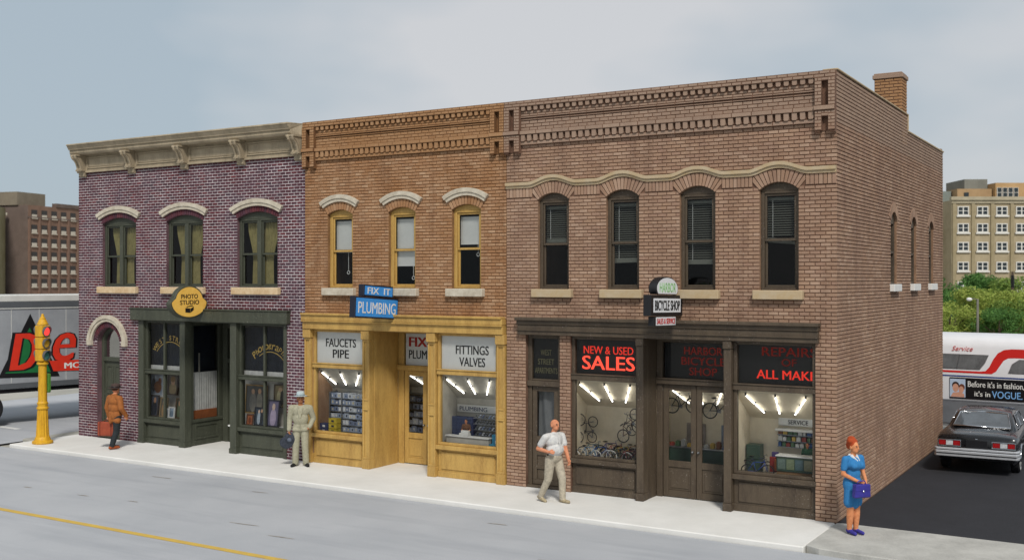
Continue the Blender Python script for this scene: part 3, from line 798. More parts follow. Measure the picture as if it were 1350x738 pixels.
# =================================================================== shared brick parapet of the second and third buildings
PITCH, BL, JH, JV = 0.0755, 0.208, 0.0145, 0.014
def parapet(root, wall, u0, u1, pl, pr_, mort, brick, items, wrap_right=False):
    """pl, pr_: widths of the end piers; the field between carries dentils and corbels"""
    a, b = u0 + pl, u1 - pr_
    mb = MB()
    mb.box(u0, u1, -0.10, 0.25, 8.625, 8.76)                 # top band
    mb.box(a, b, -0.025, 0.25, 7.76, 8.6249)                 # field
    mb.box(a, b, -0.055, 0.0, 8.365, 8.40); mb.box(a, b, -0.045, 0.0, 8.31, 8.34)
    mb.box(a, b, -0.105, 0.0, 7.985, 8.075)                  # belt
    mb.box(a, b, -0.055, 0.0, 7.755, 7.835)                  # foot band
    o = mb.build('parapet', mort, root)
    for (z0, z1, d) in ((8.627, 8.758, 0.106),): items += [(FAC, p, q, x, y, d) for (p, q, x, y) in courses(u0, u1, z0, z1, 0.066, BL, 0.012, JV, [], u0)]
    for (z0, z1, d) in ((8.078, 8.306, 0.034), (8.405, 8.52, 0.034)): items += [(FAC, p, q, x, y, d) for (p, q, x, y) in courses(a, b, z0, z1, 0.0755, BL, 0.012, JV, [], u0)]
    for (z0, z1, d) in ((7.987, 8.073, 0.112), (7.757, 7.833, 0.062), (8.367, 8.398, 0.062), (8.312, 8.338, 0.052)): items += [(FAC, p, q, x, y, d) for (p, q, x, y) in courses(a, b, z0, z1, z1 - z0, BL * 2, 0.006, JV, [], u0)]
    def rep(name, n, w, z0, z1, d):
        g = MB(); me = None
        for i in range(n):
            x = a + (b - a) * (i + 0.5) / n
            if me is None:
                g = MB(); g.prism([(-w / 2, -d, z1 - z0), (-w / 2, -d, 0.02), (-w / 2 + 0.012, -d, 0), (w / 2 - 0.012, -d, 0), (w / 2, -d, 0.02), (w / 2, -d, z1 - z0)], (0, d - 0.02, 0))
                q = g.build(name, brick, o, origin=(0, 0, 0)); me = q.data
                q.location = Vector((x, 0, z0)) - wl(o); WL[q.name] = Vector((x, 0, z0))
            else: link_mesh(name, me, o, (x, 0, z0))
    n = int(round((b - a) / 0.163))
    rep('dentil', n, 0.094, 8.53, 8.624, 0.085)
    rep('corbel', n, 0.100, 7.838, 7.984, 0.092)
    for (p, q) in ((u0, a), (b, u1)):
        if q - p < 0.1: continue
        c = (p + q) / 2; w = 0.065
        d = 0.125
        g = MB()
        g.box(p, c - w, -d, 0.0, 8.08, 8.6245); g.box(c + w, q, -d, 0.0, 8.08, 8.6245); g.box(c - w, c + w, -d, 0.0, 8.56, 8.6245)
        g.box(p - 0.012, q + 0.012 * (q < u1 - 0.01), -d - 0.03, 0.0, 7.99, 8.079)
        g.box(p, c - w, -d, 0.0, 7.60, 7.989); g.box(c + w, q, -d, 0.0, 7.60, 7.989); g.box(c - w, c + w, -d, 0.0, 7.87, 7.989)
        g.box(p + 0.0, c - w - 0.03, -d + 0.02, 0.0, 7.565, 7.599); g.box(c + w + 0.03, q, -d + 0.02, 0.0, 7.565, 7.599)
        g.box(c - w, c + w, -0.02, 0.0, 7.60, 7.869); g.box(c - w, c + w, -0.02, 0.0, 8.08, 8.559)
        g.build('parapet_pier', mort, o)
        for (l, r, z0, z1) in ((p, c - w, 8.085, 8.62), (c + w, q, 8.085, 8.62), (p, c - w, 7.605, 7.985), (c + w, q, 7.605, 7.985), (c - w, c + w, 8.565, 8.62), (c - w, c + w, 7.875, 7.985)):
            items += [(FAC, s, t, x, y, d + 0.005) for (s, t, x, y) in courses(l, r, z0, z1, 0.066, 0.11, 0.010, 0.010, [], l)]
        items += [(FAC, p - 0.012, q, 7.993, 8.076, d + 0.036)]
    return o

# =================================================================== second building: ochre plumbing shop
B0, B1 = -13.615, -7.495
bB = thing('plumbing_shop_building', 'ochre brick building with yellow plumbing shop front and three narrow arched windows', 'building', ((B0 + B1) / 2, 0, 0))
WB = [(-12.85, -12.03), (-10.90, -10.08), (-9.01, -8.19)]
mb = MB()
wall_core(mb, FAC, B0, B1, 3.66, 7.77, [(l, r, 4.50, 6.36, 6.48) for l, r in WB], -0.010, 0.26)
wallB = mb.build('wall', [M['mortar_b'], M['rev_b']], bB)
items = []
ex = [rect_ex(l, r, 4.30, 6.36) for l, r in WB]
for l, r in WB:
    cx, cz, R, a = arch_geo(l, r, 6.36, 6.48); ex.append(ring_ex(l, r, 6.36, 6.48, lambda t, R=R: R + 0.205))
ex.append(rect_ex(-13.21, -12.0, 99, 99))
items += [(FAC, a, b, za, zb, 0.004) for (a, b, za, zb) in courses(B0, B1, 3.80, 7.76, PITCH, BL, JH, JV, ex, B0)]
parapet(bB, wallB, B0, B1, 0.40, 0.37, M['mortar_b'], M['brick_b'], items)
lay(wallB, items, M['brick_b'], lambda t: (t[2] - t[1] > 0.15) * 100 + t[2] - (t[4] > 7.7) * 50)
for l, r in WB:
    cx, cz, R, a = arch_geo(l, r, 6.36, 6.48)
    voussoirs(wallB, M['brick_b'], l, r, 6.36, 6.48, 11, lambda t, R=R: R + 0.205, 0.016)
    w = hung_window(bB, l, r, 4.50, 6.36, 6.48, 5.44, M['ochre'], M['glass_up'], M['stone_w'], jamb=0.085)
    hood(w, cx, cz, R + 0.205, R + 0.385, 0.575, 0.085, M['stone_w'])
shade = M_plain('white_roller_shade', '#dededa', 0.8, 0.06, 3, 0.03, alt='#d2d2ce')
for (l, r), zb, zr in zip(WB, (5.42, 5.06, 5.56), (4.86, 4.72, 5.27)):
    o = MB().box(l + 0.10, r - 0.10, 0.235, 0.24, zb, 6.2); o = o.build('roller_shade', shade, bB)
    bx_part('hem_bar', shade, o, (l + 0.10, r - 0.10, 0.228, 0.247, zb - 0.02, zb), bevel=0)
    x = l + 0.60 if zb != 5.42 else l + 0.50
    g = MB(); g.tube([(x, 0.225, zb), (x, 0.225, zr + 0.07)], 0.007, 5); g.tube([(x + 0.04 * math.sin(k * PI / 6), 0.225, zr + 0.03 + 0.04 * math.cos(k * PI / 6)) for k in range(12)], 0.010, 5, closed=True)
    g.build('pull_cord', M['white'], o)

OC = M['ochre']
# lintel and pilasters
bx_part('lintel', OC, bB, (B0 + 0.0, B1 - 0.02, -0.17, 0.28, 3.665, 3.80), (B0 + 0.01, B1 - 0.03, -0.21, 0.2, 3.801, 3.85), (B0 + 0.02, B1 - 0.03, -0.13, 0.28, 3.445, 3.664), (B0 + 0.01, B1 - 0.025, -0.185, 0.1, 3.63, 3.663))
def pilaster(x0, x1):
    m = MB(); c0, c1 = x0 + 0.055, x1 - 0.055
    m.box(x0, x1, -0.07, 0.15, 0.0, 0.24); m.box(x0 - 0.012, x1 + 0.012, -0.105, 0.15, 3.22, 3.444)
    m.box(x0 + 0.01, x1 - 0.01, -0.03, 0.15, 0.2401, 3.2199)
    for (a, b) in ((0.30, 1.46), (1.50, 1.70), (1.74, 3.16)):
        m.box(x0 + 0.01, c0, -0.06, -0.03, a, b); m.box(c1, x1 - 0.01, -0.06, -0.03, a, b)
    for (a, b) in ((0.2401, 0.30), (1.46, 1.50), (1.70, 1.74), (3.16, 3.2199)): m.box(x0 + 0.01, x1 - 0.01, -0.065, -0.03, a, b)
    m.box(c0, c1, -0.05, -0.03, 1.50, 1.70)
    m.build('pilaster', OC, bB, bevel=0.007)
for x0, x1 in ((-13.60, -13.37), (-11.68, -11.45), (-9.68, -9.45), (-7.73, -7.50)): pilaster(x0, x1)
shop_bay(bB, -13.365, -11.685, 0.03, OC, M['glass'], 0.77, 2.50, 3.444, bar_h=0.10)
shop_bay(bB, -9.445, -7.735, 0.03, OC, M['glass'], 0.77, 2.50, 3.444, bar_h=0.10)

ink = M_plain('black_lettering', '#141414', 0.6, 0.1, 5, 0)
red = M_plain('red_lettering', '#b3261c', 0.6, 0.1, 5, 0)
card = M_plain('white_sign_card', '#e6e6e2', 0.7, 0.05, 3, 0.02)
def transom_sign(root, x0, x1, y, z0, z1, lines, mcard, cx=None):
    o = MB().box(x0, x1, y, y + 0.02, z0, z1).build('transom_sign', mcard, root)
    cx = cx if cx is not None else (x0 + x1) / 2
    for (txt, z, w, h, m_, bold) in lines:
        t_ = text_mb(txt, w=w, h=h, bold=bold); t_.xf(Matrix.Translation((cx, y - 0.004, z))); t_.build('lettering', m_, o)
    return o
transom_sign(bB, -13.29, -11.76, 0.105, 2.57, 3.38, [('FAUCETS', 3.10, 0.98, 0.21, ink, 0.014), ('PIPE', 2.82, 0.52, 0.21, ink, 0.014)], card, -12.50)
transom_sign(bB, -9.37, -7.80, 0.105, 2.57, 3.38, [('FITTINGS', 3.05, 0.92, 0.21, ink, 0.014), ('VALVES', 2.77, 0.72, 0.21, ink, 0.014)], card, -8.50)
# recess with double doors
yb = 1.10
def double_door(root, x0, x1, y, mat, mglass, bar_z, top_z, dl, dr_):
    m = MB(); m.box(x0, dl, y, y + 0.12, 0, top_z); m.box(dr_, x1, y, y + 0.12, 0, top_z); m.box(dl, dr_, y, y + 0.12, top_z - 0.08, top_z)
    o = m.build('shop_door', mat, root, bevel=0.008)
    bx_part('transom_bar', mat, o, (x0 + 0.001, x1 - 0.001, y - 0.05, y + 0.1, bar_z - 0.05, bar_z + 0.05), (x0 + 0.001, x1 - 0.001, y - 0.075, y + 0.05, bar_z + 0.051, bar_z + 0.085))
    c = (dl + dr_) / 2
    for (p, q, s) in ((dl + 0.01, c - 0.006, 1), (c + 0.006, dr_ - 0.01, -1)):
        g = MB(); z0, z1 = 0.02, bar_z - 0.06
        g.box(p, p + 0.12, y + 0.03, y + 0.08, z0, z1); g.box(q - 0.12, q, y + 0.03, y + 0.08, z0, z1)
        g.box(p + 0.12, q - 0.12, y + 0.03, y + 0.08, z0, z0 + 0.14); g.box(p + 0.12, q - 0.12, y + 0.03, y + 0.08, 0.66, 0.80); g.box(p + 0.12, q - 0.12, y + 0.03, y + 0.08, z1 - 0.13, z1)
        g.box(p + 0.12, q - 0.12, y + 0.055, y + 0.075, z0 + 0.14, 0.66); g.box(p + 0.17, q - 0.17, y + 0.04, y + 0.056, z0 + 0.19, 0.61)
        g.build('door_leaf', mat, o, bevel=0.007)
        MB().quad((p + 0.11, y + 0.055, 0.79), (q - 0.11, y + 0.055, 0.79), (q - 0.11, y + 0.055, z1 - 0.12), (p + 0.11, y + 0.055, z1 - 0.12)).build('pane', mglass, o)
        MB().ell((q - 0.06 if s > 0 else p + 0.06, y - 0.01, 1.02), (0.028, 0.045, 0.028)).build('door_handle', M['steel'], o, smooth=True)
    MB().quad((dl, y + 0.06, bar_z + 0.05), (dr_, y + 0.06, bar_z + 0.05), (dr_, y + 0.06, top_z - 0.08), (dl, y + 0.06, top_z - 0.08)).build('pane', mglass, o)
    return o
bx_part('recess_wall', OC, bB, (-11.55, -11.44, 0.15, yb, 0.0, 3.44), bevel=0.004)
bx_part('recess_wall', OC, bB, (-9.66, -9.55, 0.15, yb, 0.0, 3.44), bevel=0.004)
MB().box(-11.6, -9.5, 0.1, yb + 0.1, 3.42, 3.444).build('recess_ceiling', OC, bB)
double_door(bB, -11.44, -9.66, yb, OC, M['glass'], 2.44, 3.42, -11.26, -9.84)
o = transom_sign(bB, -11.24, -9.86, yb + 0.075, 2.50, 3.33, [], card)
t_ = text_mb('FIX-IT', w=1.02, h=0.24, bold=0.035); t_.xf(Matrix.Translation((-10.62, yb + 0.071, 3.12))); t_.build('lettering', red, o)
t_ = text_mb('PLUMBING', w=1.12, h=0.22, bold=0.014); t_.xf(Matrix.Translation((-10.58, yb + 0.071, 2.80))); t_.build('lettering', ink, o)
shell(bB, B0, B1, 11.8, 8.1, M['brick_b'], M['mortar_b'], left=True, right=False)

# =================================================================== third building: tan bicycle shop
C0, C1 = -7.485, 0.0
bC = thing('bicycle_shop_building', 'tan brick corner building with dark brown bicycle shop front and wavy stone band', 'building', ((C0 + C1) / 2, 0, 0))
WC = [(-6.66, -5.87), (-4.95, -4.17), (-3.245, -2.46), (-1.53, -0.74)]
mb = MB()
wall_core(mb, FAC, C0, C1, 3.66, 7.77, [(l, r, 4.50, 6.50, 6.65) for l, r in WC], -0.010, 0.26)
wall_core(mb, FAC, C0, -6.98, -0.1, 3.66, [], -0.010, 0.26)
wall_core(mb, FAC, -6.10, -5.83, -0.1, 3.66, [], -0.010, 0.26)
wall_core(mb, FAC, -0.41, C1, -0.1, 3.66, [], -0.010, 0.26)
for x, s in ((-6.98, 1), (-6.10, -1), (-5.83, 1), (-0.41, -1)):
    q = [(x, 0.01, -0.1), (x, 0.3, -0.1), (x, 0.3, 3.66), (x, 0.01, 3.66)]
    mb.quad(*(q if s > 0 else q[::-1]))
# side wall: stepped top, three narrow windows
WS = [(4.86, 5.56), (7.22, 7.92), (9.62, 10.32)]
ops = [(l, r, 4.60, 6.08, 6.30) for l, r in WS]
wall_core(mb, SID, 0.0, 6.78, -0.1, 8.76, ops[:1], -0.010, 0.26)
wall_core(mb, SID, 6.78, 11.8, -0.1, 8.35, ops[1:], -0.010, 0.26)
wallC = mb.build('wall', [M['mortar_c'], M['rev_c']], bC)
items = []
RC = lambda t: min(0.53 / max(0.02, abs(math.sin(t))), (0.715 + 0.13 * math.cos(t) ** 6) / math.cos(t))
ex = [rect_ex(l, r, 4.32, 6.50) for l, r in WC]
for l, r in WC:
    ex.append(ring_ex(l, r, 6.50, 6.65, RC))
ex += [rect_ex(C0 - 1, C1 + 1, 6.565, 6.86), rect_ex(-6.98, -6.10, -1, 3.66), rect_ex(-5.83, -0.41, -1, 3.66)]
items += [(FAC, a, b, za, zb, 0.004) for (a, b, za, zb) in courses(C0, C1 + 0.004, 0.0, 7.76, PITCH, BL, JH, JV, ex, C1)]
parapet(bC, wallC, C0, C1, 0.40, 0.39, M['mortar_c'], M['brick_c'], items)
ex = [rect_ex(l, r, 4.42, 6.08) for l, r in WS]
for l, r in WS:
    cx, cz, R, a = arch_geo(l, r, 6.08, 6.30); ex.append(ring_ex(l, r, 6.08, 6.30, lambda t, R=R: R + 0.2))
ex.append(lambda z: (6.78, 99) if z > 8.33 else None)
items += [(SID, a, b, za, zb, 0.004) for (a, b, za, zb) in courses(0.0, 11.8, 0.0, 8.74, PITCH, BL, 0.017, 0.008, ex, 0.05)]
lay(wallC, items, M['brick_c'], lambda t: -999 if t[0] is SID else (t[2] - t[1] > 0.08) * 100 + t[2] * 10 - (t[4] > 7.7) * 50 - (t[2] > -0.22 and t[3] < 0.9) * 20)
# soldier course, voussoirs, wavy band
def band_z(x):
    z = 0.0
    for l, r in WC:
        c = (l + r) / 2; t = abs(x - c) / 0.62
        if t < 1: z = max(z, 0.14 * (0.5 + 0.5 * math.cos(PI * t ** 1.15)))
    return z
edges = [C0] + [e for l, r in WC for e in ((l + r) / 2 - 0.536, (l + r) / 2 + 0.536)] + [C1]
for p, q in zip(edges[::2], edges[1::2]):
    n = int(round((q - p) / 0.082))
    for i in range(n):
        a = p + (q - p) * i / n + 0.006; b = p + (q - p) * (i + 1) / n - 0.006
        MB().box(a, b, -0.018, 0.02, 6.572, 6.80).build('soldier_brick', M['brick_c'], wallC, bevel=0.005)
for l, r in WC:
    voussoirs(wallC, M['brick_c'], l, r, 6.50, 6.65, 13, RC, 0.016)
mb = MB(); n = 150
for (z0, z1, d) in ((6.785, 6.845, 0.045), (6.845, 6.915, 0.08)):
    for i in range(n):
        x0 = C0 + (C1 - C0) * i / n; x1 = C0 + (C1 - C0) * (i + 1) / n
        a0, a1 = band_z(x0), band_z(x1)
        mb.quad((x0, -d, z0 + a0), (x1, -d, z0 + a1), (x1, -d, z1 + a1), (x0, -d, z1 + a0))
        mb.quad((x0, -d, z1 + a0), (x1, -d, z1 + a1), (x1, 0.02, z1 + a1), (x0, 0.02, z1 + a0))
        mb.quad((x1, -d, z0 + a1), (x0, -d, z0 + a0), (x0, 0.02, z0 + a0), (x1, 0.02, z0 + a1))
    mb.quad((C1, -d, z0), (C1, 0.02, z0), (C1, 0.02, z1), (C1, -d, z1)); mb.quad((C0, 0.02, z0), (C0, -d, z0), (C0, -d, z1), (C0, 0.02, z1))
mb.build('stone_band', M['stone'], bC, smooth='auto')
slat_m = M_plain('dusty_blind', '#6f7067', 0.7, 0.25, 5, 0.05, alt='#565750')
for (l, r), zb, tl in zip(WC, (5.62, 5.16, 5.12, 5.56), (0, 0.015, 0, -0.06)):
    hung_window(bC, l, r, 4.50, 6.50, 6.65, 5.51, M['brown'], M['glass_up'], M['stone'], jamb=0.07)
    o = MB().box(l + 0.08, r - 0.08, 0.24, 0.28, 6.30, 6.36).build('blind', slat_m, bC)
    z = 6.28; me = None
    while z > zb:
        if me is None:
            g = MB(); g.quad((l + 0.09, 0.245, z - 0.012), (r - 0.09, 0.245, z - 0.012), (r - 0.09, 0.28, z + 0.012), (l + 0.09, 0.28, z + 0.012)); s = g.build('slat', slat_m, o); me = s.data
        else: s = link_mesh('slat', me, o, ((l + r) / 2, 0.2625, z - 0.012))
        z -= 0.048
    g = MB(); g.box(l + 0.09, r - 0.09, 0.24, 0.285, -0.05, 0.05)
    g.v = [(x, y, zz + zb - 0.04 + tl * (x - l) / 0.7) for x, y, zz in g.v]; g.build('bottom_rail', slat_m, o)
    g = MB(); g.tube([(l + 0.2, 0.235, 6.3), (l + 0.2, 0.235, zb)], 0.005, 4); g.build('cord', M['white'], o)
for (l, r) in WS:
    o = MB()
    o.box(-0.16, -0.06, l, l + 0.07, 4.60, 6.08); o.box(-0.16, -0.06, r - 0.07, r, 4.60, 6.08); o.box(-0.16, -0.06, l + 0.07, r - 0.07, 4.6, 4.66); o.box(-0.16, -0.06, l + 0.07, r - 0.07, 5.32, 5.38)
    o.prism([(-0.06, x, z) for x, z in arc_pts(l, r, 6.08, 6.30)] + [(-0.06, r, 6.02), (-0.06, l, 6.02)], (-0.1, 0, 0))
    w = o.build('window', M['brown'], bC, bevel=0.006)
    MB().quad((-0.12, l + 0.05, 4.64), (-0.12, r - 0.05, 4.64), (-0.12, r - 0.05, 6.05), (-0.12, l + 0.05, 6.05)).build('pane', M['glass_up'], w)
    bx_part('sill', M['white'], w, (-0.05, 0.10, l - 0.08, r + 0.08, 4.43, 4.60), bevel=0.01)
    cx, cz, R, a = arch_geo(l, r, 6.08, 6.30)
    g = MB()
    for i in range(10):
        t0 = -a + 2 * a * i / 10 + 0.012; t1 = -a + 2 * a * (i + 1) / 10 - 0.012
        g.prism([(0.012, cx + q * math.sin(t), cz + q * math.cos(t)) for q, t in ((R, t0), (R, t1), (R + 0.2, t1), (R + 0.2, t0))], (-0.05, 0, 0))
    g.build('window_arch', M['brick_c'], w)
# coping of the side wall
bx_part('coping', M['stone'], bC, (-0.27, 0.03, 0.0, 6.80, 8.765, 8.80), (-0.27, 0.03, 6.803, 11.82, 8.355, 8.395), (-0.27, 0.03, 6.78, 6.802, 8.396, 8.80))
bx_part('side_parapet', M['mortar_c'], bC, (-0.25, -0.012, 0.26, 6.77, -0.1, 8.755), (-0.25, -0.012, 6.775, 11.59, -0.1, 8.345), bevel=0) if False else None
# chimney
ch = MB().box(-0.66, -0.02, 6.18, 6.76, 8.0, 9.62).build('chimney', M['mortar_c'], bC)
g = MB()
CHF = lambda u, d, z: (u, 6.18 - d, z); CHR = lambda u, d, z: (-0.02 + d, u, z)
for (a, b, za, zb) in courses(-0.66, -0.02, 8.02, 9.62, PITCH, BL, JH, JV, [], 0.0): brick_geo(g, CHF, a, b, za, zb, 0.012)
for (a, b, za, zb) in courses(6.18, 6.76, 8.02, 9.62, PITCH, BL, JH, JV, [], 6.18): brick_geo(g, CHR, a, b, za, zb, 0.012)
g.build('brickwork', M['brick_b'], ch, kind='stuff')
bx_part('chimney_cap', M['brick_c'], ch, (-0.70, 0.02, 6.14, 6.80, 9.621, 9.72), (-0.67, -0.01, 6.17, 6.77, 9.721, 9.76))

BR = M['brown']
bx_part('lintel', BR, bC, (-7.14, -0.32, -0.15, 0.28, 3.70, 3.79), (-7.16, -0.30, -0.21, 0.2, 3.791, 3.86), (-7.13, -0.33, -0.12, 0.28, 3.465, 3.699), (-7.14, -0.32, -0.155, 0.1, 3.56, 3.585))
def post(x0, x1):
    bx_part('post', BR, bC, (x0, x1, -0.07, 0.15, 0.16, 3.30), (x0 - 0.012, x1 + 0.012, -0.10, 0.15, 3.301, 3.464), (x0 - 0.012, x1 + 0.012, -0.10, 0.15, 0.0, 0.159))
post(-4.20, -4.04); post(-2.26, -2.10)
shop_bay(bC, -5.825, -4.205, 0.06, BR, M['glass'], 0.76, 2.55, 3.464, bar_h=0.11)
shop_bay(bC, -2.095, -0.415, 0.06, BR, M['glass'], 0.76, 2.52, 3.464, bar_h=0.11)
# side door to the flats
m_ = MB(); m_.box(-6.98, -6.88, 0.10, 0.22, 0, 3.46); m_.box(-6.20, -6.10, 0.10, 0.22, 0, 3.46); m_.box(-6.88, -6.20, 0.10, 0.22, 3.38, 3.46); m_.box(-6.98, -6.10, 0.04, 0.22, 0.0, 0.06)
fd = m_.build('flat_door', BR, bC, bevel=0.008)
bx_part('transom_bar', BR, fd, (-6.979, -6.101, 0.05, 0.2, 2.30, 2.42), (-6.879, -6.201, 0.10, 0.2, 2.421, 2.46))
g = MB(); sash_rect(g, -6.87, -6.21, 0.07, 2.29, 0.13, 0.18, 0.11); g.box(-6.76, -6.32, 0.13, 0.18, 1.04, 1.16)
for z in (0.42, 0.73): g.box(-6.76, -6.32, 0.13, 0.18, z, z + 0.08)
g.box(-6.76, -6.32, 0.16, 0.175, 0.18, 1.04); g.build('door_leaf', BR, fd, bevel=0.007)
MB().quad((-6.77, 0.155, 1.15), (-6.31, 0.155, 1.15), (-6.31, 0.155, 2.19), (-6.77, 0.155, 2.19)).build('pane', M['glass'], fd)
MB().quad((-6.89, 0.155, 2.45), (-6.19, 0.155, 2.45), (-6.19, 0.155, 3.39), (-6.89, 0.155, 3.39)).build('pane', M['glass'], fd)
drape(bC, -6.8, -6.3, 1.1, 2.3, 0.30, M_plain('grey_blind', '#77797a', 0.8, 0.15, 4, 0.02), 0.0, -1, 2, name='door_blind')
MB().box(-6.95, -6.12, 0.9, 0.93, 0.0, 3.5).build('lobby_partition', M['inside'], bC)
dark = M_plain('black_sign_board', '#0d0d0f', 0.6, 0.2, 4, 0.0)
dull = M_plain('tarnished_gilt', '#6b6748', 0.6, 0.3, 8, 0.0)
transom_sign(bC, -6.88, -6.20, 0.19, 2.45, 3.40, [('WEST', 3.06, 0.28, 0.13, dull, 0.004), ('STREET', 2.85, 0.42, 0.13, dull, 0.004), ('APARTMENTS', 2.65, 0.58, 0.13, dull, 0.004)], dark, -6.55)
neon = M_emit('red_neon', (1.0, 0.07, 0.04), 0.9); neon_dim = M_emit('dim_red_neon', (0.9, 0.05, 0.03), 0.05); neon_mid = M_emit('half_lit_neon', (1.0, 0.05, 0.03), 0.40)
transom_sign(bC, -5.76, -4.27, 0.17, 2.62, 3.41, [('NEW & USED', 3.16, 1.20, 0.17, neon_mid, 0.008), ('SALES', 2.88, 1.26, 0.30, neon, 0.012)], dark, -4.98)
transom_sign(bC, -2.02, -0.48, 0.17, 2.60, 3.41, [('REPAIRS', 3.26, 1.10, 0.18, neon_dim, 0.012), ('OF', 3.05, 0.30, 0.15, neon_dim, 0.010), ('ALL MAKES', 2.80, 1.32, 0.18, neon_mid, 0.014)], dark, -0.98)
yc = 0.62
bx_part('recess_wall', BR, bC, (-4.15, -4.04, 0.15, yc, 0.0, 3.46), bevel=0.004)
bx_part('recess_wall', BR, bC, (-2.26, -2.15, 0.15, yc, 0.0, 3.46), bevel=0.004)
MB().box(-4.2, -2.1, 0.1, yc + 0.1, 3.44, 3.463).build('recess_ceiling', BR, bC)
double_door(bC, -4.04, -2.26, yc, BR, M['glass'], 2.50, 3.44, -3.90, -2.36)
transom_sign(bC, -3.88, -2.40, yc + 0.10, 2.58, 3.34, [('HARBOR', 3.18, 0.86, 0.17, neon_dim, 0.012), ('BICYCLE', 2.96, 0.98, 0.17, neon_dim, 0.012), ('SHOP', 2.74, 0.62, 0.17, neon_dim, 0.012)], dark, -3.0)
shell(bC, C0, C1, 11.78, 8.1, M['brick_c'], M['mortar_c'], left=True, right=False)
# =================================================================== shop interiors (lit by their own tubes)
cream = M_plain('cream_painted_brick', '#e2d7c0', 0.9, 0.1, 3, 0.2, alt='#d2c6ad')
greyw = M_plain('grey_painted_wall', '#c2beb2', 0.9, 0.12, 3, 0.2, alt='#a9a59a')
wood_f = M_plain('wood_floor', '#8a6a48', 0.7, 0.25, 4, 0.1)
def interior(root, x0, x1, z0, z1, y0, y1, zb, mat, lx=0.0, tubes=True, tz=0.0):
    """display room: floor, back, sides and a ceiling that falls to the back; three lamps on the ceiling"""
    g = MB(); l = x0 - lx
    g.quad((l, y0, z0), (x1, y0, z0), (x1, y1, z0), (l, y1, z0), 1)
    g.quad((l, y1, z0), (x1, y1, z0), (x1, y1, zb), (l, y1, zb), 0)
    g.quad((l, y0, z0), (l, y1, z0), (l, y1, zb), (l, y0, z1), 0)
    g.quad((x1, y1, z0), (x1, y0, z0), (x1, y0, z1), (x1, y1, zb), 0)
    g.quad((l, y1, zb), (x1, y1, zb), (x1, y0, z1), (l, y0, z1), 0)
    o = g.build('shop_interior', [mat, wood_f], root)
    if tubes:
        c = (x0 + x1) / 2 - 0.9 * (y1 - y0) * (5.4 - (x0 + x1) / 2) / 42; k = (zb - z1) / (y1 - y0)
        for (a, b) in ((-0.62, -0.32), (0.0, 0.0), (0.62, 0.32)):
            ya, ye = y0 + 0.10, y0 + (y1 - y0) * 0.72
            P = lambda x, y: (x, y, z1 + k * (y - y0) - 0.05)
            t = MB(); t.tube([P(c + 0.1 + a, ya), P(c + b, ye)], 0.0135, 6); q = t.build('fluorescent_lamp', M['tube'], root)
            t = MB()
            for f in (0.0, 0.5, 1.0):
                pt = Vector(P(c + 0.1 + a, ya)).lerp(Vector(P(c + b, ye)), f); t.box(pt.x - 0.014, pt.x + 0.014, pt.y - 0.02, pt.y + 0.02, pt.z - 0.014, pt.z + 0.05)
            t.build('lamp_holder', M['black'], q)
    return o
interior(bC, -5.80, -4.22, 0.62, 2.50, 0.19, 1.20, 1.80, cream, 0.24)
interior(bC, -2.07, -0.44, 0.62, 2.46, 0.19, 1.20, 1.78, cream, 0.06)
interior(bC, -3.96, -2.32, 0.02, 2.46, 0.80, 1.95, 1.80, cream, 0.30)
interior(bB, -13.33, -11.70, 0.62, 2.45, 0.16, 0.80, 1.85, greyw, 0.24)
interior(bB, -9.41, -7.76, 0.62, 2.45, 0.16, 1.0, 1.80, greyw, 0.13)
interior(bB, -11.30, -9.75, 0.02, 2.40, 1.24, 2.1, 1.85, greyw, 0.5)

def bicycle(label, group, loc, rz, s, col, tyre='#1c1c1e', rx=0.0, ry=0.0):
    b = thing('bicycle', label, 'bicycle', (0, 0, 0), group)
    fm = M_plain('bicycle_paint', col, 0.35, 0.1, 5, 0); tm = M_plain('tyre', tyre, 0.7, 0.1, 5, 0)
    R = 0.33
    for x in (-0.5, 0.5):
        w = MB(); w.tube([(x + R * math.cos(2 * PI * k / 20), 0, R + R * math.sin(2 * PI * k / 20)) for k in range(20)], 0.028, 6, closed=True)
        o = w.build('wheel', tm, b, smooth=True)
        q = MB()
        for k in range(8): q.tube([(x, 0, R), (x + (R - .02) * math.cos(PI * k / 4), 0, R + (R - .02) * math.sin(PI * k / 4))], 0.006, 4, cap=False)
        q.tube([(x, -0.05, R), (x, 0.05, R)], 0.025, 6); q.build('spokes', M['steel'], o)
    T = 0.02
    f = MB(); bb, st, hd, ra, fa = (-0.08, 0, 0.30), (-0.2, 0, 0.78), (0.34, 0, 0.80), (-0.5, 0, R), (0.5, 0, R)
    for p, q in ((bb, st), (st, hd), (bb, (0.36, 0, 0.70)), (bb, ra), (st, ra), (hd, fa), (hd, (0.32, 0, 0.92))): f.tube([p, q], T, 6)
    f.build('frame', fm, b, smooth=True)
    h = MB(); h.tube([(0.42, -0.26, 0.86), (0.42, -0.2, 0.96), (0.32, -0.06, 0.93), (0.32, 0.06, 0.93), (0.42, 0.2, 0.96), (0.42, 0.26, 0.86)], 0.016, 6); h.build('handlebar', M['steel'], b, smooth=True)
    h = MB(); h.ell((-0.24, 0, 0.86), (0.14, 0.07, 0.035)); h.build('saddle', M['black'], b, smooth=True)
    h = MB(); h.lathe([(0.09, -0.012), (0.09, 0.012)], 14, (-0.08, 0, 0.30), axis='y'); h.tube([(-0.08, -0.08, 0.30), (0.02, -0.08, 0.20)], 0.014, 5); h.build('crank', M['steel'], b)
    place(b, loc, rz, rx, ry, s)
    return b
GBF = 'bicycles shown in the bicycle shop window'
bicycle('small blue bicycle with white tyres, front left in bicycle shop window', GBF, (-5.38, 0.55, 0.63), 0.1, 0.42, '#2f4f8f', '#d0d0cc')
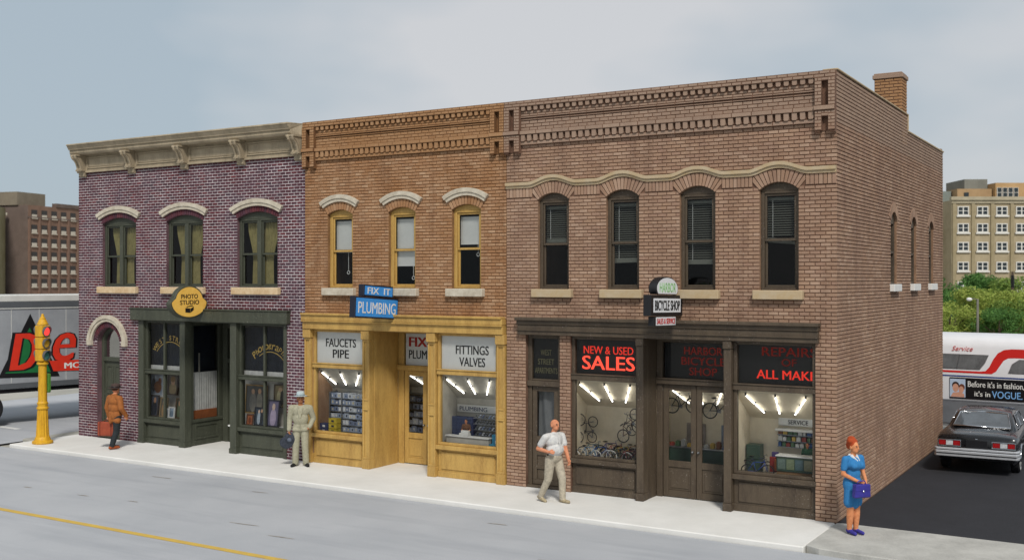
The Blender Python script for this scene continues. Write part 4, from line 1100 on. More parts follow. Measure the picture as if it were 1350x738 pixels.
bicycle('small dark green bicycle with white tyres, front middle in bicycle shop window', GBF, (-4.88, 0.52, 0.63), -0.15, 0.42, '#2d4a3a', '#d0d0cc')
bicycle('small red bicycle behind the front row in bicycle shop window', GBF, (-5.15, 0.85, 0.63), 0.2, 0.44, '#8e2f2a')
bicycle('small navy bicycle at the right end of the bicycle shop window row', GBF, (-4.45, 0.60, 0.63), 0.3, 0.42, '#26304f')
bicycle('small teal bicycle in the left corner of the bicycle shop window', GBF, (-5.72, 0.85, 0.63), 0.35, 0.42, '#2d5a66')
bicycle('small orange bicycle at the back of the bicycle shop window', GBF, (-4.72, 0.95, 0.63), -0.1, 0.44, '#a8642f')
bicycle('upper dark bicycle hung on the right of the bicycle shop window', GBF, (-4.44, 0.55, 1.55), 0.0, 0.36, '#3a3038', rx=0.0, ry=-1.35)
bicycle('lower maroon bicycle hung on the right of the bicycle shop window', GBF, (-4.58, 0.62, 1.25), 0.0, 0.42, '#5a2c2c', ry=-0.6)
bicycle('black bicycle hung upright at left of the bicycle shop window', GBF, (-5.95, 0.9, 1.28), 0.0, 0.40, '#24252a', ry=-1.45)
bicycle('grey bicycle hung upright beside the left wall of the bicycle shop window', GBF, (-5.72, 1.1, 1.25), 0.0, 0.36, '#4a4a52', ry=-1.5)
bicycle('small violet bicycle at the middle back of the bicycle shop window', GBF, (-5.35, 1.0, 0.63), 0.05, 0.46, '#51407a')
bicycle('small yellow bicycle between the front and back rows in bicycle shop window', GBF, (-4.95, 0.78, 0.63), 0.25, 0.42, '#b59a3a')
bicycle('small brick red bicycle at the right back of the bicycle shop window', GBF, (-4.55, 0.9, 0.63), -0.2, 0.44, '#94402f')
bicycle('pale blue bicycle standing near the glass at left in bicycle shop window', GBF, (-5.60, 0.42, 0.63), -0.12, 0.42, '#7d9ab5', '#c4c4c0')
bicycle('maroon bicycle standing near the glass at right in bicycle shop window', GBF, (-4.60, 0.40, 0.63), 0.1, 0.42, '#6e2a30')
bicycle('black bicycle hung high behind the left glass door', GBF, (-3.72, 1.35, 1.75), 0.0, 0.50, '#1d1d20', ry=-0.05)
bicycle('charcoal bicycle hung high behind the right glass door', GBF, (-2.82, 1.35, 1.70), 0.0, 0.50, '#26262b', ry=-0.1)
bicycle('blue and red child bicycle at left in the service window', GBF, (-1.75, 0.55, 0.63), 0.2, 0.40, '#2f4f9f')
bicycle('dark bicycle leaning behind the child bicycle in the service window', GBF, (-1.86, 0.85, 0.63), 0.1, 0.44, '#23304a')

def slab_thing(name, label, cat, boxes, mats, group=None, bevel=0.006):
    g = MB()
    for b in boxes: g.box(*b[:6], b[6] if len(b) > 6 else 0)
    o = g.build(name, mats, None, bevel=bevel); return tag(o, label, cat, group)
def wheel_hung(label, x, y, z, r):
    w = MB(); w.tube([(x + r * math.cos(2 * PI * k / 18), y, z + r * math.sin(2 * PI * k / 18)) for k in range(18)], 0.018, 6, closed=True)
    for k in range(6): w.tube([(x - r * math.cos(PI * k / 6), y, z - r * math.sin(PI * k / 6)), (x + r * math.cos(PI * k / 6), y, z + r * math.sin(PI * k / 6))], 0.005, 4)
    tag(w.build('spare_rim', M['rubber'], None, smooth=True), label, 'wheel', 'spare wheels on the service wall')
wheel_hung('upper spare bicycle wheel hung on the service window wall', -1.98, 1.38, 1.68, 0.17)
wheel_hung('lower spare bicycle wheel hung on the service window wall', -1.98, 1.38, 1.34, 0.17)
# service window: sign, goods rack, counter
t = thing('service_sign', 'white sign reading SERVICE above the bicycle shop counter', 'sign')
bx_part('board', M['white'], t, (-1.50, -0.66, 1.14, 1.17, 1.66, 1.82)); q = text_mb('SERVICE', w=0.42, h=0.09, bold=0.01); q.xf(Matrix.Translation((-1.08, 1.135, 1.74))); q.build('lettering', ink, t)
ORDN = ['first', 'second', 'third', 'fourth', 'fifth', 'sixth', 'seventh', 'eighth', 'ninth', 'tenth', 'eleventh', 'twelfth', 'thirteenth', 'fourteenth', 'fifteenth']
rk = thing('goods_rack', 'wall rack of small bright cycling goods behind the service counter', 'rack')
bx_part('rack_back', M['black'], rk, (-1.50, -0.52, 1.155, 1.185, 1.22, 1.60))
bx_part('awning', M['white'], rk, (-1.52, -0.50, 0.98, 1.18, 1.56, 1.61))
for z in (1.22, 1.34, 1.47): bx_part('shelf', M['steel'], rk, (-1.50, -0.52, 1.06, 1.154, z, z + 0.012), bevel=0)
rc = random.Random(3)
GP = ['#c8c8c4', '#8f3a30', '#33568c', '#c2a24a', '#4b6a4a', '#d8d8d4', '#7a4a2c']
gm = [M_plain('packet', c, 0.5, 0.1, 6, 0) for c in GP]
for zi, z in enumerate((1.234, 1.354, 1.484)):
    x = -1.48; xi = 0
    while x < -0.62:
        w = rc.uniform(0.05, 0.09); h = rc.uniform(0.06, 0.10)
        g = MB(); g.box(x, x + w, 1.07, 1.13, z, z + h); g.box(x + w * 0.3, x + w * 0.7, 1.085, 1.115, z + h, z + h + 0.012)
        tag(g.build('packet', rc.choice(gm), None, bevel=0.003), f'{ORDN[xi]} small packet from the left, {("bottom", "middle", "top")[zi]} shelf of the service rack', 'packet', 'packets on the service rack')
        x += w + rc.uniform(0.01, 0.03); xi += 1
ct = thing('service_counter', 'green glazed counter with wooden base in the service window', 'counter')
cgreen = M_plain('counter_green', '#3c5347', 0.4, 0.2, 6, 0.05)
bx_part('base', wood_f, ct, (-1.36, -0.52, 0.58, 0.82, 0.63, 0.80)); bx_part('case', cgreen, ct, (-1.36, -0.52, 0.56, 0.82, 0.801, 1.10)); bx_part('top', M['white'], ct, (-1.38, -0.50, 0.54, 0.84, 1.101, 1.13))
for i in range(4): bx_part('glass_panel', M_plain('case_panel', ['#6c7f74', '#7d8a6a', '#566f72', '#8a8a6c'][i], 0.15, 0.3, 9, 0), ct, (-1.33 + i * 0.18, -1.17 + i * 0.18, 0.552, 0.559, 0.85, 1.06), bevel=0)
slab_thing('display_cabinet', 'dark green cabinet at left wall of the service window', 'cabinet', [(-2.10, -1.80, 0.85, 1.1, 0.63, 1.25), (-2.08, -1.82, 0.83, 0.85, 0.68, 0.92), (-2.08, -1.82, 0.83, 0.85, 0.96, 1.2)], [cgreen])
slab_thing('red_jacket_display', 'red and blue garment hanging by the child bicycle in the service window', 'garment', [(-1.58, -1.44, 0.80, 0.86, 0.72, 1.04, 0), (-1.54, -1.40, 0.82, 0.88, 0.98, 1.14, 1), (-1.47, -1.42, 0.78, 0.80, 0.76, 1.0, 2)], [M_plain('red_cloth', '#8e2a26', 0.8, 0.2, 8, 0), M_plain('violet_cloth', '#4a3f70', 0.8, 0.2, 8, 0), M_plain('orange_cloth', '#b86a3a', 0.8, 0.2, 8, 0)], bevel=0.02)
# behind the bicycle shop doors: posters and a low case
for (x, c, nm) in ((-3.52, '#9a8f86', 'left'), (-2.70, '#7d8798', 'right')):
    t = thing('wall_poster', f'pale poster on the back wall behind the {nm} bicycle shop door', 'poster')
    bx_part('sheet', M_plain('poster', c, 0.6, 0.3, 6, 0), t, (x - 0.33, x + 0.12, 1.90, 1.93, 0.98, 1.46)); bx_part('print', M_plain('poster_print', '#5a3a3a', 0.6, 0.4, 9, 0, alt='#2c3c5a'), t, (x - 0.22, x + 0.02, 1.892, 1.899, 1.02, 1.30))
    t = thing('goods_case', f'low dark glass case behind the {nm} bicycle shop door', 'counter')
    bx_part('case', cgreen, t, (x - 0.62, x + 0.15, 1.45, 1.75, 0.02, 0.95)); bx_part('top', M['steel'], t, (x - 0.63, x + 0.16, 1.43, 1.76, 0.951, 0.98))
    for i in range(5):
        g = MB(); g.box(x - 0.58 + i * 0.14, x - 0.49 + i * 0.14, 1.50, 1.60, 0.981, 1.05 + 0.04 * (i % 3)); g.box(x - 0.565 + i * 0.14, x - 0.505 + i * 0.14, 1.52, 1.58, 1.05 + 0.04 * (i % 3), 1.065 + 0.04 * (i % 3))
        tag(g.build('box', gm[(i * 3 + (nm == 'left')) % 7], None, bevel=0.004), f'{ORDN[i]} small goods box from the left on the case behind the {nm} bicycle shop door', 'box', f'boxes on the {nm} door case')

# plumbing shop, left window: shelves of cartons
def carton(label, group, x0, x1, y0, y1, z0, z1, mat, tape):
    g = MB(); g.box(x0, x1, y0, y1, z0, z1, 0); c = (x0 + x1) / 2; w = (x1 - x0) * 0.16
    g.box(c - w, c + w, y0 - 0.002, y0 + 0.01, z0 + (z1 - z0) * 0.25, z1 - (z1 - z0) * 0.3, 1); g.box(x0 - 0.004, x1 + 0.004, y0 - 0.004, y1, z1 - (z1 - z0) * 0.12, z1 + 0.002, 0)
    tag(g.build('carton', [mat, tape], None), label, 'carton', group)
sh = thing('shelf_unit', 'grey steel shelving full of cartons in the left plumbing window', 'shelves')
SZ = (0.64, 0.80, 0.97, 1.14, 1.31, 1.48, 1.65)
for z in SZ: bx_part('shelf', M['steel'], sh, (-13.14, -11.86, 0.40, 0.70, z - 0.015, z), bevel=0)
for x in (-13.14, -12.74, -11.88): bx_part('upright', M['steel'], sh, (x, x + 0.03, 0.385, 0.70, 0.625, 1.80), bevel=0)
CN = ['blue grey', 'pale grey', 'slate blue', 'off white']
bl = [M_plain('carton_blue', c, 0.7, 0.15, 7, 0) for c in ('#8e9bb3', '#a9b1bf', '#747f99', '#cfd3d9')]; tp = [M_plain('carton_label', c, 0.6, 0.1, 7, 0) for c in ('#2f3444', '#c9b98e', '#e0e0dc')]
SN = ['lowest', 'second', 'third', 'fourth', 'fifth', 'sixth', 'top']
for zi, z in enumerate(SZ):
    x = -13.10; xi = 0
    while x < -11.96:
        w = rc.uniform(0.08, 0.14); ci = rc.randrange(4)
        carton(f'{CN[ci]} carton, {ORDN[xi]} from left on the {SN[zi]} shelf of the left plumbing window', 'cartons on the plumbing shelves', x, min(x + w, -11.9), 0.43, 0.66, z + 0.001, z + rc.uniform(0.10, 0.135), bl[ci], rc.choice(tp))
        x += w + 0.012; xi += 1
yl = M_plain('carton_yellow', '#c9b13a', 0.7, 0.15, 7, 0); nv = M_plain('carton_navy', '#2d3560', 0.7, 0.15, 7, 0)
for i in range(4): carton(f'yellow carton, {ORDN[i]} from the bottom of the pile in the left plumbing window', 'yellow cartons in the plumbing window', -12.99, -12.73, 0.20, 0.37, 0.63 + i * 0.13, 0.745 + i * 0.13, yl, tp[0])
for i in range(3): carton(f'navy carton, {ORDN[i]} from the bottom of the corner pile in the left plumbing window', 'navy cartons in the plumbing window', -13.28, -13.02, 0.19, 0.36, 0.63 + i * 0.125, 0.745 + i * 0.125, nv, tp[2])
# plumbing shop, right window: wall lettering, racks, counter
t = thing('wall_sign', 'white wall sign with dark lettering at the back of the right plumbing window', 'sign')
bx_part('board', M['white'], t, (-9.50, -8.25, 0.95, 0.98, 1.46, 1.64)); q = text_mb('PLUMBING', w=0.80, h=0.10, bold=0.01); q.xf(Matrix.Translation((-9.02, 0.945, 1.55))); q.build('lettering', M_plain('grey_lettering', '#4c5468', 0.6, 0.1, 5, 0), t)
t = thing('drawer_cabinet', 'dark blue small parts drawer cabinet in the right plumbing window', 'cabinet')
bx_part('case', nv, t, (-9.50, -8.90, 0.72, 0.95, 0.63, 1.36))
for r_ in range(9):
    for c_ in range(4): bx_part('drawer', M_plain('drawer_blue', '#3c4766', 0.4, 0.2, 9, 0) if (r_ == 0 and c_ == 0) else bpy.data.materials['drawer_blue'], t, (-9.485 + c_ * 0.147, -9.35 + c_ * 0.147, 0.704, 0.72, 0.66 + r_ * 0.081, 0.73 + r_ * 0.081), bevel=0)
t = thing('pipe_rack', 'grey rack of pipe fittings on the right of the right plumbing window', 'rack')
for k in range(5): bx_part('shelf', M['steel'], t, (-8.86, -7.95, 0.70, 0.95, 0.80 + k * 0.14, 0.812 + k * 0.14), bevel=0)
for k in range(5):
    for i in range(9):
        x = -8.82 + i * 0.095; z = 0.815 + k * 0.14
        g = MB(); g.tube([(x, 0.76, z + 0.02), (x + 0.03, 0.76, z + 0.06), (x + 0.065, 0.76, z + 0.06)], 0.018, 6); g.lathe([(0.026, 0), (0.026, 0.02)], 8, (x, 0.76, z))
        tag(g.build('pipe_fitting', bl[(i + k) % 4] if (i * k) % 3 else M['steel'], None, smooth=True), f'pipe fitting, {ORDN[i]} from left on the {SN[k]} shelf of the right plumbing window rack', 'fitting', 'pipe fittings on the rack')
t = thing('shop_counter', 'white counter crossing the right plumbing window', 'counter')
bx_part('top', M['white'], t, (-9.45, -8.20, 0.34, 0.52, 0.93, 0.965)); bx_part('front', greyw, t, (-9.43, -8.22, 0.37, 0.50, 0.63, 0.929))
for k, (x, w, h) in enumerate(((-8.12, 0.24, 0.42), (-8.10, 0.2, 0.22))):
    carton(('tall' if k == 0 else 'low') + ' bright cyan carton at the lower right of the right plumbing window', 'cyan cartons in the plumbing window', x, x + w, 0.38 - 0.17 * k, 0.53 - 0.17 * k, 0.63, 0.63 + h, M_plain('carton_cyan', '#2f86a8', 0.6, 0.15, 7, 0), tp[2])
slab_thing('cash_register', 'pale cash register on the counter in the right plumbing window', 'register', [(-9.05, -8.80, 0.36, 0.50, 0.966, 1.03), (-9.03, -8.82, 0.41, 0.50, 1.031, 1.09)], [M['white']])
# behind the plumbing doors
t = thing('stock_shelves', 'grey stock shelves seen through the plumbing shop doors', 'shelves')
for k in range(8): bx_part('shelf', M['steel'], t, (-11.75, -10.0, 1.75, 2.05, 0.3 + k * 0.2, 0.315 + k * 0.2), bevel=0)
for x in (-11.75, -10.9, -10.03): bx_part('upright', M['steel'], t, (x, x + 0.03, 1.73, 2.05, 0.02, 1.9), bevel=0)
for k in range(7):
    x = -11.70; xi = 0
    while x < -10.3:
        w = rc.uniform(0.10, 0.24)
        carton(f'stock carton, {ORDN[xi]} from left on the {SN[k]} shelf behind the plumbing doors', 'cartons behind the plumbing doors', x, x + w, 1.78, 2.02, 0.316 + k * 0.2, 0.316 + k * 0.2 + rc.uniform(0.08, 0.16), rc.choice(bl), rc.choice(tp))
        x += w + rc.uniform(0.02, 0.08); xi += 1

# =================================================================== projecting signs
def flat_poly(pts, y0, y1):
    g = MB(); g.prism([(x, y0, z) for x, z in pts], (0, y1 - y0, 0)); return g
# photo studio
t = thing('projecting_sign', 'yellow lobed PHOTO STUDIO sign with dark green rim', 'sign')
def lobed(k, dz=0.0):
    P = []
    for i in range(72):
        a = 2 * PI * i / 72
        x, z = math.sin(a), math.cos(a)
        r = 1.0
        # upper dome narrower than the lower lobe, with a notch between them
        if z > 0.25: r = 0.86
        e = max(0, 1 - abs(z - 0.27) / 0.22) * 0.06
        P.append(((0.67 * x * (0.80 if z > 0.27 else (0.80 + 0.2 * min(1, (0.27 - z) / 0.30))) - math.copysign(e * 0.25, x)) * k, (0.45 * z) * k + dz))
    return P
cz = 0.45; cxp = -0.66
g = flat_poly([(x + cxp, z + cz) for x, z in lobed(1.0)], -0.02, 0.15); g.build('rim', M['green'], t, bevel=0.02)
yel = M_plain('sign_yellow', '#ecc05e', 0.55, 0.1, 6, 0.05, alt='#e2b04c')
flat_poly([(x + cxp, z + cz) for x, z in lobed(0.90)], -0.028, -0.019).build('face', yel, t)
q = text_mb('PHOTO', w=0.58, h=0.12, bold=0.012); q.xf(Matrix.Translation((cxp, -0.03, 0.60))); q.build('lettering', ink, t)
q = text_mb('STUDIO', w=0.66, h=0.12, bold=0.012); q.xf(Matrix.Translation((cxp, -0.03, 0.44))); q.build('lettering', ink, t)
g = MB(); g.prism([(cxp - 0.15, -0.032, 0.17), (cxp + 0.02, -0.032, 0.155), (cxp + 0.02, -0.032, 0.275), (cxp - 0.15, -0.032, 0.29)], (0, 0.004, 0)); g.prism([(cxp + 0.03, -0.032, 0.16), (cxp + 0.14, -0.032, 0.23), (cxp + 0.14, -0.032, 0.32), (cxp + 0.10, -0.032, 0.30), (cxp + 0.03, -0.032, 0.27)], (0, 0.004, 0))
g.prism([(cxp - 0.13, -0.032, 0.305), (cxp + 0.12, -0.032, 0.335), (cxp + 0.10, -0.032, 0.36), (cxp - 0.08, -0.032, 0.335)], (0, 0.004, 0)); g.build('camera_emblem', ink, t)
g = MB(); g.tube([(cxp, 0.06, 0.88), (cxp, 0.06, 0.95)], 0.04, 8); g.tube([(-0.1, 0.06, 0.45), (0.12, 0.06, 0.45)], 0.02, 8); g.build('hanger', M['green'], t)
place(t, (-17.22, 0.03, 3.66), rad(90), 0, rad(-0.5))
# plumbing: two blue boxes
t = thing('projecting_sign', 'crooked blue FIX IT PLUMBING sign of two dark boxes', 'sign')
navyb = M_plain('sign_box_navy', '#191d2c', 0.5, 0.2, 6, 0.05); sblue = M_plain('sign_blue', '#3a90da', 0.5, 0.08, 5, 0.03, alt='#3484cc')
def sign_box(t, x0, x1, z0, z1, th, mface, rim=0.035, case=navyb):
    b = bx_part('case', case, t, (x0, x1, 0.0, th, z0, z1), bevel=0.01)
    bx_part('face', mface, b, (x0 + rim, x1 - rim, -0.006, 0.001, z0 + rim, z1 - rim), bevel=0); return b
sign_box(t, -1.66, -0.02, 0.0, 0.50, 0.17, sblue); sign_box(t, -1.36, -0.24, 0.51, 0.79, 0.17, sblue)
q = text_mb('PLUMBING', w=1.42, h=0.27, bold=0.0); q.xf(Matrix.Translation((-0.84, -0.01, 0.245))); q.build('lettering', M['white'], t)
q = text_mb('FIX  IT', w=0.86, h=0.15, bold=0.008); q.xf(Matrix.Translation((-0.80, -0.01, 0.65))); q.build('lettering', M['white'], t)
g = MB(); g.tube([(-0.05, 0.08, 0.35), (0.12, 0.08, 0.38)], 0.02, 6); g.build('bracket', M['steel'], t)
place(t, (-10.60, 0.0, 3.73), rad(90), 0, rad(3.6))
# bicycle shop
t = thing('projecting_sign', 'black and white HARBOR BICYCLE SHOP sign with round top', 'sign')
sw = M_plain('sign_white', '#dfe1e4', 0.5, 0.05, 5, 0.03); blk = M_plain('sign_box_black', '#17171b', 0.5, 0.2, 6, 0.05)
b = bx_part('case', blk, t, (-1.56, 0.06, 0.0, 0.17, 0.20, 0.62), bevel=0.01)
bx_part('face', sw, b, (-1.44, -0.06, -0.006, 0.001, 0.27, 0.55), bevel=0)
q = text_mb('BICYCLE SHOP', w=1.26, h=0.20, bold=0.018); q.xf(Matrix.Translation((-0.75, -0.01, 0.41))); q.build('lettering', ink, t)
dome = [(-0.75 + 0.56 * math.cos(a), 0.60 + 0.0 + max(0.03, 0.14 + 0.25 * math.sin(a))) for a in [PI * (-0.16 + 1.32 * i / 30) for i in range(31)]]
b = flat_poly(dome, 0.0, 0.17).build('dome_case', blk, t, bevel=0.01)
flat_poly([(-0.75 + (x + 0.75) * 0.93, 0.76 + (z - 0.76) * 0.90) for x, z in dome], -0.007, 0.001).build('dome_face', sw, b)
q = text_mb('HARBOR', w=0.82, h=0.19); q.xf(Matrix.Translation((-0.75, -0.011, 0.77))); q.build('lettering', M_plain('sign_green', '#8fc083', 0.5, 0.1, 5, 0), t)
b = bx_part('lower_case', blk, t, (-1.36, -0.26, 0.02, 0.15, 0.0, 0.185), bevel=0.008)
bx_part('lower_face', sw, b, (-1.27, -0.28, 0.014, 0.021, 0.01, 0.175), bevel=0)
q = text_mb('SALES & SERVICE', w=0.92, h=0.11, bold=0.008); q.xf(Matrix.Translation((-0.775, 0.010, 0.093))); q.build('lettering', red, t)
g = MB(); g.tube([(0.02, 0.08, 0.42), (0.14, 0.08, 0.42)], 0.02, 6); g.build('bracket', M['black'], t)
place(t, (-3.18, -0.06, 3.76), rad(90), 0, rad(1.2))

# =================================================================== traffic signal
t = thing('traffic_signal', 'worn yellow pedestal traffic signal with fluted base and three lenses', 'traffic light', (0, 0, 0))
ys = M_plain('signal_yellow', '#cfa021', 0.55, 0.35, 7, 0.25, alt='#a87712', streak=True, speck='#5a4a2a')
g = MB(); g.lathe([(0.34, 0.0), (0.36, 0.03), (0.35, 0.07), (0.28, 0.10), (0.26, 0.16), (0.23, 0.20)], 24); g.build('base', ys, t, smooth='auto')
g = MB(); fl = lambda j, z: 1.0 if j % 4 < 2 else 0.90
g.lathe([(0.225, 0.20), (0.215, 0.35), (0.185, 0.80), (0.175, 0.98)], 48, flute=fl); g.build('fluted_shaft', ys, t)
g = MB(); g.lathe([(0.18, 0.98), (0.205, 1.0), (0.205, 1.03), (0.175, 1.06), (0.175, 1.12), (0.19, 1.14), (0.19, 1.17), (0.16, 1.2), (0.155, 1.22)], 24); g.build('collar', ys, t, smooth='auto')
g = MB(); g.lathe([(0.155, 1.22), (0.145, 1.8), (0.140, 2.25)], 20); g.build('pole', ys, t, smooth='auto')
g = MB(); g.lathe([(0.14, 2.25), (0.20, 2.28), (0.20, 2.33), (0.15, 2.36)], 20); g.build('neck', ys, t, smooth='auto')
for i, (c, e) in enumerate((('#3a6f66', None), ('#c79a2c', None), ('#d8302a', 1))):
    z = 2.37 + i * 0.345
    h = MB(); h.prism([(x, y, z) for x, y in ((-0.15, -0.21), (0.15, -0.21), (0.21, -0.15), (0.21, 0.15), (0.15, 0.21), (-0.15, 0.21), (-0.21, 0.15), (-0.21, -0.15))], (0, 0, 0.33))
    hd = h.build('signal_head', ys, t, bevel=0.02)
    for k in (0, 2):
        R_ = Matrix.Rotation(k * PI / 2, 4, 'Z')
        v = MB(); v.lathe([(0.135, 0.19), (0.15, 0.205), (0.15, 0.235), (0.135, 0.24)], 20, axis='y'); v.v = [(x, y, zz + z + 0.165) for x, y, zz in v.v]
        # tunnel visor, open below
        n = 14
        for m_ in range(n):
            a0 = rad(-50) + rad(280) * m_ / n; a1 = rad(-50) + rad(280) * (m_ + 1) / n
            P = lambda a, y, r: (r * math.cos(a), y, z + 0.165 + r * math.sin(a))
            ext = lambda a: -0.23 - 0.16 * max(0, math.sin(a) * 0.5 + 0.5)
            v.quad(P(a0, -0.22, .148), P(a1, -0.22, .148), P(a1, ext(a1), .148), P(a0, ext(a0), .148)); v.quad(P(a1, -0.22, .138), P(a0, -0.22, .138), P(a0, ext(a0), .138), P(a1, ext(a1), .138))
            v.quad(P(a0, ext(a0), .138), P(a0, ext(a0), .148), P(a1, ext(a1), .148), P(a1, ext(a1), .138))
        v.xf(R_); v.build('visor', M_plain('visor_grey', '#5b5d60', 0.5, 0.3, 8, 0.1) if (i == 0 and k == 0) else bpy.data.materials['visor_grey'], hd, smooth='auto')
        l_ = MB(); l_.ell((0, -0.235, z + 0.165), (0.125, 0.035, 0.125), 18, 10); l_.xf(R_)
        nm = 'lens_%d' % i
        lm = bpy.data.materials.get(nm) or (M_plain(nm, c, 0.15, 0.1, 6, 0, spec=0.6) if e is None else M_emit(nm, (0.9, 0.06, 0.05), 0.75))
        l_.build('lens', lm, hd, smooth=True)
g = MB(); g.lathe([(0.20, 3.405), (0.20, 3.44), (0.175, 3.46), (0.13, 3.55), (0.105, 3.57), (0.105, 3.60), (0.07, 3.63), (0.05, 3.68), (0.05, 3.70), (0.02, 3.73)], 20); g.build('finial', ys, t, smooth='auto')
g = MB(); g.box(0.14, 0.27, -0.10, 0.10, 1.45, 2.0); o = g.build('control_box', M_plain('box_green', '#4d8032', 0.5, 0.2, 8, 0.1), t, bevel=0.02)
bx_part('box_door', bpy.data.materials['box_green'], o, (0.155, 0.255, -0.115, -0.10, 1.5, 1.95))
place(t, (-22.20, -1.58, 0.0), rad(88)); t.scale = (0.80, 0.80, 1.0)
# =================================================================== people
def cap_mesh(mb, a, b, ra, rb, n=14):
    a = Vector(a); b = Vector(b); d = (b - a); L = d.length; t = d / L if L > 1e-6 else Vector((0, 0, 1))
    pts = []; rs = []
    for k in range(4): f = k / 4; pts.append(a - t * ra * math.cos(f * PI / 2)); rs.append(max(ra * math.sin(f * PI / 2), ra * 0.08))
    for k in range(5): f = k / 4; pts.append(a.lerp(b, f)); rs.append(ra + (rb - ra) * f)
    for k in range(1, 5): f = k / 4; pts.append(b + t * rb * math.sin(f * PI / 2)); rs.append(max(rb * math.cos(f * PI / 2), rb * 0.08))
    mb.tube(pts, rs, n)

def sd_cap(p, a, b, ra, rb):
    ab = b - a; t = max(0.0, min(1.0, (p - a).dot(ab) / max(1e-9, ab.dot(ab))))
    return (p - a - ab * t).length - (ra + (rb - ra) * t)
def sd_ell(p, c, r, Mi):
    q = p - c
    if Mi is not None: q = Mi @ q
    k = math.sqrt((q.x / r[0]) ** 2 + (q.y / r[1]) ** 2 + (q.z / r[2]) ** 2)
    return (k - 1) * min(r)

def hand(pr, wrist, d, palm_n, curl, m, s=1.0, thumb_side=1):
    """palm, four bent fingers of different lengths and a thumb from the side of the palm"""
    w = Vector(wrist); d = Vector(d).normalized(); pn = Vector(palm_n); pn = (pn - d * pn.dot(d)).normalized(); sd = d.cross(pn) * thumb_side
    pr.append(('c', w, w + d * 0.05 * s, 0.028 * s, 0.030 * s, m)); pr.append(('c', w + d * 0.07 * s + sd * 0.018 * s, w + d * 0.07 * s - sd * 0.02 * s, 0.020 * s, 0.018 * s, m))
    for i, L in enumerate((0.072, 0.08, 0.075, 0.058)):
        o = w + d * 0.085 * s + sd * (0.03 - 0.02 * i) * s
        k1 = o + (d * math.cos(curl * 0.6) + pn * math.sin(curl * 0.6)) * L * 0.5 * s
        k2 = k1 + (d * math.cos(curl * 1.5) + pn * math.sin(curl * 1.5)) * L * 0.5 * s
        pr.append(('c', o, k1, 0.0105 * s, 0.0095 * s, m)); pr.append(('c', k1, k2, 0.0095 * s, 0.008 * s, m))
    o = w + d * 0.03 * s + sd * 0.03 * s
    k1 = o + (d * 0.6 + sd * 0.7 + pn * 0.2).normalized() * 0.035 * s; k2 = k1 + (d * 0.8 + pn * 0.6).normalized() * 0.03 * s
    pr.append(('c', o, k1, 0.013 * s, 0.012 * s, m)); pr.append(('c', k1, k2, 0.012 * s, 0.0095 * s, m))

def head(pr, c, yaw, skin, hair=None, haircap=True, s=1.0, brow='#3a2a20', lip=None):
    """c: centre of the head; face looks along local -Y turned by yaw"""
    R = Matrix.Rotation(yaw, 3, 'Z'); c = Vector(c)
    def P(x, y, z): return c + (R @ Vector((x, y, z))) * s
    def E(x, y, z, rx, ry, rz, m): pr.append(('e', P(x, y, z), (rx * s, ry * s, rz * s), m, R))
    E(0, 0.01, 0.02, 0.078, 0.098, 0.10, skin); E(0, -0.02, -0.055, 0.058, 0.068, 0.065, skin)
    E(0, -0.098, -0.018, 0.014, 0.022, 0.026, skin); E(0, -0.088, 0.005, 0.010, 0.016, 0.03, skin)
    for x in (-1, 1):
        E(0.080 * x, 0.015, -0.01, 0.014, 0.024, 0.034, skin); E(0.032 * x, -0.087, 0.010, 0.010, 0.008, 0.005, brow); E(0.034 * x, -0.084, 0.032, 0.018, 0.010, 0.004, brow)
    E(0, -0.080, -0.065, 0.022, 0.010, 0.005, lip or skin)
    if hair and haircap: E(0, 0.03, 0.045, 0.086, 0.096, 0.092, hair)

def person(label, prims, mats, loc, rz, s=1.0, voxel=0.0095, name='person', smooth_it=4):
    root = thing(name, label, 'person', (0, 0, 0))
    g = MB()
    for p in prims:
        if p[0] == 'c': cap_mesh(g, p[1], p[2], p[3], p[4])
        else: g.ell(p[1], p[2], 16, 12, M=p[4])
    o = g.build('body', mats, root, origin=(0, 0, 0))
    rm = o.modifiers.new('r', 'REMESH'); rm.mode = 'VOXEL'; rm.voxel_size = voxel
    sm = o.modifiers.new('s', 'SMOOTH'); sm.iterations = smooth_it; sm.factor = 0.5
    dg = bpy.context.evaluated_depsgraph_get(); dg.update()
    me = bpy.data.meshes.new_from_object(o.evaluated_get(dg)); o.modifiers.clear()
    old = o.data; o.data = me; bpy.data.meshes.remove(old); me.name = 'body'
    me.materials.clear()
    for m_ in mats: me.materials.append(m_)
    P = []
    for p in prims:
        if p[0] == 'c': P.append((0, Vector(p[1]), Vector(p[2]), p[3], p[4], p[5], max(p[3], p[4]) + (Vector(p[2]) - Vector(p[1])).length / 2, (Vector(p[1]) + Vector(p[2])) / 2))
        else: P.append((1, Vector(p[1]), p[2], p[4].inverted() if p[4] is not None else None, None, p[3], max(p[2]), Vector(p[1])))
    idx = []
    for f in me.polygons:
        c = f.center; best = 9; bm = 0
        for p in P:
            if (c - p[7]).length - p[6] > min(best, 0.12): continue
            d = sd_cap(c, p[1], p[2], p[3], p[4]) if p[0] == 0 else sd_ell(c, p[1], p[2], p[3])
            if d < best - 1e-5: best = d; bm = p[5]
        idx.append(bm)
    me.polygons.foreach_set('material_index', idx); me.polygons.foreach_set('use_smooth', [True] * len(idx)); me.update()
    place(root, loc, rz, 0, 0, s)
    return root

def cloth(n, c, alt=None, var=0.2): return M_plain(n, c, 0.85, var * 1.3, 16, 0.8, alt=alt, fine=38)
V3 = Vector

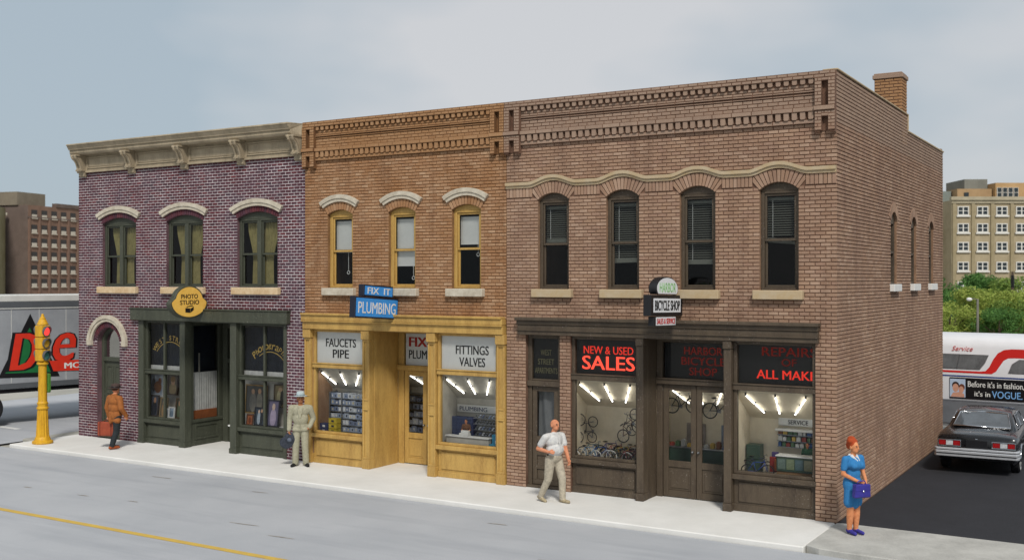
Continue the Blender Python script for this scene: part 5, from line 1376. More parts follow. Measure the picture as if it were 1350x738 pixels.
# --- bald man in white shirt, striding towards the corner
sk = cloth('ruddy_skin', '#c98a68', '#b5704f'); wsh = cloth('white_shirt', '#c9c8c4', '#a9aaac'); kh = cloth('pale_trousers', '#b4ab98', '#8f8779'); shoe = cloth('tan_shoes', '#a89a7c'); drk = cloth('dark_detail', '#3b2e28')
mats = [sk, wsh, kh, shoe, drk]
pr = []
hipL, hipR = V3((0.09, 0, 0.92)), V3((-0.09, 0, 0.92))
kL, aL = V3((0.11, -0.12, 0.50)), V3((0.12, -0.12, 0.09))       # left leg forward
kR, aR = V3((-0.10, 0.05, 0.49)), V3((-0.13, 0.23, 0.12))       # right leg trailing
for h, k, a in ((hipL, kL, aL), (hipR, kR, aR)):
    pr += [('c', h, k, 0.105, 0.078, 2), ('c', k, a, 0.075, 0.062, 2)]
pr += [('c', aL + V3((0, 0.03, -0.045)), aL + V3((0.01, -0.16, -0.055)), 0.045, 0.036, 3), ('c', aR + V3((0, 0.05, -0.03)), aR + V3((0, -0.13, -0.095)), 0.045, 0.036, 3)]
pr += [('e', V3((0, -0.01, 0.96)), (0.175, 0.135, 0.13), 2, None), ('e', V3((0, -0.03, 1.12)), (0.185, 0.165, 0.15), 1, None), ('e', V3((0, 0.0, 1.30)), (0.195, 0.14, 0.17), 1, None), ('c', V3((-0.15, 0.01, 1.40)), V3((0.15, 0.01, 1.40)), 0.075, 0.075, 1)]
pr += [('c', V3((-0.17, -0.015, 1.025)), V3((0.17, -0.015, 1.025)), 0.018, 0.018, 4)]
pr += [('c', V3((0, 0.01, 1.42)), V3((0, -0.02, 1.53)), 0.058, 0.052, 0), ('c', V3((-0.05, -0.04, 1.455)), V3((0.05, -0.04, 1.455)), 0.04, 0.04, 1), ('c', V3((0, -0.163, 1.36)), V3((0, -0.19, 1.08)), 0.014, 0.014, 1)]
head(pr, (0, -0.04, 1.635), 0.0, 0, None, brow=4, lip=4)
# right arm: elbow back, forearm forward (fist at the waist); left arm hanging forward
sR, eR, wR = V3((-0.20, 0.01, 1.39)), V3((-0.265, 0.15, 1.14)), V3((-0.22, -0.10, 1.10))
pr += [('c', sR, sR.lerp(eR, 0.62), 0.075, 0.07, 1), ('c', sR.lerp(eR, 0.5), eR, 0.052, 0.046, 0), ('c', eR, wR, 0.046, 0.034, 0)]
hand(pr, wR, (0.25, -1, 0.05), (0.8, 0, -0.4), 1.5, 0, 1.05, 1)
sL, eL, wL = V3((0.20, 0.0, 1.39)), V3((0.225, -0.08, 1.13)), V3((0.20, -0.20, 0.92))
pr += [('c', sL, sL.lerp(eL, 0.62), 0.075, 0.07, 1), ('c', sL.lerp(eL, 0.5), eL, 0.052, 0.046, 0), ('c', eL, wL, 0.046, 0.034, 0)]
hand(pr, wL, (0, -0.35, -1), (-1, 0, 0), 0.8, 0, 1.0, -1)
person('bald man in white short sleeved shirt and pale trousers walking by bicycle shop', pr, mats, (-5.63, -1.12, 0.0), rad(70), 1.0).scale = (1.1, 1.1, 1.0)

# --- man in brown coat and hat, seen from behind, suitcase in his left hand
coat = cloth('rust_brown_coat', '#9c5f2c', '#7d4720'); trs = cloth('dark_trousers', '#23292c'); osh = cloth('orange_brown_shoes', '#9a4d26'); hrb = cloth('brown_hair', '#4a3226')
mats = [sk, coat, trs, osh, hrb]
pr = []
for sx, ky, ay, az in ((0.085, -0.06, 0.02, 0.09), (-0.085, 0.02, 0.14, 0.11)):
    h, k, a = V3((sx, 0, 0.92)), V3((sx * 1.05, ky, 0.50)), V3((sx * 1.1, ay, az))
    pr += [('c', h, k, 0.10, 0.075, 2), ('c', k, a, 0.075, 0.062, 2), ('c', a + V3((0, 0.04, -0.05)), a + V3((sx * 0.25, -0.16, -0.055)), 0.046, 0.036, 3)]
pr += [('e', V3((0, 0, 0.95)), (0.185, 0.145, 0.20), 1, None), ('e', V3((0, 0.01, 1.15)), (0.185, 0.14, 0.2), 1, None), ('e', V3((0, 0.015, 1.33)), (0.205, 0.14, 0.16), 1, None), ('c', V3((-0.16, 0.015, 1.42)), V3((0.16, 0.015, 1.42)), 0.078, 0.078, 1)]
pr += [('c', V3((-0.13, 0.02, 0.80)), V3((0.13, 0.02, 0.80)), 0.085, 0.085, 1), ('c', V3((0, 0.13, 1.0)), V3((0, 0.125, 0.74)), 0.03, 0.035, 1)]
pr += [('c', V3((0, 0.02, 1.44)), V3((0, -0.01, 1.56)), 0.06, 0.054, 0), ('c', V3((-0.06, 0.03, 1.49)), V3((0.06, 0.03, 1.49)), 0.042, 0.042, 1)]
head(pr, (0, -0.02, 1.64), 0.35, 0, 4, brow=4)
sL, eL, wL = V3((0.215, 0.01, 1.41)), V3((0.27, 0.05, 1.13)), V3((0.27, 0.0, 0.88))
pr += [('c', sL, eL, 0.078, 0.066, 1), ('c', eL, wL, 0.066, 0.052, 1)]; hand(pr, wL, (0, 0, -1), (-1, 0, 0), 1.4, 0, 1.05, 1)
sR, eR, wR = V3((-0.215, 0.01, 1.41)), V3((-0.29, 0.02, 1.14)), V3((-0.27, -0.12, 0.93))
pr += [('c', sR, eR, 0.078, 0.066, 1), ('c', eR, wR, 0.066, 0.052, 1)]; hand(pr, wR, (0, -0.3, -1), (1, 0, 0), 0.7, 0, 1.0, -1)
p2 = person('man in rust brown coat and dark hat seen from behind with red suitcase', pr, mats, (-19.60, -1.14, 0.0), rad(172), 1.0)
p2.scale = (1.18, 1.18, 1.0)
def hat(parent, c, brim, crown, h, mat, band=None, tilt=0.0, squash=1.15):
    g = MB(); g.lathe([(brim * 0.55, 0.012), (brim, 0.0), (brim * 1.02, 0.012), (crown * 1.08, 0.022), (crown, 0.05), (crown * 0.94, h * 0.8), (crown * 0.7, h), (crown * 0.2, h * 0.93)], 28)
    g.xf(Matrix.Translation(c) @ Matrix.Rotation(tilt, 4, 'X') @ Matrix.Diagonal((1, squash, 1, 1)))
    o = g.build('hat', mat, parent, smooth='auto')
    if band:
        g = MB(); g.lathe([(crown * 1.09, 0.022), (crown * 1.04, 0.05)], 28); g.xf(Matrix.Translation(c) @ Matrix.Rotation(tilt, 4, 'X') @ Matrix.Diagonal((1, squash, 1, 1))); g.build('hat_band', band, o, smooth=True)
hat(p2, (0, -0.01, 1.69), 0.145, 0.098, 0.12, cloth('dark_felt', '#4a3a35'), M['black'])
t = thing('suitcase', 'red brown suitcase held by the man in the brown coat', 'suitcase')
lr = M_plain('red_leather', '#96452b', 0.55, 0.25, 8, 0.2, alt='#7a3320')
g = MB(); g.box(-0.26, 0.26, -0.085, 0.085, 0.0, 0.40); g.build('case', lr, t, bevel=0.03)
g = MB(); sash_rect(g, -0.262, 0.262, 0.005, 0.395, -0.008, 0.008, 0.012); g.build('seam', M_plain('dark_leather', '#6f2d1b', 0.6, 0.2, 8, 0.1), t)
for x in (-0.17, 0.17): bx_part('strap', bpy.data.materials['dark_leather'], t, (x - 0.02, x + 0.02, -0.09, 0.09, -0.003, 0.404))
g = MB(); g.tube([(-0.08, 0, 0.395), (-0.07, 0, 0.445), (0.07, 0, 0.445), (0.08, 0, 0.395)], 0.012, 6); g.build('handle', bpy.data.materials['dark_leather'], t, smooth=True)
place(t, (-19.87, -1.20, 0.34), rad(20))

# --- man in khaki suit and pale hat, dark cap in his right hand, left hand in pocket
kc = cloth('khaki_suit', '#a09d88', '#86836f'); dsk = cloth('tanned_skin', '#a86f4c', '#8a5638'); bsh = cloth('black_shoes', '#1b1b1d'); 
mats = [dsk, kc, kc, bsh, drk]
pr = []
for sx, ky, ay in ((0.095, -0.03, 0.01), (-0.095, -0.02, 0.02)):
    h, k, a = V3((sx, 0, 0.93)), V3((sx * 1.15, ky, 0.50)), V3((sx * 1.35, ay, 0.09))
    pr += [('c', h, k, 0.105, 0.085, 2), ('c', k, a, 0.085, 0.078, 2), ('c', a + V3((0, 0.03, -0.05)), a + V3((sx * 0.7, -0.16, -0.055)), 0.048, 0.040, 3)]
pr += [('e', V3((0, 0, 0.96)), (0.185, 0.135, 0.17), 1, None), ('e', V3((0, -0.01, 1.15)), (0.19, 0.145, 0.2), 1, None), ('e', V3((0, 0.0, 1.33)), (0.205, 0.14, 0.16), 1, None), ('c', V3((-0.17, 0.01, 1.42)), V3((0.17, 0.01, 1.42)), 0.078, 0.078, 1)]
pr += [('c', V3((0.055, -0.12, 1.42)), V3((0.01, -0.155, 1.20)), 0.022, 0.018, 1), ('c', V3((-0.055, -0.12, 1.42)), V3((-0.01, -0.155, 1.20)), 0.022, 0.018, 1), ('c', V3((0, -0.155, 1.18)), V3((0.01, -0.14, 0.92)), 0.014, 0.014, 1), ('c', V3((-0.14, -0.09, 0.90)), V3((0.14, -0.09, 0.90)), 0.05, 0.05, 1)]
pr += [('c', V3((0, 0.01, 1.43)), V3((0, -0.02, 1.55)), 0.06, 0.055, 0)]
head(pr, (0, -0.03, 1.64), 0.2, 0, 4, brow=4, lip=4)
sR, eR, wR = V3((-0.22, 0.0, 1.41)), V3((-0.265, 0.03, 1.13)), V3((-0.27, -0.05, 0.90))
pr += [('c', sR, eR, 0.08, 0.068, 1), ('c', eR, wR, 0.068, 0.055, 1)]; hand(pr, wR, (0, -0.1, -1), (1, 0, 0), 1.3, 0, 1.05, -1)
sL, eL, wL = V3((0.22, 0.0, 1.41)), V3((0.30, 0.06, 1.15)), V3((0.225, -0.06, 0.97))
pr += [('c', sL, eL, 0.08, 0.068, 1), ('c', eL, wL, 0.068, 0.055, 1)]; hand(pr, wL, (-0.5, -0.3, -0.8), (-1, 0, 0), 0.6, 0, 1.0, 1)
p3 = person('man in khaki suit and pale brimmed hat standing outside plumbing shop', pr, mats, (-13.24, -0.58, 0.0), rad(36), 1.04)
hat(p3, (0, -0.03, 1.70), 0.165, 0.098, 0.12, cloth('pale_blue_straw', '#b5c1c2', '#96a4a8'), cloth('pale_band', '#8fa0a6'), -0.05)
t = thing('held_cap', 'dark navy cap held in right hand of khaki suited man', 'cap')
ncap = cloth('navy_cap', '#20242d', '#3c424e')
g = MB(); g.ell((0, 0, 0.17), (0.17, 0.09, 0.17), 16, 10); g.build('crown', ncap, t, smooth=True)
g = MB(); g.prism([(0.17 * math.cos(a) - 0.06, -0.06 + 0.0, 0.12 + 0.15 * math.sin(a) - 0.06) for a in [2 * PI * i / 20 for i in range(20)]], (0, 0.02, 0)); g.build('peak', ncap, t, bevel=0.008)
g = MB(); g.ell((0, -0.088, 0.16), (0.06, 0.02, 0.05), 10, 6); g.build('badge', cloth('grey_badge', '#5a6270'), t, smooth=True)
place(t, (-13.47, -0.78, 0.53), rad(30), 0, 0.3, 1.0)

# --- woman in blue dress with violet handbag
dre = cloth('blue_dress', '#2f77ad', '#276a9e'); org = cloth('warm_skin', '#cf8a5e', '#b8724a'); hair = cloth('orange_hair', '#a8441a', '#84300f'); vsh = cloth('violet_shoes', '#3a3590'); wcol = cloth('white_collar', '#d2d2d0')
mats = [org, dre, hair, vsh, wcol, drk]
pr = []
for sx, ky, ay in ((0.07, -0.02, 0.0), (-0.07, -0.01, 0.02)):
    h, k, a = V3((sx, 0, 0.88)), V3((sx * 1.0, ky, 0.48)), V3((sx * 0.95, ay, 0.10))
    pr += [('c', h, k, 0.10, 0.066, 0), ('c', k, k.lerp(a, 0.35), 0.062, 0.066, 0), ('c', k.lerp(a, 0.35), a, 0.066, 0.044, 0), ('c', a + V3((0, 0.03, -0.035)), a + V3((sx * 0.2, -0.16, -0.062)), 0.042, 0.034, 3), ('c', a + V3((0, 0.02, -0.03)), a + V3((0, 0.035, -0.075)), 0.03, 0.02, 3)]
pr += [('e', V3((0, 0.01, 0.90)), (0.185, 0.16, 0.2), 1, None), ('c', V3((-0.085, 0.0, 0.58)), V3((-0.06, 0, 0.9)), 0.105, 0.11, 1), ('c', V3((0.085, 0.0, 0.58)), V3((0.06, 0, 0.9)), 0.105, 0.11, 1), ('c', V3((0, -0.02, 0.57)), V3((0, 0, 0.9)), 0.11, 0.12, 1)]
pr += [('e', V3((0, 0, 1.10)), (0.145, 0.12, 0.17), 1, None), ('e', V3((0, -0.03, 1.27)), (0.165, 0.14, 0.13), 1, None), ('e', V3((0.075, -0.11, 1.25)), (0.07, 0.065, 0.065), 1, None), ('e', V3((-0.075, -0.11, 1.25)), (0.07, 0.065, 0.065), 1, None), ('c', V3((-0.13, 0.01, 1.36)), V3((0.13, 0.01, 1.36)), 0.066, 0.066, 1)]
pr += [('c', V3((0, 0.01, 1.38)), V3((0, -0.02, 1.49)), 0.05, 0.045, 0), ('c', V3((0.06, -0.03, 1.425)), V3((0.02, -0.13, 1.34)), 0.022, 0.016, 4), ('c', V3((-0.06, -0.03, 1.425)), V3((-0.02, -0.13, 1.34)), 0.022, 0.016, 4), ('c', V3((-0.06, 0.03, 1.43)), V3((0.06, 0.03, 1.43)), 0.025, 0.025, 4)]
head(pr, (0, -0.03, 1.575), 0.12, 0, 2, brow=5, lip=5, s=0.95)
pr += [('e', V3((0, 0.03, 1.665)), (0.09, 0.10, 0.07), 2, None), ('e', V3((0.01, 0.05, 1.715)), (0.07, 0.075, 0.052), 2, None), ('e', V3((-0.06, 0.0, 1.68)), (0.05, 0.06, 0.05), 2, None), ('e', V3((0.065, 0.02, 1.665)), (0.045, 0.06, 0.05), 2, None), ('e', V3((0, 0.09, 1.60)), (0.07, 0.05, 0.08), 2, None)]
for s_, e_, w_ in ((V3((-0.18, 0.0, 1.36)), V3((-0.22, 0.02, 1.10)), V3((-0.08, -0.20, 0.99))), (V3((0.18, 0.0, 1.36)), V3((0.22, -0.02, 1.11)), V3((0.10, -0.21, 1.0)))):
    pr += [('c', s_, s_.lerp(e_, 0.6), 0.068, 0.062, 1), ('c', s_.lerp(e_, 0.5), e_, 0.045, 0.040, 0), ('c', e_, w_, 0.040, 0.030, 0)]
hand(pr, (-0.08, -0.20, 0.99), (0.75, -0.5, -0.2), (0, 0.3, -1), 0.9, 0, 0.95, 1)
hand(pr, (0.10, -0.21, 1.0), (-0.5, -0.4, -0.5), (0, 0.3, -1), 1.2, 0, 0.95, -1)
person('woman with orange hair in a blue dress holding a violet handbag at the corner', pr, mats, (0.50, -0.78, 0.012), rad(58), 1.02)
t = thing('handbag', 'violet handbag with clasp held in front of the blue dress', 'handbag')
vb = M_plain('violet_leather', '#34308a', 0.45, 0.2, 9, 0.15, alt='#2a2672')
g = MB(); g.prism([(-0.17, -0.06, 0.0), (0.17, -0.06, 0.0), (0.15, -0.06, 0.24), (-0.15, -0.06, 0.24)], (0, 0.12, 0)); g.build('bag', vb, t, bevel=0.02)
g = MB(); g.prism([(-0.155, -0.068, 0.12), (0.155, -0.068, 0.12), (0.15, -0.068, 0.245), (-0.15, -0.068, 0.245)], (0, 0.13, 0)); g.build('flap', vb, t, bevel=0.012)
g = MB(); g.ell((0, -0.072, 0.125), (0.022, 0.012, 0.02), 10, 6); g.build('clasp', M['chrome'], t, smooth=True)
g = MB(); g.tube([(-0.09, 0, 0.24), (-0.07, 0, 0.30), (0.07, 0, 0.30), (0.09, 0, 0.24)], 0.011, 6); g.build('handle', vb, t, smooth=True)
place(t, (0.70, -0.98, 0.74), rad(48), 0, 0)

# small shop assistants
def assistant(label, loc, rz, s, top, skin_m):
    pr = [('c', V3((-0.09, 0, 0.9)), V3((-0.1, 0, 0.1)), 0.1, 0.07, 2), ('c', V3((0.09, 0, 0.9)), V3((0.1, 0, 0.1)), 0.1, 0.07, 2), ('e', V3((0, 0, 1.0)), (0.18, 0.13, 0.2), 1, None), ('e', V3((0, 0, 1.28)), (0.2, 0.14, 0.2), 1, None), ('c', V3((-0.16, 0, 1.42)), V3((0.16, 0, 1.42)), 0.075, 0.075, 1), ('c', V3((0, 0, 1.43)), V3((0, -0.01, 1.55)), 0.055, 0.05, 0)]
    pr += [('c', V3((-0.1, -0.03, 0.05)), V3((-0.1, -0.16, 0.04)), 0.04, 0.035, 3), ('c', V3((0.1, -0.03, 0.05)), V3((0.1, -0.16, 0.04)), 0.04, 0.035, 3)]
    for x in (-1, 1):
        pr += [('c', V3((0.21 * x, 0, 1.4)), V3((0.27 * x, 0, 1.13)), 0.07, 0.055, 1), ('c', V3((0.27 * x, 0, 1.13)), V3((0.16 * x, -0.2, 1.05)), 0.052, 0.035, 0)]
        hand(pr, (0.16 * x, -0.2, 1.05), (-0.2 * x, -1, 0), (0, 0, -1), 0.6, 0, 1.0, x)
    head(pr, (0, -0.03, 1.64), 0, 0, 3, brow=3)
    person(label, pr, [skin_m, top, trs, drk], loc, rz, s, voxel=0.014, smooth_it=2)
assistant('small figure in brown top standing at the counter in the plumbing window', (-9.00, 0.60, 0.63), rad(10), 0.40, cloth('brown_top', '#6d4a33'), sk)
assistant('small figure in green top behind the bicycle service counter', (-0.82, 0.92, 0.63), rad(0), 0.42, cloth('green_top', '#2f5a42'), sk)
# =================================================================== parked car (nose away from the camera)
def M_carpaint(name, col):
    m, nt, p, out = newmat(name); p.inputs['Base Color'].default_value = (*lin(col), 1); p.inputs['Roughness'].default_value = 0.22
    p.inputs['Coat Weight'].default_value = 0.4; p.inputs['Coat Roughness'].default_value = 0.06; p.inputs['Specular IOR Level'].default_value = 0.5
    v = coords(nt, 'obj'); n = noise(nt, v, 30, 3, 0.5); r = ramp(nt, n, [(0.3, 0.16), (0.7, 0.34)]); nt.links.new(r, p.inputs['Roughness']); return m
carb = M_carpaint('black_car_paint', '#0c0d10')
car = thing('parked_car', 'black four door sedan parked beside the brick side wall', 'car')
def loft(mb, secs, m=0, cap=True):
    n = len(secs[0]); b = len(mb.v)
    for s_ in secs: mb.v.extend(s_)
    for i in range(len(secs) - 1):
        for j in range(n - 1):
            mb.f.append((b + i * n + j, b + (i + 1) * n + j, b + (i + 1) * n + j + 1, b + i * n + j + 1)); mb.m.append(m)
    if cap:
        mb.f.append(tuple(b + j for j in range(n))); mb.m.append(m)
        mb.f.append(tuple(b + (len(secs) - 1) * n + j for j in range(n - 1, -1, -1))); mb.m.append(m)
def car_sec(y, w, zb, zs, zt, crown=0.03):
    h = [(w * 0.90, zb), (w * 0.97, zb + 0.08), (w, zb + 0.22), (w * 1.0, zs - 0.12), (w * 0.985, zs - 0.04), (w * 0.95, zs), (w * 0.86, zt - 0.01), (w * 0.5, zt + crown * 0.7), (0, zt + crown)]
    return [(x, y, z) for x, z in h] + [(-x, y, z) for x, z in reversed(h[:-1])]
secs = [car_sec(0.10, 0.84, 0.36, 0.86, 0.88, 0.01), car_sec(0.13, 0.88, 0.32, 0.89, 0.915, 0.015), car_sec(0.22, 0.905, 0.28, 0.905, 0.94, 0.02), car_sec(0.7, 0.92, 0.24, 0.925, 0.965), car_sec(1.3, 0.925, 0.22, 0.93, 0.98), car_sec(2.2, 0.925, 0.22, 0.93, 0.97), car_sec(3.3, 0.92, 0.22, 0.92, 0.96), car_sec(4.2, 0.91, 0.25, 0.89, 0.93), car_sec(4.75, 0.88, 0.3, 0.85, 0.87), car_sec(4.85, 0.84, 0.36, 0.8, 0.82, 0.01)]
g = MB(); loft(g, secs); g.build('body', carb, car, smooth='auto')
# roof and pillars
def ring(y0, y1, w0, w1, z, cr): return [(-w0, y0, z), (w0, y0, z), (w1, y1, z), (-w1, y1, z)]
g = MB()
def hsec(y, w, z0, z1, k=0.78):
    h = [(w, z0), (w * (1 - (1 - k) * 0.9), z1 - 0.05), (w * (1 - (1 - k)) - 0.03, z1 - 0.015), (w * 0.45, z1 + 0.012), (0, z1 + 0.018)]
    return [(x, y, z) for x, z in h] + [(-x, y, z) for x, z in reversed(h[:-1])]
roof = [hsec(1.15, 0.80, 0.95, 0.985, 0.93), hsec(1.42, 0.80, 0.95, 1.13, 0.90), hsec(1.75, 0.80, 0.95, 1.30, 0.82), hsec(1.98, 0.80, 0.95, 1.355, 0.79), hsec(2.5, 0.80, 0.95, 1.375, 0.78), hsec(3.05, 0.80, 0.95, 1.355, 0.79), hsec(3.35, 0.80, 0.95, 1.20, 0.86), hsec(3.75, 0.80, 0.95, 0.98, 0.93)]
loft(g, roof); g.build('roof', carb, car, smooth='auto')
cglass = M_plain('car_glass', '#4a535a', 0.05, 0.2, 2, 0.0, spec=0.8, alt='#2b3136'); cglass.node_tree.nodes['Principled BSDF'].inputs['Coat Weight'].default_value = 1.0
def gl(name, pts, off, trim=0.022):
    P = [Vector(p) for p in pts]; o = Vector(off)
    q = MB().poly([p + o for p in P]).build(name, cglass, car)
    t_ = MB(); t_.tube([p + o for p in P], trim, 5, closed=True); t_.build('trim', M['chrome'], q, smooth=True)
gl('rear_window', [(-0.66, 1.22, 1.00), (0.66, 1.22, 1.00), (0.555, 1.76, 1.292), (0, 1.775, 1.312), (-0.555, 1.76, 1.292)], (0, -0.03, 0.035))
gl('windscreen', [(0.66, 3.66, 1.02), (-0.66, 3.66, 1.02), (-0.56, 3.2, 1.29), (0.56, 3.2, 1.29)], (0, 0.03, 0.03))
for s_ in (-1, 1):
    for (a, b, c, d) in ((1.68, 2.40, 2.40, 1.92), (2.46, 3.42, 3.12, 2.46)):
        gl('side_window', [(s_ * 0.785, a, 0.99), (s_ * 0.785, b, 0.99), (s_ * 0.665, c, 1.29), (s_ * 0.665, d, 1.29)], (s_ * 0.016, 0, 0), 0.014)
    g = MB(); g.box(s_ * 0.925, s_ * 0.94, 0.3, 4.6, 0.60, 0.635); g.build('side_trim', M['chrome'], car)
    for y in (2.42, 3.42): MB().box(s_ * 0.921, s_ * 0.931, y, y + 0.012, 0.34, 0.92).build('door_gap', M['black'], car)
    for y in (2.25, 3.2): bx_part('door_handle', M['chrome'], car, (s_ * 0.925, s_ * 0.955, y - 0.16, y, 0.78, 0.805))
    # tail light cluster: chrome bezel, red, white, red
    x0 = 0.34 * s_; x1 = 0.87 * s_
    l = min(x0, x1); r = max(x0, x1)
    b_ = MB(); sash_rect(b_, l, r, 0.66, 0.825, 0.055, 0.10, 0.020); o = b_.build('tail_light', M['chrome'], car, bevel=0.005)
    redl = bpy.data.materials.get('red_lens') or M_plain('red_lens', '#a01418', 0.15, 0.2, 12, 0, spec=0.6)
    whl = bpy.data.materials.get('white_lens') or M_plain('white_lens', '#c8ccd0', 0.15, 0.2, 20, 0, spec=0.6)
    w = (r - l - 0.04) / 3
    for k, m_ in enumerate((redl, whl, redl)): MB().box(l + 0.02 + w * k + 0.004, l + 0.02 + w * (k + 1) - 0.004, 0.068, 0.10, 0.685, 0.80).build('lens', m_, o, bevel=0.004)
    for (y, nm) in ((0.98, 0), (3.95, 1)):
        wv = MB(); cx = s_ * 0.80
        wv.lathe([(0.20, -0.1), (0.30, -0.1), (0.325, -0.07), (0.33, 0), (0.325, 0.07), (0.30, 0.10), (0.20, 0.10)], 28, axis='x'); wv.v = [(x + cx, yy + y, z + 0.33) for x, yy, z in wv.v]
        o = wv.build('wheel', M['rubber'], car, smooth='auto')
        rm_ = MB(); rm_.lathe([(0.262, 0.0), (0.262, 0.107), (0.235, 0.108)], 28, axis='x'); rm_.v = [(x * s_ + cx, yy + y, z + 0.33) for x, yy, z in rm_.v]; rm_.build('white_wall', M['white'], o, smooth='auto')
        rm_ = MB(); rm_.lathe([(0.20, 0.0), (0.20, 0.110), (0.16, 0.112), (0.07, 0.10), (0.06, 0.125), (0.0, 0.128)], 24, axis='x'); rm_.v = [(x * s_ + cx, yy + y, z + 0.33) for x, yy, z in rm_.v]; rm_.build('hub_cap', M['chrome'], o, smooth='auto')
        a_ = MB(); ring_pts = [(s_ * 0.929, y + 0.37 * math.cos(a), 0.33 + 0.37 * math.sin(a)) for a in [PI * k / 14 for k in range(15)]]
        a_.tube(ring_pts, 0.018, 5); a_.build('wheel_arch', M['chrome'], car, smooth=True)
        a_ = MB(); a_.poly([(s_ * 0.9285, y + 0.36 * math.cos(a), 0.33 + 0.36 * math.sin(a)) for a in [PI * k / 14 for k in range(15)]]); a_.build('wheel_well', M['black'], car)
# rear bumper with ribs, plate recess, trunk seams
g = MB()
for (z0, z1, d) in ((0.42, 0.485, 0.0), (0.50, 0.565, -0.03), (0.58, 0.63, 0.0)):
    pts = []
    g.prism([(-0.95, 0.30, z0), (-0.95, 0.08, z0), (-0.90, 0.0 + d, z0), (0.90, 0.0 + d, z0), (0.95, 0.08, z0), (0.95, 0.30, z0), (0.90, 0.30, z0), (0.86, 0.12, z0), (-0.86, 0.12, z0), (-0.90, 0.30, z0)], (0, 0, z1 - z0))
g.build('rear_bumper', M_plain('bumper_chrome', '#d5d8dc', 0.28, 0.08, 6, 0.0, metal=0.55), car, bevel=0.012)
bx_part('bumper_core', M['black'], car, (-0.90, 0.90, 0.05, 0.14, 0.41, 0.62), bevel=0)
bx_part('front_bumper', M['chrome'], car, (-0.93, 0.93, 4.84, 4.98, 0.42, 0.60), bevel=0.02)
bx_part('number_plate_recess', M_plain('plate_recess', '#17181b', 0.4, 0.1, 8, 0), car, (-0.24, 0.24, 0.08, 0.10, 0.66, 0.83), bevel=0.004)
bx_part('trunk_lock', M['chrome'], car, (-0.03, 0.03, 0.075, 0.10, 0.84, 0.87))
g = MB(); g.tube([(-0.70, 0.125, 0.87), (-0.72, 0.6, 0.985), (-0.70, 1.12, 1.0)], 0.006, 4); g.tube([(0.70, 0.125, 0.87), (0.72, 0.6, 0.985), (0.70, 1.12, 1.0)], 0.006, 4); g.build('trunk_seam', M['black'], car)
place(car, (1.56, 6.85, 0.0), rad(1.5))

# =================================================================== bus
bus = thing('city_bus', 'white bus with red swoosh stripe and a black advertising panel, behind the sedan', 'bus')
bw = M_plain('bus_white', '#dcdde0', 0.35, 0.05, 2, 0, spec=0.5); br_ = M_plain('bus_red', '#c8241f', 0.4, 0.06, 3, 0); bb_ = M_plain('bus_blue', '#28407e', 0.4, 0.06, 3, 0); bg_ = M_plain('bus_grey', '#82868c', 0.4, 0.12, 3, 0.05, metal=0.3)
L0, L1, D = -8.2, 3.6, 2.5            # length along local X, near side is y = 0 (facing -Y)
prof = [(0.05, 0.42), (0.0, 0.50), (-0.01, 1.40), (0.0, 1.98), (0.06, 2.75), (0.14, 2.93), (0.32, 3.04), (0.8, 3.10)]
P = [(y, z) for y, z in prof] + [(D - y, z) for y, z in reversed(prof)]
g = MB(); loft(g, [[(x, y, z) for y, z in P] for x in (L1, L1 - 0.12, L0 + 0.12, L0)][::-1]); g.build('body', bw, bus, smooth='auto')
def side_poly(pts, off, th=0.012):
    """polygon drawn on the near side (x, z), following the lean of the upper side"""
    def Y(z):
        for (y0, z0), (y1, z1) in zip(prof, prof[1:]):
            if z0 <= z <= z1: return y0 + (y1 - y0) * (z - z0) / (z1 - z0)
        return 0.0
    return [(x, Y(z) - off, z) for x, z in pts]
def side_part(name, mat, pts, off, parent=None):
    Q = side_poly(pts, off); g = MB(); g.poly(Q); b_ = len(g.v)
    R_ = side_poly(pts, -0.02); n = len(Q)
    for i in range(n): j = (i + 1) % n; g.add([Q[j], Q[i], R_[i], R_[j]], [(0, 1, 2, 3)])
    return g.build(name, mat, parent or bus)
def strip(name, mat, top, bot, off):
    g = MB(); A = side_poly(top, off); B = side_poly(bot, off)
    for (a0, a1, b0, b1) in zip(A, A[1:], B, B[1:]): g.quad(b0, b1, a1, a0)
    return g.build(name, mat, bus)
# swoosh: thin line left at z 2.0, rises to a broad band at right
xs = [L0 + 0.1 + (1.05 - L0 - 0.1) * i / 10 for i in range(11)] 
top = [(x, 2.06) for x in xs[:-1]]; bot = [(x, 2.00) for x in xs[:-1]]
sx = 0.92
top += [(0.85, 2.06), (1.00, 2.08), (1.10, 2.20), (1.20, 2.42), (1.32, 2.60), (1.48, 2.70), (1.70, 2.73), (3.5, 2.73)]
bot += [(0.85, 2.00), (1.16, 2.00), (1.28, 2.08), (1.38, 2.24), (1.48, 2.40), (1.60, 2.47), (1.78, 2.48), (3.5, 2.48)]
strip('red_swoosh', br_, top, bot, 0.006)
strip('blue_line', bb_, [(L0 + 0.1, 1.925), (L1 - 0.1, 1.925)], [(L0 + 0.1, 1.885), (L1 - 0.1, 1.885)], 0.006)
bx_part('skirt', bg_, bus, (L0 + 0.05, L1 - 0.05, -0.022, 0.0, 0.52, 1.20), (L0 + 0.05, L1 - 0.05, -0.03, 0.0, 1.17, 1.215), bevel=0.004)
bwg = M_plain('bus_window_glass', '#6f7274', 0.06, 0.3, 1.5, 0.0, spec=0.7, alt='#3b3d40')
k = 0
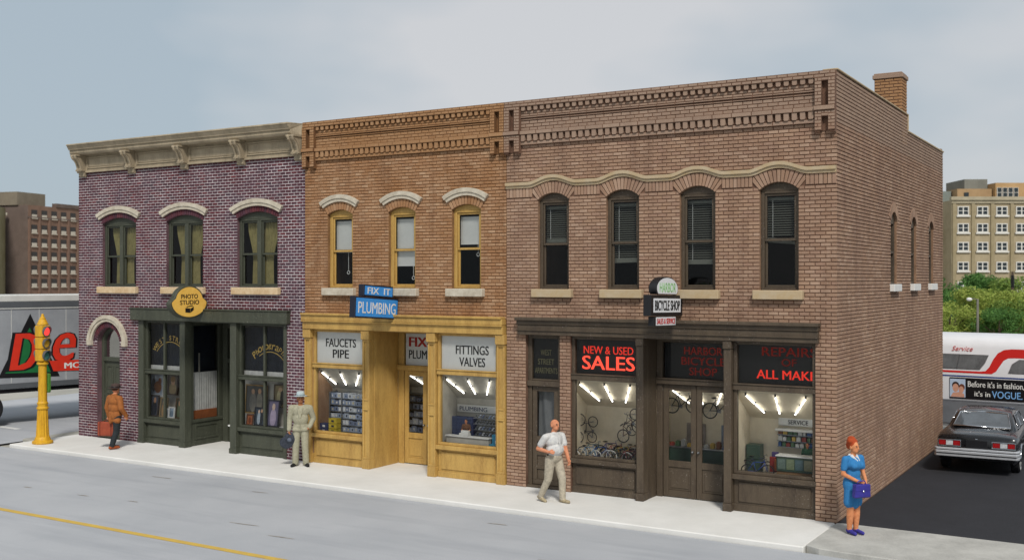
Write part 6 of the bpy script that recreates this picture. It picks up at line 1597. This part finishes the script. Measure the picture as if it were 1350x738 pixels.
for x1 in (1.02, -0.62, -2.26, -3.9, -5.54):
    x0 = x1 - 1.5
    pts = [(x0 - 0.08, 2.12), (x1 - 0.20, 2.12), (x1 - 0.06, 2.30), (x1 + 0.04, 2.52), (x0 + 0.04, 2.52), (x0 - 0.04, 2.3)]
    w = side_part('window', M['steel'], [((x - (x0 + x1) / 2) * 1.03 + (x0 + x1) / 2, (z - 2.32) * 1.10 + 2.32) for x, z in pts], 0.004)
    side_part('pane', bwg, pts, 0.010, w)
    g = MB(); Q = side_poly([((x0 + x1) / 2 - 0.06, 2.12), ((x0 + x1) / 2 + 0.02, 2.52)], 0.012); g.tube(Q, 0.012, 5); g.build('mullion', M['steel'], w)
pts = [(1.62, 2.06), (3.2, 2.06), (3.3, 2.42), (1.90, 2.42), (1.72, 2.30)]
w = side_part('window', M['steel'], [((x - 2.4) * 1.03 + 2.4, (z - 2.24) * 1.12 + 2.24) for x, z in pts], 0.010); side_part('pane', bwg, pts, 0.016, w)
# advert panel: photograph of two faces and the slogan
ad = bx_part('advert_panel', M_plain('advert_black', '#0e0f13', 0.4, 0.1, 5, 0), bus, (0.02, 2.12, -0.03, 0.0, 1.25, 1.86), bevel=0.004)
bx_part('advert_photo', M_plain('photo_sky', '#b5c6dc', 0.4, 0.08, 5, 0), ad, (0.03, 0.46, -0.034, -0.029, 1.29, 1.82), bevel=0)
skn = M_plain('photo_skin', '#cf9a82', 0.5, 0.15, 9, 0); hrr = M_plain('photo_hair', '#3a2a26', 0.5, 0.2, 9, 0); hr2 = M_plain('photo_hair_brown', '#6e3f2c', 0.5, 0.2, 9, 0)
def disc(cx, cz, rx, rz, y): return [(cx + rx * math.cos(2 * PI * i / 20), y, cz + rz * math.sin(2 * PI * i / 20)) for i in range(20)]
g = MB(); g.poly(disc(0.19, 1.63, 0.10, 0.11, -0.0346), 1); g.poly(disc(0.36, 1.58, 0.085, 0.10, -0.0346), 2); g.poly(disc(0.19, 1.56, 0.085, 0.12, -0.0352), 0); g.poly(disc(0.345, 1.51, 0.07, 0.10, -0.0352), 0)
g.poly([(0.05, -0.0350, 1.295), (0.44, -0.0350, 1.295), (0.42, -0.0350, 1.40), (0.28, -0.0350, 1.44), (0.12, -0.0350, 1.42)], 0); g.build('photo_figures', [skn, hrr, hr2], ad)
q = text_mb("Before it's in fashion,", w=1.50, h=0.20, bold=0.016); q.xf(Matrix.Translation((1.28, -0.034, 1.68))); q.build('lettering', M['white'], ad)
q = text_mb("it's in", w=0.42, h=0.15, bold=0.016); q.xf(Matrix.Translation((0.92, -0.034, 1.42))); q.build('lettering', M['white'], ad)
q = text_mb('VOGUE.', w=0.80, h=0.20, bold=0.008); q.xf(Matrix.Translation((1.58, -0.034, 1.42))); q.build('lettering', M_plain('advert_blue', '#7fb2e6', 0.5, 0.05, 5, 0), ad)
q = text_mb('Service', w=0.58, h=0.14, shear=0.35); q.xf(Matrix.Translation((0.36, 0.075, 2.705)) @ Matrix.Rotation(rad(-4), 4, 'X')); q.xf(Matrix.Translation((0, -0.035, 0))); q.build('lettering', M_plain('script_red', '#d0605c', 0.5, 0.05, 5, 0), bus)
for x in (-5.6, 2.7):
    for yy, s_ in ((0.14, 1), (D - 0.14, -1)):
        g = MB(); g.lathe([(0.25, -0.12), (0.46, -0.12), (0.5, -0.08), (0.5, 0.08), (0.46, 0.12), (0.25, 0.12)], 24, axis='y'); g.v = [(a + x, b + yy, c + 0.5) for a, b, c in g.v]; o = g.build('wheel', M['rubber'], bus, smooth='auto')
        g = MB(); g.lathe([(0.27, 0.0), (0.27, 0.13), (0.12, 0.11), (0.1, 0.15)], 20, axis='y'); g.v = [(a + x, b * s_ + yy, c + 0.5) for a, b, c in g.v]; g.build('hub', M['steel'], o, smooth='auto')
place(bus, (0.05, 12.55, 0.0), rad(-4.5))

# =================================================================== trailer on the side street
tr = thing('truck_trailer', 'grey semi trailer with black and green triangle and red lettering', 'trailer')
tg = M_plain('trailer_grey', '#a3a7ab', 0.45, 0.1, 1.5, 0.03, metal=0.2, alt='#92969b')
tdk = M_plain('trailer_rail', '#5f6367', 0.45, 0.1, 2, 0.03, metal=0.2); twh = M_plain('trailer_white', '#c9c9c4', 0.6, 0.08, 2, 0.03)
s0, s1, dp = -2.3, 9.5, 2.5
bx_part('body', tg, tr, (s0, s1, 0.0, dp, 1.12, 3.98), bevel=0.01)
bx_part('roof_rail', twh, tr, (s0, s1, -0.02, dp, 3.981, 4.20), bevel=0.02)
bx_part('upper_rail', tdk, tr, (s0, s1, -0.018, -0.001, 3.80, 3.97), bevel=0.004)
bx_part('rail_bead', twh, tr, (s0, s1, -0.03, -0.001, 3.745, 3.775), bevel=0.004)
bx_part('lower_rail', tdk, tr, (s0, s1, -0.02, -0.001, 1.13, 1.30), bevel=0.004)
bx_part('underframe', M['black'], tr, (s0, s1, 0.06, dp - 0.06, 0.98, 1.119), bevel=0)
for i in range(13):
    x = 0.36 + (i - 3) * 0.91
    if s0 < x < s1: bx_part('panel_seam', twh, tr, (x - 0.008, x + 0.008, -0.008, -0.0005, 1.31, 3.74), bevel=0)
def tpoly(name, mat, pts, d, parent=tr): 
    g = MB(); g.poly([(x, -d, z) for x, z in pts]); n = len(pts)
    return g.build(name, mat, parent)
blk2 = M_plain('logo_black', '#141416', 0.5, 0.1, 4, 0); grn = M_plain('logo_green', '#1d6b3a', 0.5, 0.1, 4, 0); rdl = M_plain('logo_red', '#d3331f', 0.5, 0.08, 4, 0)
lg = tpoly('logo_triangle', blk2, [(-0.06, 1.50), (1.96, 1.44), (0.97, 3.58)], 0.010)
tpoly('logo_triangle_inner', grn, [(0.16, 1.64), (1.66, 1.60), (0.95, 3.12)], 0.012, lg)
def tletter(ch, w, h, x, z, mat, d, bold=0.0, shear=0.25):
    q = text_mb(ch, w=w, h=h, bold=bold, shear=shear, ext=0.001); q.xf(Matrix.Translation((x, -d, z))); return q.build('lettering', mat, lg)
tletter('D', 0.94, 1.28, 0.78, 2.33, blk2, 0.0145, 0.10); tletter('D', 0.86, 1.20, 0.78, 2.33, rdl, 0.0185, 0.05)
tletter('e', 0.78, 1.00, 2.12, 2.42, blk2, 0.0145, 0.03); tletter('e', 0.74, 0.96, 2.12, 2.42, rdl, 0.0185, 0.015)
tpoly('logo_band', rdl, [(1.74, 1.62), (3.6, 1.58), (3.6, 1.95), (1.60, 1.98)], 0.0215, lg)
tletter('MO', 0.56, 0.20, 2.40, 1.79, M['white'], 0.0255, 0.03, 0.0)
for x in (-0.37, -1.6):
    for yy, s_ in ((0.28, 1), (dp - 0.28, -1)):
        g = MB(); g.lathe([(0.28, -0.24), (0.46, -0.24), (0.5, -0.2), (0.5, 0.2), (0.46, 0.24), (0.28, 0.24)], 26, axis='y'); g.v = [(a + x, b + yy, c + 0.5) for a, b, c in g.v]; o = g.build('wheel', M['rubber'], tr, smooth='auto')
        g = MB(); g.lathe([(0.28, 0.0), (0.28, 0.2), (0.15, 0.1), (0.1, 0.22)], 20, axis='y'); g.v = [(a + x, b * s_ + yy, c + 0.5) for a, b, c in g.v]; g.build('hub', M['steel'], o, smooth='auto')
bx_part('landing_leg', tdk, tr, (7.2, 7.35, 0.3, 0.45, -0.05, 1.0)); bx_part('landing_leg', tdk, tr, (7.2, 7.35, dp - 0.45, dp - 0.3, -0.05, 1.0))
place(tr, (-27.05, 0.28, -0.10), rad(78))
tr.location.z = 0.0

# =================================================================== far buildings
def far_block(root, mat, x0, x1, y0, y1, z0, z1, name='wall'):
    return MB().box(x0, x1, y0, y1, z0, z1).build(name, mat, root)
def M_far(name, col, alt): return M_plain(name, col, 0.95, 0.2, 0.35, 0, alt=alt, fine=3)
tanb = M_far('far_tan_brick', '#a3967c', '#8f8268'); tand = M_far('far_tan_pier', '#968a70', '#837759')
fb = thing('far_office_building', 'tan brick multi storey block with white paired windows beyond the trees', 'building')
kx = 180 / 1413.5
def fx(u): return (u - 1297) * kx
def fz(v): return 4.7 + (369 - v) * kx
far_block(fb, tanb, fx(1254), fx(1470), 0, 22, -1, fz(264))
pc = MB(); pc.box(fx(1252), fx(1472), -0.5, 0.2, fz(264), fz(259.5)); pc.box(fx(1253), fx(1471), -0.25, 0.0, fz(268), fz(264) - 0.01); pc.build('cornice', M_far('far_stone', '#a9a08a', '#8f8670'), fb)
cols = [1269, 1294.5, 1320, 1346, 1372, 1398, 1424]; rows = [279, 301, 328, 354, 380, 406]
rows = [278, 300.5, 325, 351, 377, 403]
for u in [1257] + [(a + b) / 2 for a, b in zip(cols, cols[1:])]:
    MB().box(fx(u - 2.2), fx(u + 2.2), -0.28, 0.0, -1, fz(268.5)).build('pier', tand, fb)
fglass = M_plain('far_glass', '#2b3438', 0.15, 0.3, 0.8, 0, spec=0.5); fwhite = M_plain('far_white_frame', '#cfcdc6', 0.8, 0.08, 2, 0)
wme = {}
for v in rows:
    for u in cols:
        cx, cz = fx(u), fz(v); w, h = 15.0 * kx, 12.0 * kx
        if 'w' not in wme:
            g = MB(); sash_rect(g, -w / 2, w / 2, 0, h, -0.14, 0.0, 0.16); g.box(-0.09, 0.09, -0.14, 0, 0.16, h - 0.16)
            for s_ in (-1, 1): g.box(s_ * w / 4 - w / 4 + (0.16 if s_ < 0 else 0.09), s_ * w / 4 + w / 4 - (0.09 if s_ < 0 else 0.16), -0.11, 0, h * 0.47, h * 0.53)
            g.box(-w / 2 - 0.2, w / 2 + 0.2, -0.3, 0, -0.25, 0.0)
            o = g.build('window', fwhite, fb, origin=(0, 0, 0)); wme['w'] = o.data; o.location = (cx, 0, cz - h / 2); WL[o.name] = Vector((cx, 0, cz - h / 2))
            q = MB().quad((-w / 2 + .1, -0.04, .1), (w / 2 - .1, -0.04, .1), (w / 2 - .1, -0.04, h - .1), (-w / 2 + .1, -0.04, h - .1)).build('pane', fglass, None, origin=(0, 0, 0)); wme['p'] = q.data; q.parent = o
        else:
            o = link_mesh('window', wme['w'], fb, (cx, 0, cz - h / 2)); q = link_mesh('pane', wme['p'], o, (cx, 0, cz - h / 2))
# set-back left wing and roof structures
far_block(fb, M_far('far_wing', '#9a917a', '#867d66'), fx(1180), fx(1254) - 0.02, 6, 22, -1, fz(266), 'wing')
for v in rows[1:]:
    g = MB(); sash_rect(g, fx(1244), fx(1252), fz(v + 6), fz(v - 6), 5.85, 6.0, 0.16); o = g.build('window', fwhite, fb); MB().quad((fx(1244) + .1, 5.95, fz(v + 6)), (fx(1252) - .1, 5.95, fz(v + 6)), (fx(1252) - .1, 5.95, fz(v - 6)), (fx(1244) + .1, 5.95, fz(v - 6))).build('pane', fglass, o)
far_block(fb, M_far('far_penthouse_green', '#7d8580', '#6e7671'), fx(1240), fx(1279), 8, 18, fz(266) + .1, fz(247), 'penthouse')
far_block(fb, M_far('far_penthouse_tan', '#a58a68', '#917757'), fx(1281), fx(1328), 6, 18, fz(264) - .1, fz(245), 'penthouse')
far_block(fb, M_far('far_plant_room', '#7b7b73', '#6a6a62'), fx(1297.5), fx(1329), 8, 16, fz(245) + .01, fz(230.5), 'plant_room')
far_block(fb, M_far('far_penthouse_orange', '#b3946c', '#a08159'), fx(1329.5), fx(1400), 5, 16, fz(264) - .1, fz(237.5), 'penthouse')
for i in range(4):
    o = bx_part('window', fwhite, fb, (fx(1331 + i * 7.5), fx(1337.5 + i * 7.5), 4.8, 4.99, fz(257.5), fz(244)), bevel=0)
    for k_ in range(2): bx_part('pane', fglass, o, (fx(1331.7 + i * 7.5), fx(1336.8 + i * 7.5), 4.74, 4.799, fz(257 - k_ * 6.8), fz(251.2 - k_ * 6.8)), bevel=0)
bx_part('window', fglass, fb, (fx(1290), fx(1296), 5.8, 5.99, fz(257), fz(250)), bevel=0)
place(fb, (-20.05, 174.05, 0), rad(31.2))

# left: dark brick factory; local X runs along the long receding face
fac_m = M_far('far_factory_brick', '#7f6556', '#6e5648'); fac_d = M_far('far_factory_dark', '#6a5c54', '#5a4d46')
ff = thing('far_factory', 'dark red brick factory with rows of pale silled windows behind the trailer', 'building')
far_block(ff, fac_m, 0, 62, 0, 24, -2, 24.3)
MB().box(-0.03, 0.0, -0.0, 24, -2, 24.25).build('end_wall', fac_d, ff)
pm = MB(); pm.box(10, 62.3, -0.3, 1.2, 24.31, 25.3); pm.box(-0.3, 62.3, -0.25, 0.0, 20.9, 21.3); pm.build('parapet', fac_d, ff)
sillm = M_far('far_sill', '#c0b8aa', '#a89f90'); fgl = M_plain('far_dark_glass', '#3a3532', 0.4, 0.3, 1, 0)
wl_me = None
for r_ in range(6):
    zc = 22.0 - r_ * 3.55 - (0.35 if r_ else 0)
    for c_ in range(16):
        x = 2.2 + c_ * 3.6
        if wl_me is None:
            g = MB(); g.box(-1.0, 1.0, -0.35, 0, -0.25, 0.0); g.box(-0.9, 0.9, -0.12, 0, 0.0, 0.9)
            o = g.build('window', sillm, ff, origin=(0, 0, 0)); wl_me = o.data; o.location = (x, 0, zc - 1.0); WL[o.name] = Vector((x, 0, zc - 1.0))
            q = MB().box(-1.0, 1.0, -0.08, 0.0, 0.0, 2.1); q = q.build('pane', fgl, None, origin=(0, 0, 0)); q.parent = o; wp_me = q.data
        else:
            o = link_mesh('window', wl_me, ff, (x, 0, zc - 1.0)); link_mesh('pane', wp_me, o, (x, 0, zc - 1.0))
    g = MB(); g.box(-0.3, -0.03, 9, 14, zc - 1.0, zc - 0.6); g.box(-0.1, -0.03, 9.4, 13.6, zc - 0.6, zc + 0.9, 1); g.build('window', [sillm, fgl], ff)
for c_ in range(17): MB().box(0.0 + c_ * 3.6, 0.6 + c_ * 3.6, -0.3, 0.0, -2, 20.88).build('pier', fac_m, ff)
far_block(ff, M_far('far_tower_tan', '#7c7364', '#6b6254'), -0.5, 9.5, 3, 26, 24.32, 27.8, 'tower')
bx_part('tower_window', fgl, ff, (-0.6, -0.5, 16, 18, 24.9, 27.2), bevel=0)
place(ff, (-247.8, 153.0, 0), rad(90 + 12.6))
ft = thing('far_tan_block', 'pale tan building at left edge beside the brick factory', 'building')
far_block(ft, M_far('far_tan_block', '#8b8468', '#77704f'), 0, 30, 0, 15, -2, 23.4)
for r_ in range(6):
    bx_part('window', fgl, ft, (1.0, 4.0, -0.1, 0.0, 3 + r_ * 3.6, 4.8 + r_ * 3.6), bevel=0); bx_part('window', fgl, ft, (6.0, 9.0, -0.1, 0.0, 3 + r_ * 3.6, 4.8 + r_ * 3.6), bevel=0)
bx_part('cornice', sillm, ft, (-0.4, 30.4, -0.5, 0.0, 21.6, 22.3), bevel=0)
place(ft, (-252.9, 150.0, 0), rad(180 + 45))

# =================================================================== trees, lamp post and pole on the right
def M_leaf(name, a, b):
    m, nt, p, out = newmat(name)
    g = N(nt, 'ShaderNodeNewGeometry'); oi = N(nt, 'ShaderNodeObjectInfo')
    c = ramp(nt, g.outputs['Random Per Island'], [(0.1, lin(a)), (0.9, lin(b))])
    nt.links.new(c, p.inputs['Base Color']); p.inputs['Roughness'].default_value = 0.7; p.inputs['Specular IOR Level'].default_value = 0.25
    t = N(nt, 'ShaderNodeBsdfTranslucent'); nt.links.new(c, t.inputs[0]); mi = N(nt, 'ShaderNodeMixShader'); mi.inputs[0].default_value = 0.35
    nt.links.new(p.outputs[0], mi.inputs[1]); nt.links.new(t.outputs[0], mi.inputs[2]); nt.links.new(mi.outputs[0], out.inputs[0]); return m
lf = [M_leaf('leaves_bright', '#7f9440', '#aab45c'), M_leaf('leaves_mid', '#5f7d38', '#869a4a'), M_leaf('leaves_dark', '#446a34', '#628a44')]
bark = M_plain('bark', '#4a3d30', 0.9, 0.3, 6, 0.4)
def tree(label, u, d, top_v, base_z, width, mi, seed, name='leafy_tree'):
    rnd = random.Random(seed)
    a = (u - 675) / 1413.5; th = rad(31.2)
    loc = Vector((5.376 + d * (-math.sin(th) + a * math.cos(th)), -21 + d * (math.cos(th) + a * math.sin(th)), base_z))
    H = 4.7 - (top_v - 369) * d / 1413.5 - base_z
    t = thing(name, label, 'tree', tuple(loc), 'trees behind the bus'); WL[t.name] = Vector((0, 0, 0))
    g = MB(); g.tube([(0, 0, 0), (0.1, 0.05, H * 0.25), (-0.05, 0, H * 0.5), (0, 0, H * 0.75)], [H * 0.035, H * 0.028, H * 0.018, H * 0.008], 7)
    for k in range(6):
        an = rnd.uniform(0, 2 * PI); z0 = H * rnd.uniform(0.25, 0.5); r = width * rnd.uniform(0.25, 0.42)
        g.tube([(0, 0, z0), (r * 0.5 * math.cos(an), r * 0.5 * math.sin(an), z0 + H * 0.12), (r * math.cos(an), r * math.sin(an), z0 + H * 0.28)], [H * 0.016, H * 0.011, H * 0.005], 5)
    g.build('trunk', bark, t, smooth=True, origin=(0, 0, 0))
    cl = []
    for k in range(26):
        an = rnd.uniform(0, 2 * PI); zz = rnd.uniform(0.16, 0.88); rr_ = math.sqrt(rnd.uniform(0.02, 1)) * width * 0.5 * (1.0 - 0.55 * max(0, zz - 0.45))
        cl.append((rr_ * math.cos(an), rr_ * math.sin(an), zz * H, rnd.uniform(0.13, 0.22) * width))
    v = []; f = []
    ls = H * 0.025
    for (x, y, z, r) in cl:
        for _ in range(320):
            while True:
                q = Vector((rnd.uniform(-1, 1), rnd.uniform(-1, 1), rnd.uniform(-1, 1)))
                if 0.25 < q.length < 1: break
            c = Vector((x, y, z)) + Vector((q.x * r, q.y * r, q.z * r * 0.75))
            if c.z > H * 1.0: continue
            n = (q.normalized() + Vector((rnd.gauss(0, .5), rnd.gauss(0, .5), rnd.gauss(0.3, .5)))).normalized()
            u_ = n.orthogonal().normalized(); u_.rotate(Matrix.Rotation(rnd.uniform(0, 6.28), 3, n)); w_ = n.cross(u_)
            s_ = ls * rnd.uniform(0.6, 1.3); b = len(v)
            v += [c - u_ * s_, c + w_ * s_ * 0.45, c + u_ * s_, c - w_ * s_ * 0.45]; f.append((b, b + 1, b + 2, b + 3))
    g = MB(); g.v = [tuple(p) for p in v]; g.f = f; g.m = [0] * len(f); g.build('crown', lf[mi], t, origin=(0, 0, 0))
    WL[t.name] = loc
for (label, u, d, tv, w, mi, sd) in (
    ('dark green tree left of the lamp post beyond the bus, below the tan building corner', 1262, 100, 362, 5.5, 2, 1),
    ('dark green tree top reaching the lowest visible windows of the tan building', 1303, 102, 356, 5.0, 2, 2),
    ('mid green tree beside the dark pole in front of the tan building', 1338, 98, 364, 5.0, 1, 3),
    ('bright yellow green tree to the left of the lamp post, just above the bus roof', 1253, 72, 395, 4.2, 0, 4),
    ('bright yellow green tree directly behind the lamp post', 1287, 76, 376, 4.4, 0, 5),
    ('bright yellow green tree right of the lamp post near the picture edge', 1322, 74, 382, 4.6, 0, 6),
    ('mid green tree at the right picture edge above the bus', 1352, 72, 390, 4.2, 1, 7),
    ('darker bush gap filling tree low between the yellow green trees above the bus', 1318, 70, 405, 3.6, 2, 8),
    ('yellow green tree partly cut by the right picture edge', 1376, 80, 378, 5.0, 0, 9),
    ('dark green tree hidden mostly by the brick side wall', 1228, 98, 368, 5.5, 2, 10)):
    tree(label, u, d, tv, -0.1, w, mi, sd)
def at(u, v, d):
    a = (u - 675) / 1413.5; th = rad(31.2)
    return Vector((5.376 + d * (-math.sin(th) + a * math.cos(th)), -21 + d * (math.cos(th) + a * math.sin(th)), 4.7 - (v - 369) * d / 1413.5))
pgm = M_plain('post_grey', '#6d6a62', 0.8, 0.2, 5, 0.1)
d = 66; tp_ = at(1289, 394, d)
t = thing('lamp_post', 'slim grey lamp post with white globe arm in front of the trees', 'lamp post', (tp_.x, tp_.y, -0.1)); WL[t.name] = Vector((0, 0, 0))
hh = tp_.z + 0.1
g = MB(); g.tube([(0, 0, 0), (0, 0, hh)], [0.09, 0.06], 8); g.build('post', pgm, t, smooth=True)
g = MB(); g.tube([(0, 0, hh - 0.05), (-0.22, -0.13, hh + 0.02), (-0.38, -0.23, hh - 0.02)], 0.03, 6); g.build('arm', pgm, t, smooth=True)
g = MB(); g.ell((-0.44, -0.26, hh - 0.02), (0.17, 0.13, 0.11), 12, 8); g.build('globe', M['white'], t, smooth=True)
d = 88; tp_ = at(1335, 358, d)
t = thing('utility_pole', 'dark wooden pole rising through the trees near the right edge', 'pole', (tp_.x, tp_.y, -0.1)); WL[t.name] = Vector((0, 0, 0))
g = MB(); g.tube([(0, 0, 0), (0, 0, tp_.z + 0.1)], [0.14, 0.10], 8); g.build('shaft', bark, t, smooth=True)
g = MB(); g.box(-0.12, 0.12, -0.12, 0.12, tp_.z - 1.2, tp_.z - 0.2); g.build('transformer', M['black'], t, bevel=0.03)
